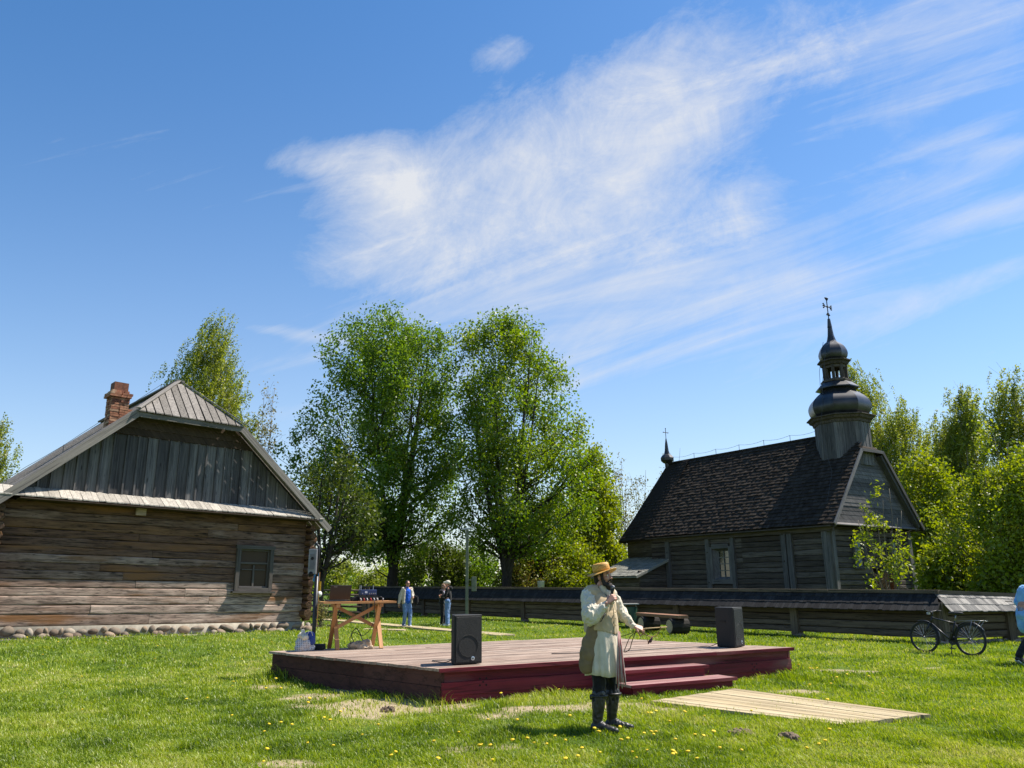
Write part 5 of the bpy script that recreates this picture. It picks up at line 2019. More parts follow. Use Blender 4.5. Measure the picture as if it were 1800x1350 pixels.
# ================================================================== figures
def blob(name, mb, voxel, mat, parent, smooth=4, disp=0.0, dscale=12.0, keepz=None):
    """voxel-union of overlapping tapered volumes into one continuous skin"""
    me = bpy.data.meshes.new(name)
    me.from_pydata(mb.v, [], mb.f)
    bm = bmesh.new()
    bm.from_mesh(me)
    bmesh.ops.recalc_face_normals(bm, faces=bm.faces)
    bm.to_mesh(me)
    bm.free()
    o = bpy.data.objects.new(name, me)
    COL.objects.link(o)
    r = o.modifiers.new('r', 'REMESH')
    r.mode = 'VOXEL'
    r.voxel_size = voxel
    s = o.modifiers.new('s', 'SMOOTH')
    s.factor = 0.5
    s.iterations = smooth
    dg = bpy.context.evaluated_depsgraph_get()
    m2 = bpy.data.meshes.new_from_object(o.evaluated_get(dg))
    o.modifiers.clear()
    o.data = m2
    bpy.data.meshes.remove(me)
    m2.name = name
    m2.materials.clear()
    m2.materials.append(mat)
    if disp:
        n = len(m2.vertices)
        co = np.empty(n * 3, np.float32)
        no = np.empty(n * 3, np.float32)
        m2.vertices.foreach_get('co', co)
        m2.vertices.foreach_get('normal', no)
        co, no = co.reshape(-1, 3), no.reshape(-1, 3)
        # rounded swells plus sharp creases
        d = np.array([mnoise.noise((q[0] * dscale, q[1] * dscale, q[2] * dscale * 0.55)) + 0.9 * (0.35 - abs(mnoise.noise((q[0] * dscale * 1.3, q[1] * dscale * 1.3 + 5, q[2] * dscale * 0.8))) * 2.0) for q in co])
        co = co + no * (d * disp)[:, None]
        m2.vertices.foreach_set('co', co.reshape(-1).astype(np.float32))
    m2.polygons.foreach_set('use_smooth', [True] * len(m2.polygons))
    m2.update()
    if parent:
        o.parent = parent
    return o


def hand(mb, w, d, nrm, curl, thumb, s=1.0, tcurl=0.4):
    """palm plus four unequal bent fingers and a thumb leaving its side"""
    w, d = Vector(w), unit(d)
    nrm = unit(Vector(nrm) - d * Vector(nrm).dot(d))
    lat = d.cross(nrm) * thumb
    offs = (0.031, 0.0105, -0.0105, -0.03)
    lens = (0.074, 0.084, 0.077, 0.06)
    kn = (0.088, 0.092, 0.087, 0.078)
    for o, L, k in zip(offs, lens, kn):
        kp = w + d * k * s + lat * o * s
        mb.cap(w + d * 0.01 * s + lat * o * 0.6 * s, kp, 0.016 * s, 0.0125 * s, 10)
        a = 0.0
        p = kp
        for f, q, r in ((0.45, 1.0, 0.0095), (0.3, 1.15, 0.0088), (0.25, 0.8, 0.008)):
            a += curl * q
            e = p + (d * math.cos(a) + nrm * math.sin(a)) * L * f * s
            mb.cap(p, e, r * s, (r - 0.0006) * s, 8)
            p = e
    t0 = w + d * 0.025 * s + lat * 0.024 * s
    t1 = t0 + unit(d * 0.7 + lat * 0.75 + nrm * 0.3) * 0.045 * s
    t2 = t1 + unit(d * 0.75 + lat * (0.5 - tcurl) + nrm * (0.4 + tcurl)) * 0.034 * s
    t3 = t2 + unit(d * 0.7 + lat * (0.2 - tcurl) + nrm * (0.5 + tcurl)) * 0.028 * s
    mb.cap(t0, t1, 0.013 * s, 0.011 * s, 8)
    mb.cap(t1, t2, 0.011 * s, 0.0098 * s, 8)
    mb.cap(t2, t3, 0.0098 * s, 0.0085 * s, 8)


def head(mb, c, yaw, pitch=0.0, s=1.0, roll=0.0):
    """face looks along the yaw direction (angle from +X); returns the head frame"""
    R = Matrix.Rotation(yaw, 3, 'Z') @ Matrix.Rotation(-pitch, 3, 'Y') @ Matrix.Rotation(roll, 3, 'X')
    c = Vector(c)

    def P(x, y, z):
        return c + R @ (Vector((x, y, z)) * s)
    mb.sphere(P(-0.012, 0, 0.03), (0.098 * s, 0.077 * s, 0.095 * s), 14, 10, R)
    mb.sphere(P(0.03, 0, -0.03), (0.064 * s, 0.058 * s, 0.085 * s), 14, 10, R)
    mb.sphere(P(0.045, 0, -0.085), (0.04 * s, 0.038 * s, 0.035 * s), 12, 8, R)      # chin
    mb.cap(P(0.083, 0, 0.018), P(0.108, 0, -0.026), 0.009 * s, 0.014 * s, 8)           # nose
    mb.sphere(P(0.098, 0.012, -0.03), 0.009 * s, 8, 6)
    mb.sphere(P(0.098, -0.012, -0.03), 0.009 * s, 8, 6)
    mb.cap(P(0.083, 0.035, 0.028), P(0.088, -0.035, 0.028), 0.011 * s, 0.011 * s, 8)     # brow
    for q in (1, -1):
        mb.sphere(P(0.062, 0.04 * q, -0.025), (0.025 * s, 0.02 * s, 0.025 * s), 10, 8, R)   # cheek
        mb.sphere(P(-0.008, 0.078 * q, -0.012), (0.02 * s, 0.009 * s, 0.032 * s), 10, 8, R)   # ear
    mb.cap(P(0.078, 0.02, -0.058), P(0.078, -0.02, -0.058), 0.01 * s, 0.01 * s, 8)       # lips
    return P, R


def eyes(P, R, s, parent, gaze=0.0):
    for q in (1, -1):
        mb = MB()
        mb.sphere(P(0.079, 0.031 * q, 0.008), 0.0115 * s, 10, 8, R, 0.5, 0)
        mb.sphere(P(0.0875, 0.032 * q, 0.007), (0.004 * s, 0.0055 * s, 0.0055 * s), 8, 6, R, 0.5, 1)
        mb.obj('eye', [MAT['eyewhite'], MAT['iris']], parent, smooth=True)


def skinmat(name, col):
    m, nt, N, L, bs = newmat(name)
    tc = N.new('ShaderNodeTexCoord')
    n = N.new('ShaderNodeTexNoise')
    n.inputs['Scale'].default_value = 18
    n.inputs['Detail'].default_value = 4
    L.new(tc.outputs['Object'], n.inputs['Vector'])
    r = ramp(N, [(0.35, (col[0] * 0.85, col[1] * 0.72, col[2] * 0.68)), (0.65, col)])
    L.new(n.outputs[0], r.inputs[0])
    L.new(r.outputs[0], bs.inputs['Base Color'])
    bs.inputs['Roughness'].default_value = 0.5
    bs.inputs['Subsurface Weight'].default_value = 0.08
    bs.inputs['Subsurface Radius'].default_value = (0.02, 0.008, 0.005)
    return m


MAT['skin'] = skinmat('skin', (0.5, 0.27, 0.19))
MAT['eyewhite'] = plain('eye_white', (0.7, 0.67, 0.63), 0.25, var=0.03)
MAT['iris'] = plain('dark_iris', (0.03, 0.02, 0.015), 0.2, var=0.1)
MAT['darkhair'] = plain('dark_brown_hair', (0.022, 0.014, 0.01), 0.75, var=0.4, scale=160, bump=0.8)
MAT['fairhair'] = plain('light_brown_hair', (0.2, 0.13, 0.07), 0.75, var=0.4, scale=160, bump=0.8)
MAT['linenwhite'] = cloth('white_linen', (0.6, 0.54, 0.43))
MAT['linenbeige'] = cloth('beige_linen', (0.46, 0.355, 0.225))
MAT['sack'] = cloth('olive_sackcloth', (0.2, 0.142, 0.078), 0.2)
MAT['blacktrouser'] = cloth('black_cloth', (0.015, 0.015, 0.016), 0.3)
MAT['leather'] = plain('black_leather', (0.02, 0.019, 0.018), 0.42, var=0.5, scale=14, bump=0.6)
MAT['jeans'] = cloth('blue_denim', (0.13, 0.22, 0.4), 0.25)
MAT['blueshirt'] = cloth('bright_blue_cotton', (0.012, 0.09, 0.46), 0.1)
MAT['creamjacket'] = cloth('cream_jacket_cloth', (0.5, 0.45, 0.37), 0.08)
MAT['blackhoodie'] = cloth('black_fleece', (0.012, 0.012, 0.014), 0.3)
MAT['greyprint'] = cloth('grey_patterned_cloth', (0.25, 0.25, 0.3), 0.7)
MAT['lightblue'] = cloth('light_blue_nylon', (0.2, 0.42, 0.72), 0.12)
MAT['whitecap'] = cloth('off_white_cap_cloth', (0.6, 0.56, 0.46), 0.06)
MAT['shoewhite'] = plain('white_shoe', (0.6, 0.6, 0.6), 0.5)
MAT['shoeblack'] = plain('black_shoe', (0.02, 0.02, 0.025), 0.5)


def straw():
    m, nt, N, L, bs = newmat('golden_straw')
    tc = N.new('ShaderNodeTexCoord')
    sp = N.new('ShaderNodeSeparateXYZ')
    L.new(tc.outputs['Object'], sp.inputs[0])
    n = N.new('ShaderNodeTexNoise')
    n.inputs['Scale'].default_value = 60
    n.inputs['Detail'].default_value = 4
    L.new(tc.outputs['Object'], n.inputs['Vector'])
    v = N.new('ShaderNodeTexVoronoi')
    v.inputs['Scale'].default_value = 95
    L.new(tc.outputs['Object'], v.inputs['Vector'])
    r = ramp(N, [(0.25, (0.32, 0.14, 0.025)), (0.5, (0.56, 0.29, 0.055)), (0.75, (0.66, 0.39, 0.1))])
    L.new(n.outputs[0], r.inputs[0])
    L.new(r.outputs[0], bs.inputs['Base Color'])
    bs.inputs['Roughness'].default_value = 0.55
    bp = N.new('ShaderNodeBump')
    bp.inputs['Strength'].default_value = 0.6
    bp.inputs['Distance'].default_value = 0.004
    L.new(v.outputs['Distance'], bp.inputs['Height'])
    L.new(bp.outputs[0], bs.inputs['Normal'])
    return m


MAT['straw'] = straw()


def narrator():
    """the costumed man with the microphone; local frame: x to picture right, y away from the camera, z up"""
    o = Vector((1.0, 9.28, float(ground_h(1.0, 9.28))))
    root = thing('person', 'bearded man in straw hat, linen vest and black boots, speaking in front of the stage', 'person', o)
    yaw = rad(-36)
    f = Vector((math.cos(rad(-42)), math.sin(rad(-42)), 0))      # where the chest points
    l = Vector((-f.y, f.x, 0))                                    # his left
    HC = Vector((0.045, -0.03, 1.665))
    sR, eR, wR = Vector((-0.145, -0.1, 1.465)), Vector((-0.12, -0.23, 1.2)), Vector((0.045, -0.27, 1.365))
    sL, eL, wL = Vector((0.145, 0.1, 1.45)), Vector((0.265, 0.08, 1.235)), Vector((0.372, -0.02, 1.115))
    hipR, hipL = Vector((-0.055, -0.085, 0.92)), Vector((0.085, 0.065, 0.92))
    kR, kL = Vector((-0.045, -0.1, 0.5)), Vector((0.125, 0.055, 0.5))
    aR, aL = Vector((-0.085, -0.11, 0.09)), Vector((0.095, 0.065, 0.09))
    tR, tL = aR + Vector((0.17, -0.1, -0.06)), aL + Vector((0.19, -0.06, -0.06))
    # body
    mb = MB()
    P, R = head(mb, HC, yaw, 0.06)
    mb.cap((0.02, 0.0, 1.45), HC + Vector((-0.02, 0.01, -0.08)), 0.068, 0.058)
    RB = Matrix((f, l, (0, 0, 1))).transposed()
    mb.sphere((0.0, 0, 1.3), (0.125, 0.19, 0.2), 14, 10, RB)
    mb.sphere((0.0, 0, 1.08), (0.12, 0.165, 0.2), 14, 10, RB)
    mb.sphere((0.01, -0.005, 0.94), (0.12, 0.165, 0.14), 14, 10, RB)
    mb.cap(sR, sL, 0.065, 0.065)
    for s_, e_, w_ in ((sR, eR, wR), (sL, eL, wL)):
        mb.cap(s_, e_, 0.052, 0.042)
        mb.cap(e_, w_, 0.042, 0.027)
    for h_, k_, a_, t_ in ((hipR, kR, aR, tR), (hipL, kL, aL, tL)):
        mb.cap(h_, k_, 0.085, 0.055)
        mb.cap(k_, a_, 0.054, 0.036)
        mb.cap(a_ + Vector((-0.02, 0, -0.04)), t_, 0.035, 0.025)
    hand(mb, wR + Vector((0.012, -0.002, 0.01)), (0.62, 0.05, 0.55), (0.45, 0.85, -0.3), 0.85, 1, 1.08, 0.5)
    hand(mb, wL + Vector((0.012, -0.004, -0.006)), (0.86, -0.15, -0.3), (-0.15, 0.55, -0.8), 0.8, -1, 1.06, 0.6)
    blob('body', mb, 0.0055, MAT['skin'], root, 3)
    eyes(P, R, 1.0, root)
    # hair, eyebrows, beard
    mb = MB()
    mb.sphere(P(-0.022, 0, 0.035), (0.101, 0.083, 0.098), 14, 10, R)
    mb.sphere(P(-0.062, 0, -0.03), (0.055, 0.07, 0.07), 12, 8, R)
    for q in (1, -1):
        mb.cap(P(0.018, 0.072 * q, 0.03), P(0.028, 0.068 * q, -0.03), 0.016, 0.014, 8)
        mb.cap(P(0.092, 0.014 * q, 0.03), P(0.078, 0.05 * q, 0.032), 0.006, 0.005, 6)
    h = blob('hair', mb, 0.007, MAT['darkhair'], root, 2, 0.003, 90)
    mb = MB()
    for q in (1, -1):
        mb.cap(P(0.02, 0.068 * q, -0.02), P(0.045, 0.055 * q, -0.09), 0.019, 0.024)
        mb.cap(P(0.045, 0.052 * q, -0.085), P(0.082, 0.015 * q, -0.115), 0.026, 0.028)
        mb.cap(P(0.096, 0.006 * q, -0.045), P(0.084, 0.036 * q, -0.062), 0.011, 0.01)
    mb.sphere(P(0.072, 0, -0.115), (0.042, 0.045, 0.045), 12, 8, R)
    mb.sphere(P(0.068, 0, -0.148), (0.03, 0.034, 0.03), 12, 8, R)
    blob('beard', mb, 0.006, MAT['darkhair'], root, 2, 0.005, 80)
    # straw hat
    RH = R @ Matrix.Rotation(rad(-5), 3, 'Y') @ Matrix.Rotation(rad(7), 3, 'X')
    mb = MB()
    hc = P(-0.012, 0, 0.055)
    prof = [(0.092, 0.0), (0.098, 0.03), (0.094, 0.075), (0.088, 0.092), (0.07, 0.1), (0.03, 0.103), (0.001, 0.103)]
    mb.lathe(prof, 32, hc, RH, squash=(1.1, 0.92))
    brim = []
    for k in range(7):
        t = k / 6
        brim.append((0.09 + 0.078 * t, 0.004 - 0.016 * t * t))
    brim += [(0.168, -0.018), (0.09, -0.006)]
    vs, fs = [], []
    n = 40
    for r_, z_ in brim:
        for k in range(n):
            a = 2 * math.pi * k / n
            zz = z_ + 0.014 * math.cos(2 * a) * (r_ - 0.09) / 0.08 - 0.018 * math.cos(a - 2.6) * (r_ - 0.09) / 0.08
            vs.append(hc + RH @ Vector((r_ * 1.08 * math.cos(a), r_ * 0.97 * math.sin(a), zz)))
    for i in range(len(brim) - 1):
        for k in range(n):
            fs.append((i * n + k, i * n + (k + 1) % n, (i + 1) * n + (k + 1) % n, (i + 1) * n + k))
    mb.add(vs, fs)
    mb.obj('straw_hat', MAT['straw'], root, smooth=True)
    # white linen shirt: sleeves, collar, hem below the vest
    mb = MB()
    mb.sphere((0.0, 0, 1.33), (0.14, 0.195, 0.19), 14, 10, RB)
    mb.cap(sR + Vector((0.01, 0.01, 0)), sL, 0.078, 0.078)
    mb.cap(sR, eR + Vector((-0.02, -0.0, 0.05)), 0.078, 0.1)
    mb.sphere(eR + Vector((-0.015, 0.0, 0.03)), (0.098, 0.095, 0.105), 12, 8)
    mb.cap(eR + Vector((0.0, 0, 0.02)), wR - Vector((0.035, -0.008, 0.035)), 0.085, 0.05)
    mb.cap(wR - Vector((0.035, -0.008, 0.035)), wR - Vector((0.004, -0.001, 0.004)), 0.041, 0.038)
    mb.cap(sL, eL, 0.076, 0.072)
    mb.cap(eL, wL - Vector((0.04, -0.035, -0.045)), 0.068, 0.05)
    mb.cap(wL - Vector((0.04, -0.035, -0.045)), wL, 0.04, 0.036)
    shirt = blob('shirt', mb, 0.007, MAT['linenwhite'], root, 3, 0.014, 19)
    mb = MB()
    nk = Vector((0.025, -0.005, 1.5))
    mb.cap(nk + Vector((0, 0, -0.01)), nk + Vector((0.012, -0.005, 0.035)), 0.085, 0.076)
    mb.cap(nk + f * 0.09 + Vector((0, 0, -0.01)), nk + f * 0.15 + Vector((0, 0, -0.12)), 0.045, 0.03)
    blob('collar', mb, 0.007, MAT['linenwhite'], root, 3, 0.004, 30)
    mb = MB()
    prof = [(0.13, 1.16), (0.17, 1.08), (0.185, 1.0), (0.198, 0.9), (0.208, 0.78), (0.216, 0.68), (0.224, 0.59), (0.218, 0.588), (0.19, 0.8), (0.12, 1.1)]
    n = 88
    vs, fs = [], []
    for i, (r_, z_) in enumerate(prof):
        for k in range(n):
            a = 2 * math.pi * k / n
            fold = 1 + (0.07 * math.sin(a * 9 + 1 + z_ * 2) + 0.09 * (0.5 - abs(math.sin(a * 8 + z_ * 3))) + 0.04 * math.sin(a * 21 + z_ * 7)) * max(0, min(1, (1.1 - z_) * 2.2))
            q = RB @ Vector((r_ * 0.88 * fold * math.cos(a), r_ * 1.0 * fold * math.sin(a), 0))
            vs.append((q.x + 0.025, q.y - 0.03, z_ + (0.012 * math.sin(a * 3) if z_ < 0.6 else 0)))
    for i in range(len(prof) - 1):
        for k in range(n):
            fs.append((i * n + k, i * n + (k + 1) % n, (i + 1) * n + (k + 1) % n, (i + 1) * n + k))
    mb.add(vs, fs)
    so = mb.obj('shirt_hem', MAT['linenwhite'], root, smooth=True)
    # beige vest, open at the throat, two overlapping fronts
    mb = MB()
    mb.sphere((0.0, 0, 1.3), (0.172, 0.215, 0.225), 16, 12, RB)
    mb.sphere((0.005, 0, 1.1), (0.185, 0.212, 0.2), 16, 12, RB)
    mb.cap((0.008, 0, 1.02), (0.01, 0, 1.2), 0.195, 0.185, 18)
    mb.cap(sR + Vector((0.04, 0.03, 0.018)), sL - Vector((0.04, 0.03, -0.018)), 0.087, 0.087)
    vest = blob('vest', mb, 0.008, MAT['linenbeige'], root, 4, 0.006, 11)
    # trim: cut the arm-holes' lower rim and the bottom edge flat, open the throat
    bm = bmesh.new()
    bm.from_mesh(vest.data)
    for v in list(bm.verts):
        loc = v.co
        d_ = Vector((loc.x - 0.01, loc.y, 0))
        fr, la = d_.dot(f), d_.dot(l)
        kill = loc.z < 1.02 + 0.06 * max(0.0, -fr / 0.15) * 0 + (0.04 * (abs(la) / 0.15) if fr > 0 else 0.03)
        if fr > 0.03 and loc.z > 1.37 + abs(la + 0.01) * 2.2:
            kill = True
        if kill:
            bm.verts.remove(v)
    bm.to_mesh(vest.data)
    bm.free()
    so = vest.modifiers.new('thick', 'SOLIDIFY')
    so.thickness = 0.008
    so.offset = 1
    mb = MB()                                           # front edge with the lap seam
    ed = []
    for z in np.linspace(1.33, 1.03, 9):
        rr_ = 0.195 + 0.01 * math.sin((z - 1.03) * 9)
        q = f * rr_ + l * (-0.03 + 0.02 * (1.33 - z))
        ed.append((q.x + 0.006, q.y, z))
    mb.tube(ed, 0.006, 6)
    for z in (1.27, 1.2, 1.13):
        q = f * 0.205 + l * 0.0
        mb.sphere((q.x + 0.006, q.y, z), 0.008, 8, 6)
    mb.obj('vest_edge', MAT['linenbeige'], root, smooth=True)
    # trousers and boots
    mb = MB()
    for h_, k_, a_ in ((hipR, kR, aR), (hipL, kL, aL)):
        mb.cap(h_, k_ + Vector((0, 0, 0.03)), 0.088, 0.082)
        mb.cap(k_ + Vector((0, 0, 0.03)), k_ + (a_ - k_) * 0.45, 0.082, 0.07)
    mb.cap(hipR, hipL, 0.085, 0.085)
    blob('trousers', mb, 0.008, MAT['blacktrouser'], root, 3, 0.012, 14)
    for k_, a_, t_ in ((kR, aR, tR), (kL, aL, tL)):
        mb = MB()
        top = k_ + (a_ - k_) * 0.27
        mb.cap(top, k_ + (a_ - k_) * 0.5, 0.082, 0.076)
        mb.cap(k_ + (a_ - k_) * 0.5, a_ + Vector((0, 0, 0.02)), 0.076, 0.056)
        mb.cap(a_ + Vector((-0.03, 0.012, -0.04)), a_ + Vector((0.05, -0.03, -0.025)), 0.052, 0.05)
        d_ = unit(t_ - a_)
        mb.cap(a_ + Vector((0.04, -0.02, -0.035)), t_ + Vector((0.02, -0.008, 0.0)), 0.05, 0.034)
        b = blob('boot', mb, 0.007, MAT['leather'], root, 3, 0.005, 22)
        co = b.data.vertices
        for v in co:
            if v.co.z < -0.005:
                v.co.z = -0.005
        mb = MB()
        mb.tube([k_ + (a_ - k_) * 0.3 + Vector((math.cos(q) * 0.09, math.sin(q) * 0.09, 0)) for q in np.linspace(0, 2 * math.pi, 17)], 0.012, 6, cap=False)
        mb.tube([top + Vector((-0.085, -0.02, 0.0)), top + Vector((-0.1, -0.03, -0.02)), top + Vector((-0.095, -0.03, -0.05))], 0.012, 6)
        mb.obj('strap', MAT['leather'], b, smooth=True)
    # woven sash: tassel of red and white strands down his left thigh
    mb = MB()
    for k in range(16):
        u_ = (k - 7.5) / 7.5
        base = Vector((0.185, -0.17, 1.06)) + Vector((0.5, 0.8, 0)) * 0.02 * u_
        end = Vector((0.215, -0.215, 0.52)) + Vector((0.055 * u_ - 0.035, 0.01 * u_, random.uniform(-0.06, 0.05)))
        mid = base.lerp(end, 0.55) + Vector((random.uniform(-.008, .008), -0.02 + random.uniform(-.006, .006), 0))
        mb.tube([base, base.lerp(mid, 0.5) + Vector((0, -0.018, 0)), mid, mid.lerp(end, 0.5), end], [0.006, 0.007, 0.007, 0.007, 0.005], 5, mat=0 if k % 3 else 1)
    mb.obj('sash', [cloth('dull_red_wool', (0.24, 0.06, 0.06)), cloth('pale_wool', (0.45, 0.36, 0.32))], root, smooth=True)
    # --- things he carries
    mb = MB()
    bagc = Vector((-0.135, -0.13, 0.86))
    prev = None
    for t, r_ in ((0.0, 0.095), (0.25, 0.11), (0.5, 0.1), (0.75, 0.08), (1.0, 0.055)):
        c_ = bagc + Vector((-0.05, -0.01, -0.14)).lerp(Vector((0.05, -0.015, 0.26)), t)
        mb.sphere(c_, (r_ * 1.02, r_ * 0.72, 0.12), 14, 10)
    bag = blob('shoulder_bag', mb, 0.008, MAT['sack'], None, 14, 0.01, 9)
    bag.location = o
    tag(bag, 'olive sackcloth shoulder bag hanging at the hip of the man in the straw hat', 'bag')
    mb = MB()
    pts = [bagc + Vector((0.06, -0.03, 0.24)), Vector((-0.015, -0.17, 1.2)), Vector((0.02, -0.16, 1.3)), Vector((0.0, -0.05, 1.52)), Vector((-0.05, 0.12, 1.4)), bagc + Vector((0.0, 0.1, 0.2))]
    pts = [Vector((-0.06, -0.17, 1.1)), Vector((0.02, -0.2, 1.2)), Vector((0.1, -0.15, 1.36))]
    mb.tube([bagc + Vector((0.05, -0.03, 0.22)), Vector((-0.02, -0.185, 1.16)), Vector((0.04, -0.185, 1.26))], 0.009, 6)
    mb.obj('strap', MAT['leather'], bag, smooth=True)
    # microphone
    mt = thing('microphone', 'black handheld microphone held up to the beard of the man in the straw hat', 'microphone', o)
    g0, g1 = Vector((0.094, -0.235, 1.375)), Vector((0.128, -0.222, 1.53))
    mb = MB()
    ax = unit(g1 - g0)
    Rm = ax.to_track_quat('Z', 'Y').to_matrix()
    mb.lathe([(0.012, -0.02), (0.0145, 0.0), (0.016, 0.08), (0.019, 0.135), (0.021, 0.14), (0.021, 0.15)], 14, g0, Rm)
    mb.obj('handle', MAT['metaldark'], mt, smooth=True)
    mb = MB()
    mb.sphere(g0 + ax * 0.17, (0.027, 0.027, 0.029), 14, 10)
    mb.obj('grille', plain('grey_mesh_ball', (0.12, 0.12, 0.13), 0.4, 0.7, 0.5, 220, 0.6), mt, smooth=True)
    # whip / driving reins
    wt = thing('whip', 'pale whip stick with looped cords in the outstretched hand of the straw-hatted man', 'whip', o)
    hp = Vector((0.455, -0.05, 1.07))
    mb = MB()
    mb.tube([hp + Vector((-0.06, 0.01, -0.012)), hp + Vector((0.06, 0, 0.012)), hp + Vector((0.3, -0.01, 0.028))], [0.008, 0.008, 0.006], 7)
    mb.tube([hp + Vector((0.22, -0.01, 0.022)), hp + Vector((0.235, -0.01, 0.024))], 0.012, 7)
    mb.obj('stick', wood('peeled_stick', [(0.42, 0.28, 0.13), (0.52, 0.37, 0.2)], contrast=0.2), wt, smooth=True)

    def cord(name, pts, r, m):
        c = MB()
        q = [Vector(p) for p in pts]
        fine = []
        for i in range(len(q) - 1):
            p0, p1, p2, p3 = q[max(0, i - 1)], q[i], q[i + 1], q[min(len(q) - 1, i + 2)]
            for k in range(6):
                t = k / 6
                fine.append(0.5 * ((2 * p1) + (p2 - p0) * t + (2 * p0 - 5 * p1 + 4 * p2 - p3) * t * t + (3 * p1 - p0 - 3 * p2 + p3) * t ** 3))
        fine.append(q[-1])
        c.tube(fine, r, 6)
        return c.obj(name, m, wt, smooth=True)
    ochre = plain('tan_leather_cord', (0.36, 0.2, 0.06), 0.6)
    dk = plain('dark_leather_cord', (0.06, 0.03, 0.02), 0.6)
    cord('cord', [hp + Vector(q) for q in ((-0.02, 0, -0.02), (0.05, -0.01, -0.055), (0.11, -0.01, -0.075), (0.17, -0.01, -0.065), (0.21, -0.01, -0.01), (0.24, -0.01, 0.02))], 0.006, ochre)
    cord('cord', [hp + Vector(q) for q in ((-0.03, 0, -0.015), (-0.12, 0, -0.07), (-0.18, 0, -0.18), (-0.2, 0, -0.24), (-0.14, 0, -0.21), (-0.11, 0, -0.13), (-0.06, 0, -0.02))], 0.005, dk)
    cord('cord', [hp + Vector(q) for q in ((0.03, 0, -0.01), (0.06, -0.01, -0.08), (0.075, -0.01, -0.15))], 0.003, ochre)
    cord('cord', [hp + Vector(q) for q in ((-0.04, 0.01, -0.01), (-0.14, 0.02, -0.05), (-0.25, 0.04, -0.08))], 0.004, dk)
    mb = MB()
    for k in range(9):
        s_ = hp + Vector((0.125, -0.01, -0.08))
        e_ = s_ + Vector((-0.035 + random.uniform(-.02, .02), random.uniform(-.01, .01), -0.065 + random.uniform(-.012, .012)))
        mb.tube([s_, e_], [0.007, 0.006], 5)
    mb.obj('tassel', cloth('plum_wool', (0.14, 0.05, 0.08)), wt, smooth=True)


narrator()


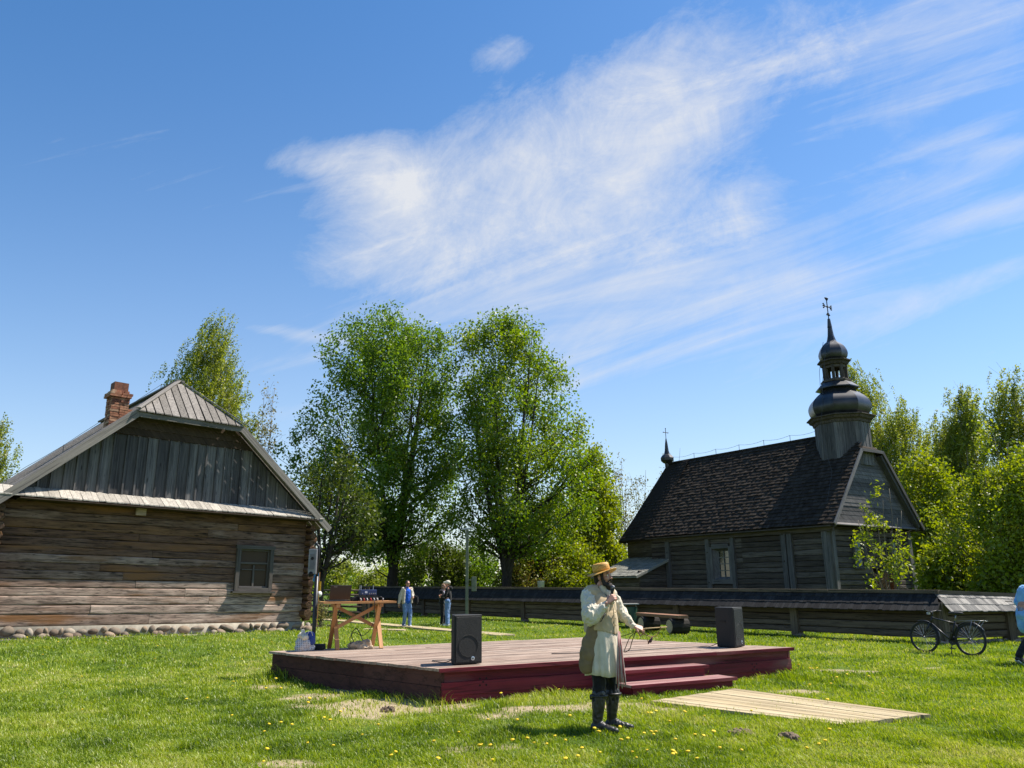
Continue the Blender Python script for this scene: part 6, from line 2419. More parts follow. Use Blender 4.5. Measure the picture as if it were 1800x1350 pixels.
def bystander(label, o, heading, J, top, jacket=None, trousers='jeans', shoe='shoewhite', hair='darkhair', cap=None, shades=False, hood=False, head_yaw=0.0, female=False, H=1.0, hem=None):
    """standing or walking figure; J holds joint positions in the frame front = +x, left = +y"""
    root = thing('person', label, 'person', o, heading)
    g = lambda k, d: Vector(J.get(k, d)) * H
    HC = g('head', (0.03, 0, 1.63))
    LN = J.get('lean', 0.0)                # forward lean of the trunk
    sR, sL = g('sR', (0, -0.18, 1.43)), g('sL', (0, 0.18, 1.43))
    eR, eL = g('eR', (-0.02, -0.24, 1.14)), g('eL', (-0.02, 0.24, 1.14))
    wR, wL = g('wR', (0.06, -0.25, 0.9)), g('wL', (0.06, 0.25, 0.9))
    hR, hL = g('hR', (0, -0.09, 0.9)), g('hL', (0, 0.09, 0.9))
    kR, kL = g('kR', (0.03, -0.1, 0.49)), g('kL', (0.03, 0.1, 0.49))
    aR, aL = g('aR', (0, -0.1, 0.08)), g('aL', (0, 0.1, 0.08))
    mb = MB()
    P, R = head(mb, HC, head_yaw, 0.05, 1.0)
    mb.cap((LN, 0, 1.43 * H), HC + Vector((-0.02, 0, -0.07)), 0.062, 0.055)
    mb.sphere((LN * 0.65, 0, 1.27 * H), (0.115, 0.17, 0.2), 12, 8)
    mb.sphere((0, 0, 1.03 * H), (0.11, 0.155, 0.19), 12, 8)
    mb.cap(sR, sL, 0.06, 0.06)
    for s_, e_, w_ in ((sR, eR, wR), (sL, eL, wL)):
        mb.cap(s_, e_, 0.05, 0.04)
        mb.cap(e_, w_, 0.04, 0.027)
    for h_, k_, a_ in ((hR, kR, aR), (hL, kL, aL)):
        mb.cap(h_, k_, 0.085, 0.055)
        mb.cap(k_, a_, 0.052, 0.036)
        mb.cap(a_ + Vector((-0.02, 0, -0.04)), a_ + Vector((0.15, 0, -0.055)), 0.034, 0.026)
    for w_, e_, sd_ in ((wR, eR, -1), (wL, eL, 1)):
        d_ = unit(w_ - e_)
        hand(mb, w_, d_, (0, -sd_, 0.1) if abs(d_.y) < 0.8 else (-1, 0, 0), 0.35, 1, 1.0)
    blob('body', mb, 0.009, MAT['skin'], root, 2)
    eyes(P, R, 1.0, root)
    if hair:
        mb = MB()
        mb.sphere(P(-0.022, 0, 0.04), (0.1, 0.083, 0.095), 12, 8, R)
        mb.sphere(P(-0.06, 0, -0.02), (0.05, 0.068, 0.06), 12, 8, R)
        if female:
            mb.sphere(P(-0.05, 0, -0.07), (0.055, 0.075, 0.09), 12, 8, R)
        blob('hair', mb, 0.009, MAT[hair], root, 2, 0.003, 80)
    if cap:
        mb = MB()
        mb.sphere(P(-0.015, 0, 0.055), (0.108, 0.093, 0.092), 14, 10, R)
        mb.cap(P(0.06, 0.0, 0.06), P(0.155, 0.0, 0.045), 0.045, 0.03)
        c = blob('cap', mb, 0.01, MAT[cap], root, 3)
    if shades:
        mb = MB()
        for q in (1, -1):
            mb.box(P(0.098, 0.032 * q, 0.008), (0.008, 0.046, 0.03), R)
            mb.beam(P(0.095, 0.056 * q, 0.014), P(0.0, 0.08 * q, 0.012), 0.006, 0.008)
        mb.beam(P(0.1, -0.012, 0.014), P(0.1, 0.012, 0.014), 0.006, 0.008)
        mb.obj('sunglasses', MAT['metaldark'], root)
    mb = MB()
    mb.sphere((0.005 + LN * 0.65, 0, 1.27 * H), (0.135, 0.185, 0.205), 14, 10)
    mb.cap((0.005, -0.03, 0.97 * H), (0.005, 0.03, 0.97 * H), 0.132, 0.132)
    mb.cap((0.005, 0, 0.98 * H), (LN * 0.5, 0, 1.2 * H), 0.14, 0.15)
    mb.cap(sR * 0.97, sL * 0.97, 0.072, 0.072)
    mb.cap((LN, 0, 1.44 * H), (LN, 0, 1.5 * H), 0.072, 0.066)
    if not jacket:
        for s_, e_, w_ in ((sR, eR, wR), (sL, eL, wL)):
            mb.cap(s_, e_, 0.068, 0.06)
            mb.cap(e_, w_ - unit(w_ - e_) * 0.03, 0.06, 0.042)
    if hood:
        mb.sphere((-0.11, 0, 1.47 * H), (0.07, 0.11, 0.08), 12, 8)
    blob('top', mb, 0.012, MAT[top], root, 3, 0.008, 12)
    if jacket:
        mb = MB()
        for sd_, s_, e_, w_ in ((-1, sR, eR, wR), (1, sL, eL, wL)):
            mb.cap(s_, e_, 0.08, 0.07)
            mb.cap(e_, w_ - unit(w_ - e_) * 0.02, 0.07, 0.048)
            # open front panel, side and back
            mb.cap((0.075 + LN * 0.8, sd_ * 0.15, 1.38 * H), (0.07, sd_ * 0.175, 0.93 * H), 0.045, 0.05)
            mb.cap((LN * 0.8, sd_ * 0.16, 1.38 * H), (0.0, sd_ * 0.155, 0.92 * H), 0.07, 0.07)
        mb.sphere((-0.05 + LN * 0.5, 0, 1.2 * H), (0.13, 0.19, 0.3), 14, 10)
        mb.cap((-0.06, -0.05, 0.92 * H), (-0.06, 0.05, 0.92 * H), 0.1, 0.1)
        mb.cap(sR * 0.98 - Vector((0.02, 0, 0)), sL * 0.98 - Vector((0.02, 0, 0)), 0.08, 0.08)
        if hem:
            mb.cap((0.0, -0.07, 0.95), (0.03, -0.08, hem), 0.13, 0.15)
            mb.cap((0.0, 0.07, 0.95), (0.03, 0.08, hem), 0.13, 0.15)
        blob('jacket', mb, 0.012, MAT[jacket], root, 3, 0.01, 11)
    mb = MB()
    for h_, k_, a_ in ((hR, kR, aR), (hL, kL, aL)):
        mb.cap(h_, k_, 0.105, 0.082)
        mb.cap(k_, a_ + Vector((0, 0, 0.01)), 0.08, 0.066)
    mb.cap(hR + Vector((0, 0, 0.06)), hL + Vector((0, 0, 0.06)), 0.115, 0.115)
    blob('trousers', mb, 0.012, MAT[trousers], root, 3, 0.012, 12)
    for a_, tl in ((aR, J.get('tR')), (aL, J.get('tL'))):
        tip = a_ + (Vector(tl) if tl else Vector((0.15, 0, -0.045)))
        mb = MB()
        mb.cap(a_ + Vector((-0.035, 0, -0.035)), a_ + Vector((0.03, 0, -0.02)), 0.046, 0.046)
        mb.cap(a_ + Vector((0, 0, -0.03)), tip, 0.045, 0.034)
        sh = blob('shoe', mb, 0.01, MAT[shoe], root, 3)
        mb = MB()
        d_ = unit(tip - (a_ + Vector((-0.04, 0, -0.04))))
        q0 = a_ + Vector((-0.06, 0, -0.066))
        mb.beam(q0, q0 + d_ * ((tip - q0).length + 0.03), 0.085, 0.022)
        mb.obj('sole', MAT['shoewhite'], sh)
    return root


g = gz(714, 1103)
bystander('man in open cream jacket, bright blue shirt and jeans, walking behind the table', Vector((g.x, g.y, float(ground_h(g.x, g.y)))), rad(-52),
          dict(wL=(0.2, 0.17, 1.12), eL=(0.0, 0.26, 1.16), eR=(-0.06, -0.27, 1.14), wR=(-0.03, -0.33, 0.88), aR=(-0.1, -0.06, 0.09), kR=(0.05, -0.09, 0.5), aL=(0.12, 0.07, 0.08), kL=(0.12, 0.09, 0.5)),
          'blueshirt', 'creamjacket', 'jeans', 'shoewhite', 'darkhair', None, True)
mb = MB()
mb.sphere((0.0, 0, 0), (0.09, 0.07, 0.2), 12, 9, Matrix.Rotation(rad(12), 3, 'Y'))
mb.sphere((-0.03, 0, 0.12), (0.08, 0.07, 0.1), 12, 8)
bo = blob('folded_coat', mb, 0.012, MAT['blackhoodie'], None, 3, 0.02, 9)
bo.location = (g.x + 0.36, g.y - 0.02, 1.0)
tag(bo, 'dark folded coat hanging over the forearm of the man in the blue shirt', 'coat')
g = gz(787, 1100)
bystander('person in white cap, black hooded top and blue jeans seen from the side', Vector((g.x, g.y, 0)), rad(172),
          dict(eR=(0.05, -0.22, 1.17), wR=(0.26, -0.1, 1.16), eL=(0.06, 0.22, 1.17), wL=(0.27, 0.08, 1.14)), 'blackhoodie', None, 'jeans', 'shoewhite', 'fairhair', 'whitecap', False, True, 0.1)
bystander('person in black trousers and dark patterned top, partly hidden behind the white cap', Vector((g.x - 0.27, g.y + 0.75, 0)), rad(-20),
          dict(eR=(0.02, -0.23, 1.17), wR=(0.22, -0.12, 1.1)), 'greyprint', 'blackhoodie', 'blacktrouser', 'shoeblack', 'fairhair', None, False, False, 0.0, True, 0.93)
g = gz(1815, 1168)
bystander('walker in a light blue jacket and dark trousers cut by the right picture edge', Vector((g.x + 0.04, g.y, 0)), rad(12),
          dict(lean=0.22, head=(0.31, 0, 1.6), sR=(0.2, -0.18, 1.41), sL=(0.2, 0.18, 1.41), aR=(-0.42, -0.09, 0.16), kR=(-0.12, -0.1, 0.5), tR=(0.09, 0, -0.13), aL=(0.3, 0.09, 0.08), kL=(0.2, 0.1, 0.5), eR=(-0.1, -0.24, 1.15), wR=(0.02, -0.26, 0.93), eL=(0.08, 0.24, 1.15), wL=(0.24, 0.2, 0.97)),
          'greyprint', 'lightblue', 'blacktrouser', 'shoeblack', 'darkhair', hem=0.7)
#@@PART5

# ================================================================== props
def st_local(px, py, z=ST_Z):
    return gz(px, py, z)


MAT['spk'] = plain('black_textured_plastic', (0.004, 0.004, 0.0045), 0.65, 0.0, 0.3, 90, 0.25)
MAT['spkgrille'] = plain('black_metal_grille', (0.0055, 0.0055, 0.006), 0.55, 0.0, 0.5, 400, 0.6)


def loudspeaker(label, loc, rz):
    """front looks to -y"""
    t = thing('loudspeaker', label, 'loudspeaker', loc, rz, 'loudspeakers on the stage')
    H = 0.69
    plan = [(-0.22, -0.17), (0.22, -0.17), (0.22, -0.08), (0.11, 0.22), (-0.11, 0.22), (-0.22, -0.08)]
    mb = MB()
    n = len(plan)
    vs = [(x, y, 0.012) for x, y in plan] + [(x, y, H) for x, y in plan]
    fs = [tuple(range(n - 1, -1, -1)), tuple(range(n, 2 * n))] + [(k, (k + 1) % n, n + (k + 1) % n, n + k) for k in range(n)]
    mb.add(vs, fs)
    o = mb.obj('cabinet', MAT['spk'], t)
    b = o.modifiers.new('bevel', 'BEVEL')
    b.width = 0.012
    b.segments = 3
    mb = MB()
    mb.box((0, -0.173, H / 2 + 0.005), (0.39, 0.012, H - 0.06))
    o = mb.obj('grille', MAT['spkgrille'], t)
    b = o.modifiers.new('bevel', 'BEVEL')
    b.width = 0.006
    b.segments = 2
    mb = MB()                                    # woofer and horn outlines behind the mesh
    mb.tube([(0.15 * math.cos(q), -0.1795, 0.26 + 0.15 * math.sin(q)) for q in np.linspace(0, 2 * math.pi, 33)], 0.0025, 6, cap=False)
    mb.obj('woofer_ring', MAT['spkgrille'], t)
    mb = MB()
    Rb = Matrix.Rotation(rad(90), 3, 'X')
    mb.lathe([(0.028, 0.0), (0.028, 0.004), (0.02, 0.006)], 18, (0.07, -0.179, 0.085), Rb)
    bd = mb.obj('badge', plain('silver_badge', (0.5, 0.55, 0.62), 0.3, 0.6, 0.1), t, smooth=False)
    mb = MB()
    mb.box((0.062, -0.187, 0.085), (0.006, 0.003, 0.026), Matrix.Rotation(rad(-18), 3, 'Y'))
    mb.box((0.078, -0.187, 0.085), (0.006, 0.003, 0.026), Matrix.Rotation(rad(18), 3, 'Y'))
    mb.box((0.07, -0.1872, 0.083), (0.016, 0.003, 0.005))
    mb.obj('badge_mark', MAT['metaldark'], bd)
    for sx in (-1, 1):
        mb = MB()
        c = Vector((sx * 0.168, 0.05, 0.45))
        d = unit(Vector((sx * 0.11, -0.3, 0)))
        mb.beam(c - d * 0.065, c + d * 0.065, 0.02, 0.035)
        mb.obj('handle', MAT['iron'], t)
    return t


a = st_local(817, 1169)
loudspeaker('black loudspeaker on the near stage corner, left of the man in the straw hat', (a.x - 0.03, a.y + 0.19, ST_Z), rad(26))
b_ = st_local(1293, 1139)
loudspeaker('black loudspeaker near the right end of the stage above the maroon steps', (b_.x - 0.02, b_.y + 0.2, ST_Z), rad(52))


def cable(name, label, pts, r=0.007, m=None):
    q = [Vector(p) for p in pts]
    fine = []
    for i in range(len(q) - 1):
        p0, p1, p2, p3 = q[max(0, i - 1)], q[i], q[i + 1], q[min(len(q) - 1, i + 2)]
        for k in range(6):
            t = k / 6
            fine.append(0.5 * ((2 * p1) + (p2 - p0) * t + (2 * p0 - 5 * p1 + 4 * p2 - p3) * t * t + (3 * p1 - p0 - 3 * p2 + p3) * t ** 3))
    fine.append(q[-1])
    c = MB()
    c.tube([p - q[0] for p in fine], r, 6)
    o = c.obj(name, m or MAT['metaldark'], smooth=True, loc=q[0])
    return tag(o, label, 'cable')


zc = ST_Z + 0.012
cable('speaker_cable', 'black cable curling on the deck beside the near loudspeaker', [(a.x - 0.15, a.y + 0.35, zc + 0.06), (a.x - 0.3, a.y + 0.3, zc), (a.x - 0.45, a.y + 0.42, zc), (a.x - 0.52, a.y + 0.62, zc), (a.x - 0.3, a.y + 0.72, zc), (a.x - 0.2, a.y + 1.0, zc)])
cable('speaker_cable', 'black cable running over the deck to the far right loudspeaker', [(b_.x - 0.25, b_.y + 0.25, zc + 0.05), (b_.x - 0.38, b_.y + 0.2, zc + 0.01), (b_.x - 0.45, b_.y + 0.3, zc), (b_.x - 0.8, b_.y + 0.1, zc), (b_.x - 1.4, b_.y - 0.2, zc), (b_.x - 2.4, b_.y - 0.75, zc), (b_.x - 3.3, b_.y - 1.0, zc)])


def table():
    c = (gz(594, 1142, ST_Z) + gz(580, 1140, ST_Z) + gz(670, 1141, ST_Z) + gz(652, 1137, ST_Z)) / 4
    rz = rad(24)
    t = thing('trestle_table', 'varnished pine table with crossed trestle legs at the left end of the stage', 'table', (c.x, c.y, ST_Z), rz)
    L, D, Hh = 1.34, 0.62, 0.8
    m = MAT['tablewood']
    mb = MB()
    for i in range(5):
        y = -D / 2 + (i + 0.5) * D / 5
        mb.box((0, y, Hh + 0.018), (L + random.uniform(-0.01, 0.01), D / 5 - 0.005, 0.036))
    mb.obj('table_top', m, t)
    for sx in (-0.4, 0.4):
        mb = MB()
        mb.box((sx, 0, Hh - 0.035), (0.07, D - 0.08, 0.06))
        mb.obj('cleat', m, t)
        for k, s in enumerate((-1, 1)):
            mb = MB()
            o = 0.028 * s
            mb.beam((sx + o, -0.24 * s, 0.0), (sx + o, 0.24 * s, Hh - 0.01), 0.05, 0.07, (1, 0, 0))
            mb.obj('leg', m, t)
    for s in (-1, 1):
        mb = MB()
        mb.beam((-0.36 * s, 0.04 * s, Hh - 0.06), (0.4 * s, 0.02 * s, 0.36), 0.045, 0.06, (0, 0, 1))
        mb.obj('brace', m, t)
    c_, s_ = math.cos(rz), math.sin(rz)

    def W(x, y, z=0.0):
        return Vector((c.x + x * c_ - y * s_, c.y + x * s_ + y * c_, ST_Z + Hh + 0.037 + z))
    # laptop, lid towards the camera
    lt = thing('laptop', 'dark brown laptop standing open on the pine table with its lid to the viewer', 'laptop', W(-0.33, 0.02), rz + rad(4))
    mb = MB()
    mb.box((0, 0.1, 0.011), (0.4, 0.27, 0.022))
    mb.obj('base', plain('laptop_black', (0.02, 0.02, 0.02), 0.5), lt)
    mb = MB()
    R = Matrix.Rotation(rad(14), 3, 'X')
    mb.box((0.0, -0.065, 0.16), (0.4, 0.012, 0.27), R)
    ld = mb.obj('lid', plain('laptop_brown_lid', (0.014, 0.011, 0.011), 0.45), lt)
    b = ld.modifiers.new('bevel', 'BEVEL')
    b.width = 0.006
    b.segments = 2
    mb = MB()
    for i in range(7):
        mb.box((-0.13 + i * 0.009, -0.098, 0.262), (0.0065, 0.002, 0.009), R)
    mb.obj('lid_mark', plain('pale_mark', (0.35, 0.35, 0.36), 0.4, 0.5), ld)
    # black power amplifier, blue receiver on a small rack, antennas
    am = thing('amplifier', 'low black audio box with coloured plugs under the blue receiver', 'amplifier', W(0.2, 0.05), rz)
    mb = MB()
    mb.box((0, 0, 0.05), (0.36, 0.26, 0.09))
    for x in (-0.14, 0.14):
        mb.box((x, -0.11, 0.006), (0.03, 0.03, 0.012))
    mb.obj('case', MAT['metaldark'], am)
    for x, col in ((-0.1, (0.35, 0.03, 0.03)), (-0.04, (0.5, 0.5, 0.5)), (0.03, (0.4, 0.03, 0.03)), (0.09, (0.45, 0.45, 0.45)), (0.15, (0.5, 0.48, 0.45)), (-0.16, (0.5, 0.48, 0.45))):
        mb = MB()
        mb.tube([(x, -0.13, 0.05), (x, -0.165, 0.05), (x + 0.01, -0.18, 0.02), (x, -0.17, 0.004)], 0.009, 7)
        mb.obj('plug', plain('plug', col, 0.5), am, smooth=True)
    rc = thing('receiver', 'dark blue radio microphone receiver with short antennas on top of the black audio box', 'receiver', W(0.2, 0.03, 0.1), rz)
    mb = MB()
    mb.box((0, 0, 0.055), (0.3, 0.2, 0.1))
    cs = mb.obj('case', plain('dark_blue_case', (0.02, 0.038, 0.12), 0.45, 0.1), rc)
    b = cs.modifiers.new('bevel', 'BEVEL')
    b.width = 0.008
    b.segments = 2
    mb = MB()
    mb.box((-0.05, -0.102, 0.06), (0.045, 0.004, 0.035))
    mb.obj('display', plain('pale_display', (0.6, 0.65, 0.75), 0.3), rc)
    for x in (-0.12, 0.01, 0.05, 0.09, 0.125):
        mb = MB()
        mb.lathe([(0.012, 0), (0.011, 0.014), (0.004, 0.016)], 10, (x, -0.1, 0.035), Matrix.Rotation(rad(90), 3, 'X'))
        mb.obj('knob', MAT['metalgrey'], rc)
    for x in (-0.145, -0.12, 0.11):
        mb = MB()
        mb.tube([(x, 0.03, 0.1), (x + 0.005, 0.03, 0.19)], [0.006, 0.004], 6)
        mb.obj('antenna', plain('pale_antenna', (0.35, 0.35, 0.36), 0.5), rc)
    # small black adaptor box left of it
    ad = MB()
    ad.box((0, 0, 0.04), (0.12, 0.16, 0.08))
    o = ad.obj('adaptor_box', MAT['spk'], loc=W(-0.04, 0.07))
    o.rotation_euler.z = rz
    b = o.modifiers.new('bevel', 'BEVEL')
    b.width = 0.01
    b.segments = 2
    tag(o, 'small black box between the laptop and the blue receiver', 'box')
    hd = thing('headphones', 'small grey headphones lying at the right end of the pine table', 'headphones', W(0.44, 0.0), rz)
    mb = MB()
    mb.tube([(0.05 * math.cos(q), 0.0, 0.02 + 0.055 * math.sin(q)) for q in np.linspace(0, math.pi, 13)], 0.006, 6)
    mb.obj('band', MAT['metaldark'], hd, smooth=True)
    for x in (-0.05, 0.05):
        mb = MB()
        mb.sphere((x, 0, 0.025), (0.018, 0.03, 0.03), 10, 8)
        mb.obj('ear_cup', MAT['metalgrey'], hd, smooth=True)
    # cable falling off the table edge to the bag
    cable('power_cable', 'black cable hanging from the audio box down between the table legs', [W(0.25, -0.15, 0.01), W(0.25, -0.31, 0.012), W(0.25, -0.335, -0.08), W(0.24, -0.3, -0.4), W(0.1, -0.2, -0.6), W(-0.05, -0.1, -0.55), W(-0.12, -0.08, -0.65), W(-0.08, -0.1, -0.8), W(-0.02, -0.15, -0.81)], 0.006)
    cable('looped_cable', 'black cable loop standing over the beige bag under the table', [W(-0.05, -0.12, -0.72), W(-0.1, -0.1, -0.58), W(-0.02, -0.1, -0.48), W(0.06, -0.1, -0.58), W(0.1, -0.12, -0.68), W(0.2, -0.1, -0.73)], 0.009)
    # bag under the table
    mb = MB()
    mb.sphere((0, 0, 0.06), (0.19, 0.13, 0.075), 14, 10)
    mb.sphere((0.1, 0, 0.1), (0.1, 0.1, 0.08), 12, 8)
    mb.sphere((-0.12, -0.02, 0.05), (0.12, 0.1, 0.055), 12, 8)
    mb.cap((0.0, -0.1, 0.03), (0.22, -0.08, 0.03), 0.035, 0.03)
    p = W(0.06, -0.12, -Hh - 0.037)
    o = blob('slouched_bag', mb, 0.012, cloth('beige_canvas', (0.4, 0.3, 0.2), 0.45), None, 2, 0.03, 11)
    o.location = p
    tag(o, 'beige canvas bag slumped on the deck under the pine table', 'bag')


table()

# checked plastic carrier and flat black case at the stage's left corner
def carrier():
    p = gz(531, 1146, ST_Z)
    t = thing('carrier_bag', 'checked grey and white carrier bag stuffed with clothes on the left corner of the stage', 'bag', (p.x, p.y + 0.15, ST_Z), rad(26))
    m, nt, N, L, bs = newmat('checked_plastic')
    tc = N.new('ShaderNodeTexCoord')
    ck = N.new('ShaderNodeTexBrick')
    ck.offset = 0.0
    ck.inputs['Scale'].default_value = 1.0
    ck.inputs['Brick Width'].default_value = 0.03
    ck.inputs['Row Height'].default_value = 0.03
    ck.inputs['Mortar Size'].default_value = 0.006
    ck.inputs['Color1'].default_value = (0.13, 0.13, 0.15, 1)
    ck.inputs['Color2'].default_value = (0.24, 0.24, 0.27, 1)
    ck.inputs['Mortar'].default_value = (0.5, 0.5, 0.52, 1)
    mp = N.new('ShaderNodeMapping')
    mp.inputs['Rotation'].default_value = (rad(90), 0, 0)
    L.new(tc.outputs['Object'], mp.inputs[0])
    L.new(mp.outputs[0], ck.inputs['Vector'])
    L.new(ck.outputs[0], bs.inputs['Base Color'])
    bs.inputs['Roughness'].default_value = 0.4
    mb = MB()
    mb.sphere((0, 0, 0.13), (0.16, 0.11, 0.17), 14, 10)
    mb.cap((-0.08, 0, 0.06), (0.09, 0, 0.06), 0.09, 0.09)
    b = blob('sack', mb, 0.012, m, t, 2, 0.02, 14)
    mb = MB()
    mb.sphere((-0.07, -0.02, 0.27), (0.07, 0.06, 0.06), 10, 8)
    mb.sphere((-0.05, 0, 0.33), (0.04, 0.05, 0.05), 10, 8)
    mb.sphere((-0.02, -0.09, 0.24), (0.05, 0.04, 0.05), 10, 8)
    blob('white_bundle', mb, 0.012, MAT['linenwhite'], t, 2, 0.02, 20)
    mb = MB()
    mb.sphere((0.08, 0, 0.24), (0.1, 0.08, 0.09), 10, 8)
    mb.sphere((0.1, -0.04, 0.2), (0.07, 0.07, 0.12), 10, 8)
    blob('blue_bundle', mb, 0.012, cloth('navy_nylon', (0.04, 0.07, 0.24)), t, 2, 0.02, 16)
    for sx in (-0.06, 0.06):
        mb = MB()
        mb.tube([(sx + 0.05 * math.cos(q), -0.1, 0.24 + 0.1 * math.sin(q)) for q in np.linspace(0.2, math.pi - 0.2, 12)], 0.006, 6)
        mb.obj('handle', plain('pale_strap', (0.45, 0.45, 0.46), 0.5), t, smooth=True)
    p = gz(558, 1143, ST_Z)
    mb = MB()
    mb.box((0, 0, 0.05), (0.22, 0.16, 0.1))
    o = mb.obj('black_case', MAT['spk'], loc=(p.x, p.y + 0.1, ST_Z))
    b = o.modifiers.new('bevel', 'BEVEL')
    b.width = 0.025
    b.segments = 3
    tag(o, 'small black zipped case on the deck between the carrier bag and the table', 'case')


carrier()


def corner_post():
    p = gz(547, 1184, 0.0)
    q = st_pt(-0.12, 3.25)
    q = gz(548, 1176, 0.12)
    t = thing('black_post', 'tall thin black post with a grey box at its top, by the left stage edge', 'post', (q.x, q.y, 0.0))
    mb = MB()
    mb.tube([(0, 0, -0.05), (0, 0, 1.75)], 0.036, 12)
    mb.tube([(0, 0, 1.75), (0.015, 0, 2.2), (0.01, 0, 2.3), (-0.06, 0, 2.36)], 0.024, 10)
    mb.obj('pole', MAT['metaldark'], t, smooth=True)
    mb = MB()
    mb.box((-0.075, 0.0, 2.02), (0.15, 0.2, 0.46))
    bx = mb.obj('box', MAT['metalgrey'], t)
    b = bx.modifiers.new('bevel', 'BEVEL')
    b.width = 0.012
    b.segments = 2
    mb = MB()
    mb.box((-0.075, -0.104, 1.98), (0.085, 0.012, 0.2))
    mb.box((-0.075, -0.106, 2.13), (0.085, 0.014, 0.05))
    mb.obj('cover', plain('grey_cover', (0.11, 0.11, 0.12), 0.5), bx)
    mb = MB()
    mb.lathe([(0.03, 0), (0.03, 0.012), (0.012, 0.014)], 14, (-0.075, -0.1, 2.075), Matrix.Rotation(rad(90), 3, 'X'))
    mb.obj('dial', MAT['iron'], bx)
    mb = MB()
    mb.sphere((-0.09, -0.06, 1.8), (0.06, 0.06, 0.055), 10, 8)
    mb.tube([(-0.09, -0.06, 1.78), (-0.13, -0.08, 1.76)], 0.03, 8)
    mb.obj('bracket', MAT['iron'], t, smooth=True)


corner_post()


def lamp_post():
    x = (818 - 900) / 1395 * 34.0
    t = thing('lamp_post', 'slim grey-green steel lamp post with a switch box, in front of the wall', 'lamp post', (x, 34.0, 0))
    mg = plain('grey_green_paint', (0.13, 0.15, 0.1), 0.55, 0.1, 0.25, 8)
    mb = MB()
    mb.box((0, 0, 1.95), (0.12, 0.12, 3.9))
    mb.box((0, 0, 0.02), (0.3, 0.3, 0.04))
    mb.obj('pole', mg, t)
    mb = MB()
    mb.box((0.3, 0.0, 1.62), (0.2, 0.16, 0.6))
    bx = mb.obj('switch_box', mg, t)
    b = bx.modifiers.new('bevel', 'BEVEL')
    b.width = 0.012
    b.segments = 2
    mb = MB()
    for z in (1.45, 1.8):
        mb.box((0.14, 0, z), (0.16, 0.04, 0.04))
    mb.obj('bracket', mg, bx)
    mb = MB()
    mb.box((0.0, 0.0, 3.95), (0.34, 0.24, 0.06), Matrix.Rotation(rad(-6), 3, 'Y'))
    mb.box((-0.2, 0.0, 3.93), (0.14, 0.16, 0.04), Matrix.Rotation(rad(-14), 3, 'Y'))
    mb.box((0.19, 0.0, 3.93), (0.12, 0.16, 0.04), Matrix.Rotation(rad(12), 3, 'Y'))
    mb.obj('lamp_head', plain('pale_lamp_housing', (0.4, 0.42, 0.45), 0.35, 0.4), t)


lamp_post()


def bench():
    a, b = gz(1142, 1110), gz(1196, 1116)
    c = (a + b) / 2
    d = unit(b - a)
    rz = math.atan2(d.y, d.x)
    L = (b - a).length
    t = thing('log_bench', 'rough plank bench on two short logs in front of the churchyard wall', 'bench', (c.x, c.y, 0), rz)
    mb = MB()
    mb.log(-L * 0.78, L * 0.62, -0.18, 0.5, 0.6, 0.01, 0.36, 10, 0.008, 0.5)
    mb.obj('seat', wood('reddish_bench_plank', [(0.2, 0.095, 0.055), (0.27, 0.14, 0.085), (0.3, 0.18, 0.12)], contrast=0.4), t)
    for x in (-L * 0.5, L * 0.45):
        mb = MB()
        mb.tube([(x, -0.32, 0.26), (x, -0.3, 0.26), (x, 0.3, 0.26), (x, 0.32, 0.26)], [0.2, 0.235, 0.245, 0.2], 14)
        lg = mb.obj('support_log', MAT['bark'], t, smooth=False)
        mb = MB()
        for y in (-0.322, 0.322):
            mb.tube([(x, y - 0.004, 0.26), (x, y + 0.004, 0.26)], 0.2, 14)
        mb.obj('sawn_end', wood('sawn_end', [(0.42, 0.3, 0.2), (0.5, 0.38, 0.26)], contrast=0.3), lg)


bench()
g = gz(1113, 1106)
t = thing('litter_bin', 'dark green litter bin with a pale lid behind the outstretched arm, beside the wall', 'litter bin', (g.x, g.y + 0.4, 0))
mb = MB()
mb.lathe([(0.2, 0.05), (0.22, 0.06), (0.24, 0.75), (0.23, 0.76)], 16)
mb.obj('drum', plain('bin_green', (0.02, 0.06, 0.035), 0.5), t, smooth=False)
mb = MB()
mb.box((0, 0, 0.86), (0.56, 0.5, 0.035))
for x in (-0.2, 0.2):
    mb.box((x, 0, 0.8), (0.035, 0.035, 0.12))
mb.obj('lid', plain('bin_lid', (0.34, 0.33, 0.3), 0.6), t)


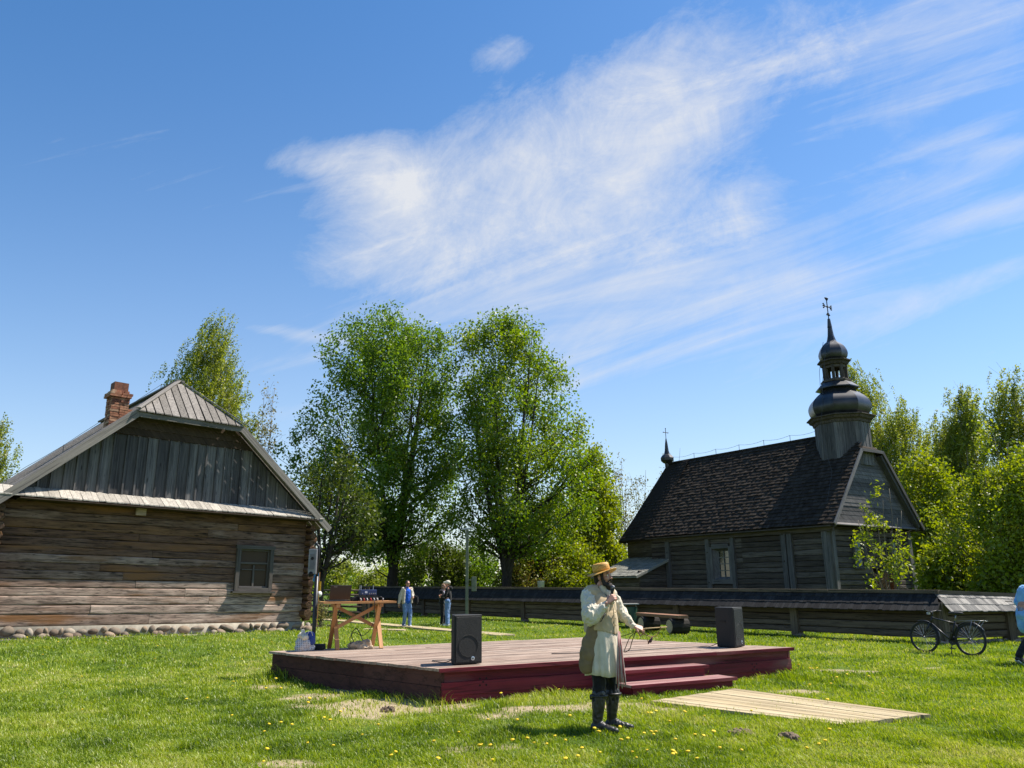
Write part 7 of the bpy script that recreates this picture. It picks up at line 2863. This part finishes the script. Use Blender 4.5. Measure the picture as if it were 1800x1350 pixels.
def bicycle():
    r = gz(1709, 1154)
    f_ = gz(1627, 1148)
    d = unit(f_ - r)
    t = thing('bicycle', 'black bicycle with mudguards and rear carrier parked by the corner of the log wall', 'bicycle', (r.x, r.y, 0), math.atan2(d.y, d.x))
    lean = Matrix.Rotation(rad(5), 4, 'X')
    WB, RW = 1.05, 0.345
    blk = MAT['metaldark']
    rub = plain('tyre_rubber', (0.02, 0.02, 0.021), 0.8, var=0.3)
    sil = plain('dull_silver', (0.3, 0.3, 0.31), 0.35, 0.8)
    for cx in (0.0, WB):
        c = Vector((cx, 0, RW))
        mb = MB(lean)
        mb.tube([c + Vector((0, 0, 0))] * 1 + [c], 0.02, 8) if False else None
        for s in (-1, 1):
            mb.tube([c + Vector((0, 0.03 * s, 0)), c + Vector((0, 0.012 * s, 0))], [0.02, 0.03], 10)
        w = mb.obj('wheel', sil, t)
        ring = lambda R_, n=40: [c + Vector((R_ * math.cos(q), 0, R_ * math.sin(q))) for q in np.linspace(0, 2 * math.pi, n + 1)]
        mb = MB(lean)
        mb.tube(ring(RW - 0.02), 0.021, 8, cap=False)
        mb.obj('tyre', rub, w, smooth=True)
        mb = MB(lean)
        mb.tube(ring(RW - 0.045), 0.011, 6, cap=False)
        mb.obj('rim', blk, w, smooth=True)
        mb = MB(lean)
        for k in range(28):
            q = 2 * math.pi * k / 28
            s = 1 if k % 2 else -1
            a2 = q + (0.35 if (k // 2) % 2 else -0.35)
            mb.tube([c + Vector((0.025 * math.cos(a2), 0.025 * s, 0.025 * math.sin(a2))), c + Vector(((RW - 0.05) * math.cos(q), 0, (RW - 0.05) * math.sin(q)))], 0.0026, 4)
        sp = mb.obj('spokes', sil, w)
        mb = MB(lean)                       # mudguard
        rng_ = np.linspace(rad(8), rad(150), 20) if cx == 0 else np.linspace(rad(62), rad(185), 18)
        if cx > 0:
            rng_ = np.linspace(rad(60), rad(190), 18)
            rng_ = math.pi - rng_ + rad(0)
            rng_ = np.linspace(rad(70), rad(200), 18)
        pr = []
        for q in rng_:
            pr.append(c + Vector(((RW + 0.03) * math.cos(q), 0, (RW + 0.03) * math.sin(q))))
        vs, fs = [], []
        for p in pr:
            rd = unit(p - c)
            for y, o in ((-0.028, -0.014), (-0.015, 0.0), (0.015, 0.0), (0.028, -0.014)):
                vs.append(p + rd * o + Vector((0, y, 0)))
        for i in range(len(pr) - 1):
            for k in range(3):
                fs.append((i * 4 + k, i * 4 + k + 1, (i + 1) * 4 + k + 1, (i + 1) * 4 + k))
        mb.add(vs, fs)
        o = mb.obj('mudguard', blk, t, smooth=True)
        so = o.modifiers.new('s', 'SOLIDIFY')
        so.thickness = 0.003
    # frame
    bb = Vector((0.43, 0, 0.3))
    st = Vector((0.3, 0, 0.72))
    ht, hb = Vector((0.82, 0, 0.79)), Vector((0.86, 0, 0.66))
    mb = MB(lean)
    mb.tube([bb, st], 0.017, 8)
    mb.tube([bb, hb], 0.021, 8)
    mb.tube([st - Vector((-0.012, 0, 0.05)), ht - Vector((0, 0, 0.02))], 0.018, 8)
    mb.tube([ht + Vector((-0.006, 0, 0.02)), hb - Vector((-0.005, 0, 0.02))], 0.022, 8)
    for s in (-1, 1):
        mb.tube([bb + Vector((0, 0.03 * s, 0)), Vector((0, 0.06 * s, RW))], 0.011, 6)
        mb.tube([st + Vector((0, 0.02 * s, -0.06)), Vector((0, 0.06 * s, RW))], 0.01, 6)
    mb.obj('frame', blk, t, smooth=True)
    mb = MB(lean)
    for s in (-1, 1):
        mb.tube([hb + Vector((0.005, 0.05 * s, -0.03)), Vector((WB, 0.055 * s, RW))], [0.018, 0.013], 8)
    mb.tube([hb + Vector((0.005, -0.06, -0.02)), hb + Vector((0.005, 0.06, -0.02))], 0.016, 8)
    mb.obj('fork', blk, t, smooth=True)
    mb = MB(lean)
    q = ht + Vector((-0.02, 0, 0.1))
    mb.tube([ht, q, q + Vector((0.07, 0, 0.02))], 0.014, 8)
    mb.tube([q + Vector((0.0, -0.3, 0.05)), q + Vector((0.05, -0.22, 0.05)), q + Vector((0.07, -0.06, 0.02)), q + Vector((0.07, 0.06, 0.02)), q + Vector((0.05, 0.22, 0.05)), q + Vector((0.0, 0.3, 0.05))], 0.012, 8)
    hbx = mb.obj('handlebar', blk, t, smooth=True)
    for s in (-1, 1):
        mb = MB(lean)
        mb.tube([q + Vector((-0.01, 0.31 * s, 0.05)), q + Vector((0.04, 0.22 * s, 0.05))], 0.018, 8)
        mb.tube([q + Vector((0.06, 0.2 * s, 0.05)), q + Vector((0.1, 0.27 * s, 0.03))], 0.006, 6)
        mb.obj('grip', rub, hbx, smooth=True)
    mb = MB(lean)
    mb.tube([st, st + Vector((-0.03, 0, 0.14))], 0.014, 8)
    mb.obj('seat_post', sil, t, smooth=True)
    mb = MB(lean)
    sc = st + Vector((-0.03, 0, 0.17))
    mb.sphere(sc + Vector((-0.07, 0, 0.0)), (0.1, 0.075, 0.035), 12, 8)
    mb.cap(sc + Vector((-0.02, 0, 0.0)), sc + Vector((0.15, 0, 0.0)), 0.04, 0.02)
    blob('saddle', mb, 0.01, rub, t, 3)
    mb = MB(lean)
    for s in (-1, 1):
        mb.tube([st + Vector((-0.02, 0.05 * s, 0.0)), Vector((-0.12, 0.06 * s, 0.745)), Vector((-0.38, 0.06 * s, 0.745))], 0.006, 6)
        mb.tube([Vector((0.0, 0.06 * s, RW)), Vector((-0.1, 0.06 * s, 0.745))], 0.005, 6)
        mb.tube([Vector((0.0, 0.06 * s, RW)), Vector((-0.3, 0.06 * s, 0.745))], 0.005, 6)
    for x in (-0.1, -0.2, -0.3, -0.38):
        mb.tube([(x, -0.06, 0.745), (x, 0.06, 0.745)], 0.005, 6)
    mb.obj('carrier', sil, t, smooth=True)
    mb = MB(lean)
    mb.tube([bb + Vector((0, -0.055, 0)), bb + Vector((0, -0.045, 0))], 0.09, 18)
    ck = mb.obj('chainring', blk, t)
    for s, ang in ((-1, rad(-70)), (1, rad(110))):
        mb = MB(lean)
        e = bb + Vector((0.17 * math.cos(ang), 0.075 * s, 0.17 * math.sin(ang)))
        mb.tube([bb + Vector((0, 0.07 * s, 0)), e], 0.011, 6)
        mb.box(e + Vector((0, 0.05 * s, 0)), (0.09, 0.09, 0.025))
        mb.obj('pedal', blk, t)
    mb = MB(lean)
    mb.tube([bb + Vector((0, -0.05, 0.088)), Vector((0, -0.05, RW + 0.04))], 0.006, 5)
    mb.tube([bb + Vector((0, -0.05, -0.088)), Vector((0, -0.05, RW - 0.04))], 0.006, 5)
    mb.obj('chain', sil, t)
    mb = MB(lean)
    mb.tube([bb + Vector((-0.04, 0.03, -0.02)), bb + Vector((-0.1, 0.2, -0.27))], 0.009, 6)
    mb.obj('kickstand', blk, t)
    mb = MB(lean)
    mb.box(q + Vector((0.1, 0, -0.02)), (0.05, 0.06, 0.05))
    mb.obj('headlight', sil, t)


bicycle()

# row of edging stones at the foot of the wall's short arm
rs = random.Random(4)
for i in range(11):
    px = 1690 + i * 11 + rs.uniform(-2, 2)
    p = gz(px, 1133 - i * 0.7 + rs.uniform(-1, 1))
    mb = MB()
    mb.sphere((0, 0, 0.03), (rs.uniform(0.07, 0.12), rs.uniform(0.06, 0.09), rs.uniform(0.04, 0.07)), 9, 6, Matrix.Rotation(rs.uniform(-0.3, 0.3), 3, 'Y'))
    o = mb.obj('edging_stone', MAT['stone'], smooth=True, loc=(p.x, p.y, 0))
    tag(o, 'pale rounded stone in the row edging the wall behind the bicycle', 'stone', 'edging stones along the wall')

# rail fence beyond the house corner
def rail_fence():
    P = [Vector((-10.6, 41.5, 0)), Vector((-9.0, 40.4, 0)), Vector((-7.4, 39.4, 0))]
    t = thing('rail_fence', 'dark open rail fence between the log house corner and the churchyard wall', 'fence', P[1])
    m = MAT['fencelog']
    for p in P:
        mb = MB()
        q = p - P[1]
        mb.beam((q.x, q.y, -0.1), (q.x, q.y, 1.45), 0.13, 0.13, (0, 1, 0))
        mb.beam((q.x + 0.22, q.y, -0.1), (q.x + 0.2, q.y, 1.5), 0.1, 0.1, (0, 1, 0))
        mb.obj('post', m, t)
    for z in (0.3, 0.58, 0.86, 1.14, 1.36):
        mb = MB()
        a_, b2 = P[0] - P[1], P[2] - P[1]
        mb.tube([a_ + Vector((0, 0, z)), Vector((0, 0, z + 0.02)), b2 + Vector((0, 0, z - 0.02))], 0.05, 7)
        mb.obj('rail', m, t, smooth=True)


rail_fence()

# blue and yellow pennant on a stick and a white garden lamp at the house corner
p = at(556, 1022, 26.5)
gz_ = float(ground_h(p.x, p.y))
t = thing('pennant', 'small blue and yellow pennant on a stick behind the log house corner', 'pennant', (p.x, p.y, gz_))
mb = MB()
mb.tube([(0.1, 0, 0), (0.1, 0, p.z - gz_ + 0.3)], 0.012, 6)
mb.obj('stick', MAT['tablewood'], t)
for nm, c0, z0, z1, x0, x1 in (('blue_panel', (0.08, 0.28, 0.6), 0.0, 0.28, -0.12, 0.08), ('yellow_panel', (0.7, 0.42, 0.02), -0.32, 0.0, 0.0, 0.16)):
    mb = MB()
    mb.box(((x0 + x1) / 2, 0, p.z - gz_ + (z0 + z1) / 2), (x1 - x0, 0.02, z1 - z0))
    mb.obj(nm, cloth(nm + '_cloth', c0), t)
p = at(559, 1044, 27.5)
gz_ = float(ground_h(p.x, p.y))
t = thing('garden_lamp', 'small white globe lamp on a pale pole behind the log house corner', 'lamp', (p.x, p.y, gz_))
mb = MB()
mb.tube([(0, 0, 0), (0, 0, p.z - gz_)], 0.025, 8)
mb.obj('pole', plain('pale_pole', (0.5, 0.45, 0.3), 0.6), t)
mb = MB()
mb.sphere((0, 0, p.z - gz_), (0.14, 0.14, 0.12), 14, 10)
mb.obj('globe', plain('white_globe', (0.7, 0.7, 0.68), 0.35), t, smooth=True)
# pail behind the wall
p = at(951, 1026, 45)
t = thing('white_pail', 'white pail on a stump showing above the wall, left of the straw hat', 'pail', (p.x, p.y, 0))
mb = MB()
mb.box((0, 0, 0.6), (0.3, 0.3, 1.2))
mb.obj('stump', MAT['bark'], t)
mb = MB()
mb.lathe([(0.17, 1.2), (0.21, 1.75), (0.22, 1.76), (0.2, 1.77)], 16)
mb.obj('bucket', plain('white_enamel', (0.5, 0.5, 0.48), 0.4), t, smooth=True)

# mole hills and clods
for i, (px, py, r_, lab) in enumerate([(1300, 1293, 0.13, 'brown molehill of crumbly earth in the grass in front of the pale walkway'), (1390, 1301, 0.11, 'small dark earth clod, the right one of two in front of the pale walkway'), (682, 1250, 0.08, 'low brown earth heap at the sandy patch left of the stage corner')]):
    p = gz(px, py)
    mb = MB()
    mb.sphere((0, 0, 0.0), (r_ * 0.9, r_ * 0.8, 0.03), 12, 6)
    for k in range(22):
        q = Vector((RNG.normal() * r_ * 0.55, RNG.normal() * r_ * 0.5, 0))
        mb.sphere(q + Vector((0, 0, 0.03 * math.exp(-q.length ** 2 / (r_ * r_)) + 0.01)), (r_ * 0.3 * RNG.uniform(.5, 1.1), r_ * 0.3 * RNG.uniform(.5, 1), 0.035 * RNG.uniform(.6, 1.2)), 8, 6)
    o = mb.obj('molehill', plain('dark_earth', (0.17, 0.12, 0.08), 0.95, var=0.4, scale=60, bump=0.8), loc=(p.x, p.y, float(ground_h(p.x, p.y))))
    tag(o, lab, 'molehill')

# dandelions, each a flower of its own
def dandelions():
    fl = plain('dandelion_yellow', (0.72, 0.5, 0.008), 0.7, var=0.15)
    stm = plain('dandelion_stem', (0.16, 0.24, 0.05), 0.6)
    protos = []
    for v in range(3):
        mb = MB()
        h = (0.06, 0.075, 0.09)[v]
        r = (0.02, 0.017, 0.022)[v]
        mb.tube([(0, 0, 0), (0.004, 0.002, h * 0.6), (0.0, 0.0, h)], 0.0025, 5, mat=1)
        mb.lathe([(0.005, h - 0.006), (r * 0.75, h), (r, h + 0.006), (r * 0.85, h + 0.011), (r * 0.4, h + 0.014), (0.001, h + 0.015)], 12, mat=0)
        for k in range(14):
            a_ = 2 * math.pi * k / 14
            mb.add([(r * .6 * math.cos(a_ - .2), r * .6 * math.sin(a_ - .2), h + 0.004), (r * .6 * math.cos(a_ + .2), r * .6 * math.sin(a_ + .2), h + 0.004), (r * 1.25 * math.cos(a_), r * 1.25 * math.sin(a_), h + 0.003)], [(0, 1, 2)], mat=0)
        o = mb.obj('dandelion', [fl, stm])
        tag(o, 'yellow dandelion flower standing in the lawn', 'dandelion', 'dandelions in the lawn')
        protos.append(o)
    rs = random.Random(9)
    spots = []
    # seen in the photograph: clusters round these places (pixel centre, spread, count)
    for px, py, sx, sy, n in [(1100, 1300, 130, 20, 24), (900, 1315, 60, 15, 5), (1170, 1265, 60, 12, 9), (940, 1222, 50, 6, 7), (1410, 1190, 45, 9, 16), (460, 1285, 25, 10, 4), (600, 1275, 60, 20, 6),
                              (450, 1215, 70, 30, 8), (330, 1150, 120, 12, 14), (120, 1200, 110, 30, 6), (390, 1106, 40, 3, 10), (260, 1108, 80, 3, 6), (1000, 1335, 240, 12, 12), (1250, 1335, 120, 10, 7),
                              (560, 1240, 30, 10, 3), (620, 1325, 120, 12, 6), (1560, 1250, 120, 30, 5), (740, 1232, 40, 5, 3), (300, 1230, 120, 30, 6)]:
        for k in range(n):
            g_ = gz(rs.gauss(px, sx), min(1347, rs.gauss(py, sy)))
            if 6.8 < g_.y < 27:
                spots.append(g_)
    for i, g_ in enumerate(spots):
        s = math.cos(-ST_A), math.sin(-ST_A)
        dx, dy = g_.x - ST_O.x, g_.y - ST_O.y
        lx, ly = dx * s[0] - dy * s[1], dx * s[1] + dy * s[0]
        if -0.1 < ly < ST_D + 0.1 and -0.1 < lx - ST_K * ly / ST_D < ST_W + 0.1 or (2.5 < lx < 4.7 and -0.9 < ly < 0):
            continue
        if i < 3:
            o = protos[i]
        else:
            o = protos[i % 3].copy()
            COL.objects.link(o)
        o.location = (g_.x, g_.y, float(ground_h(g_.x, g_.y)))
        o.rotation_euler = (rs.uniform(-.3, .3), rs.uniform(-.3, .3), rs.uniform(0, 6))
        o.scale = (rs.uniform(0.75, 1.2),) * 3


dandelions()
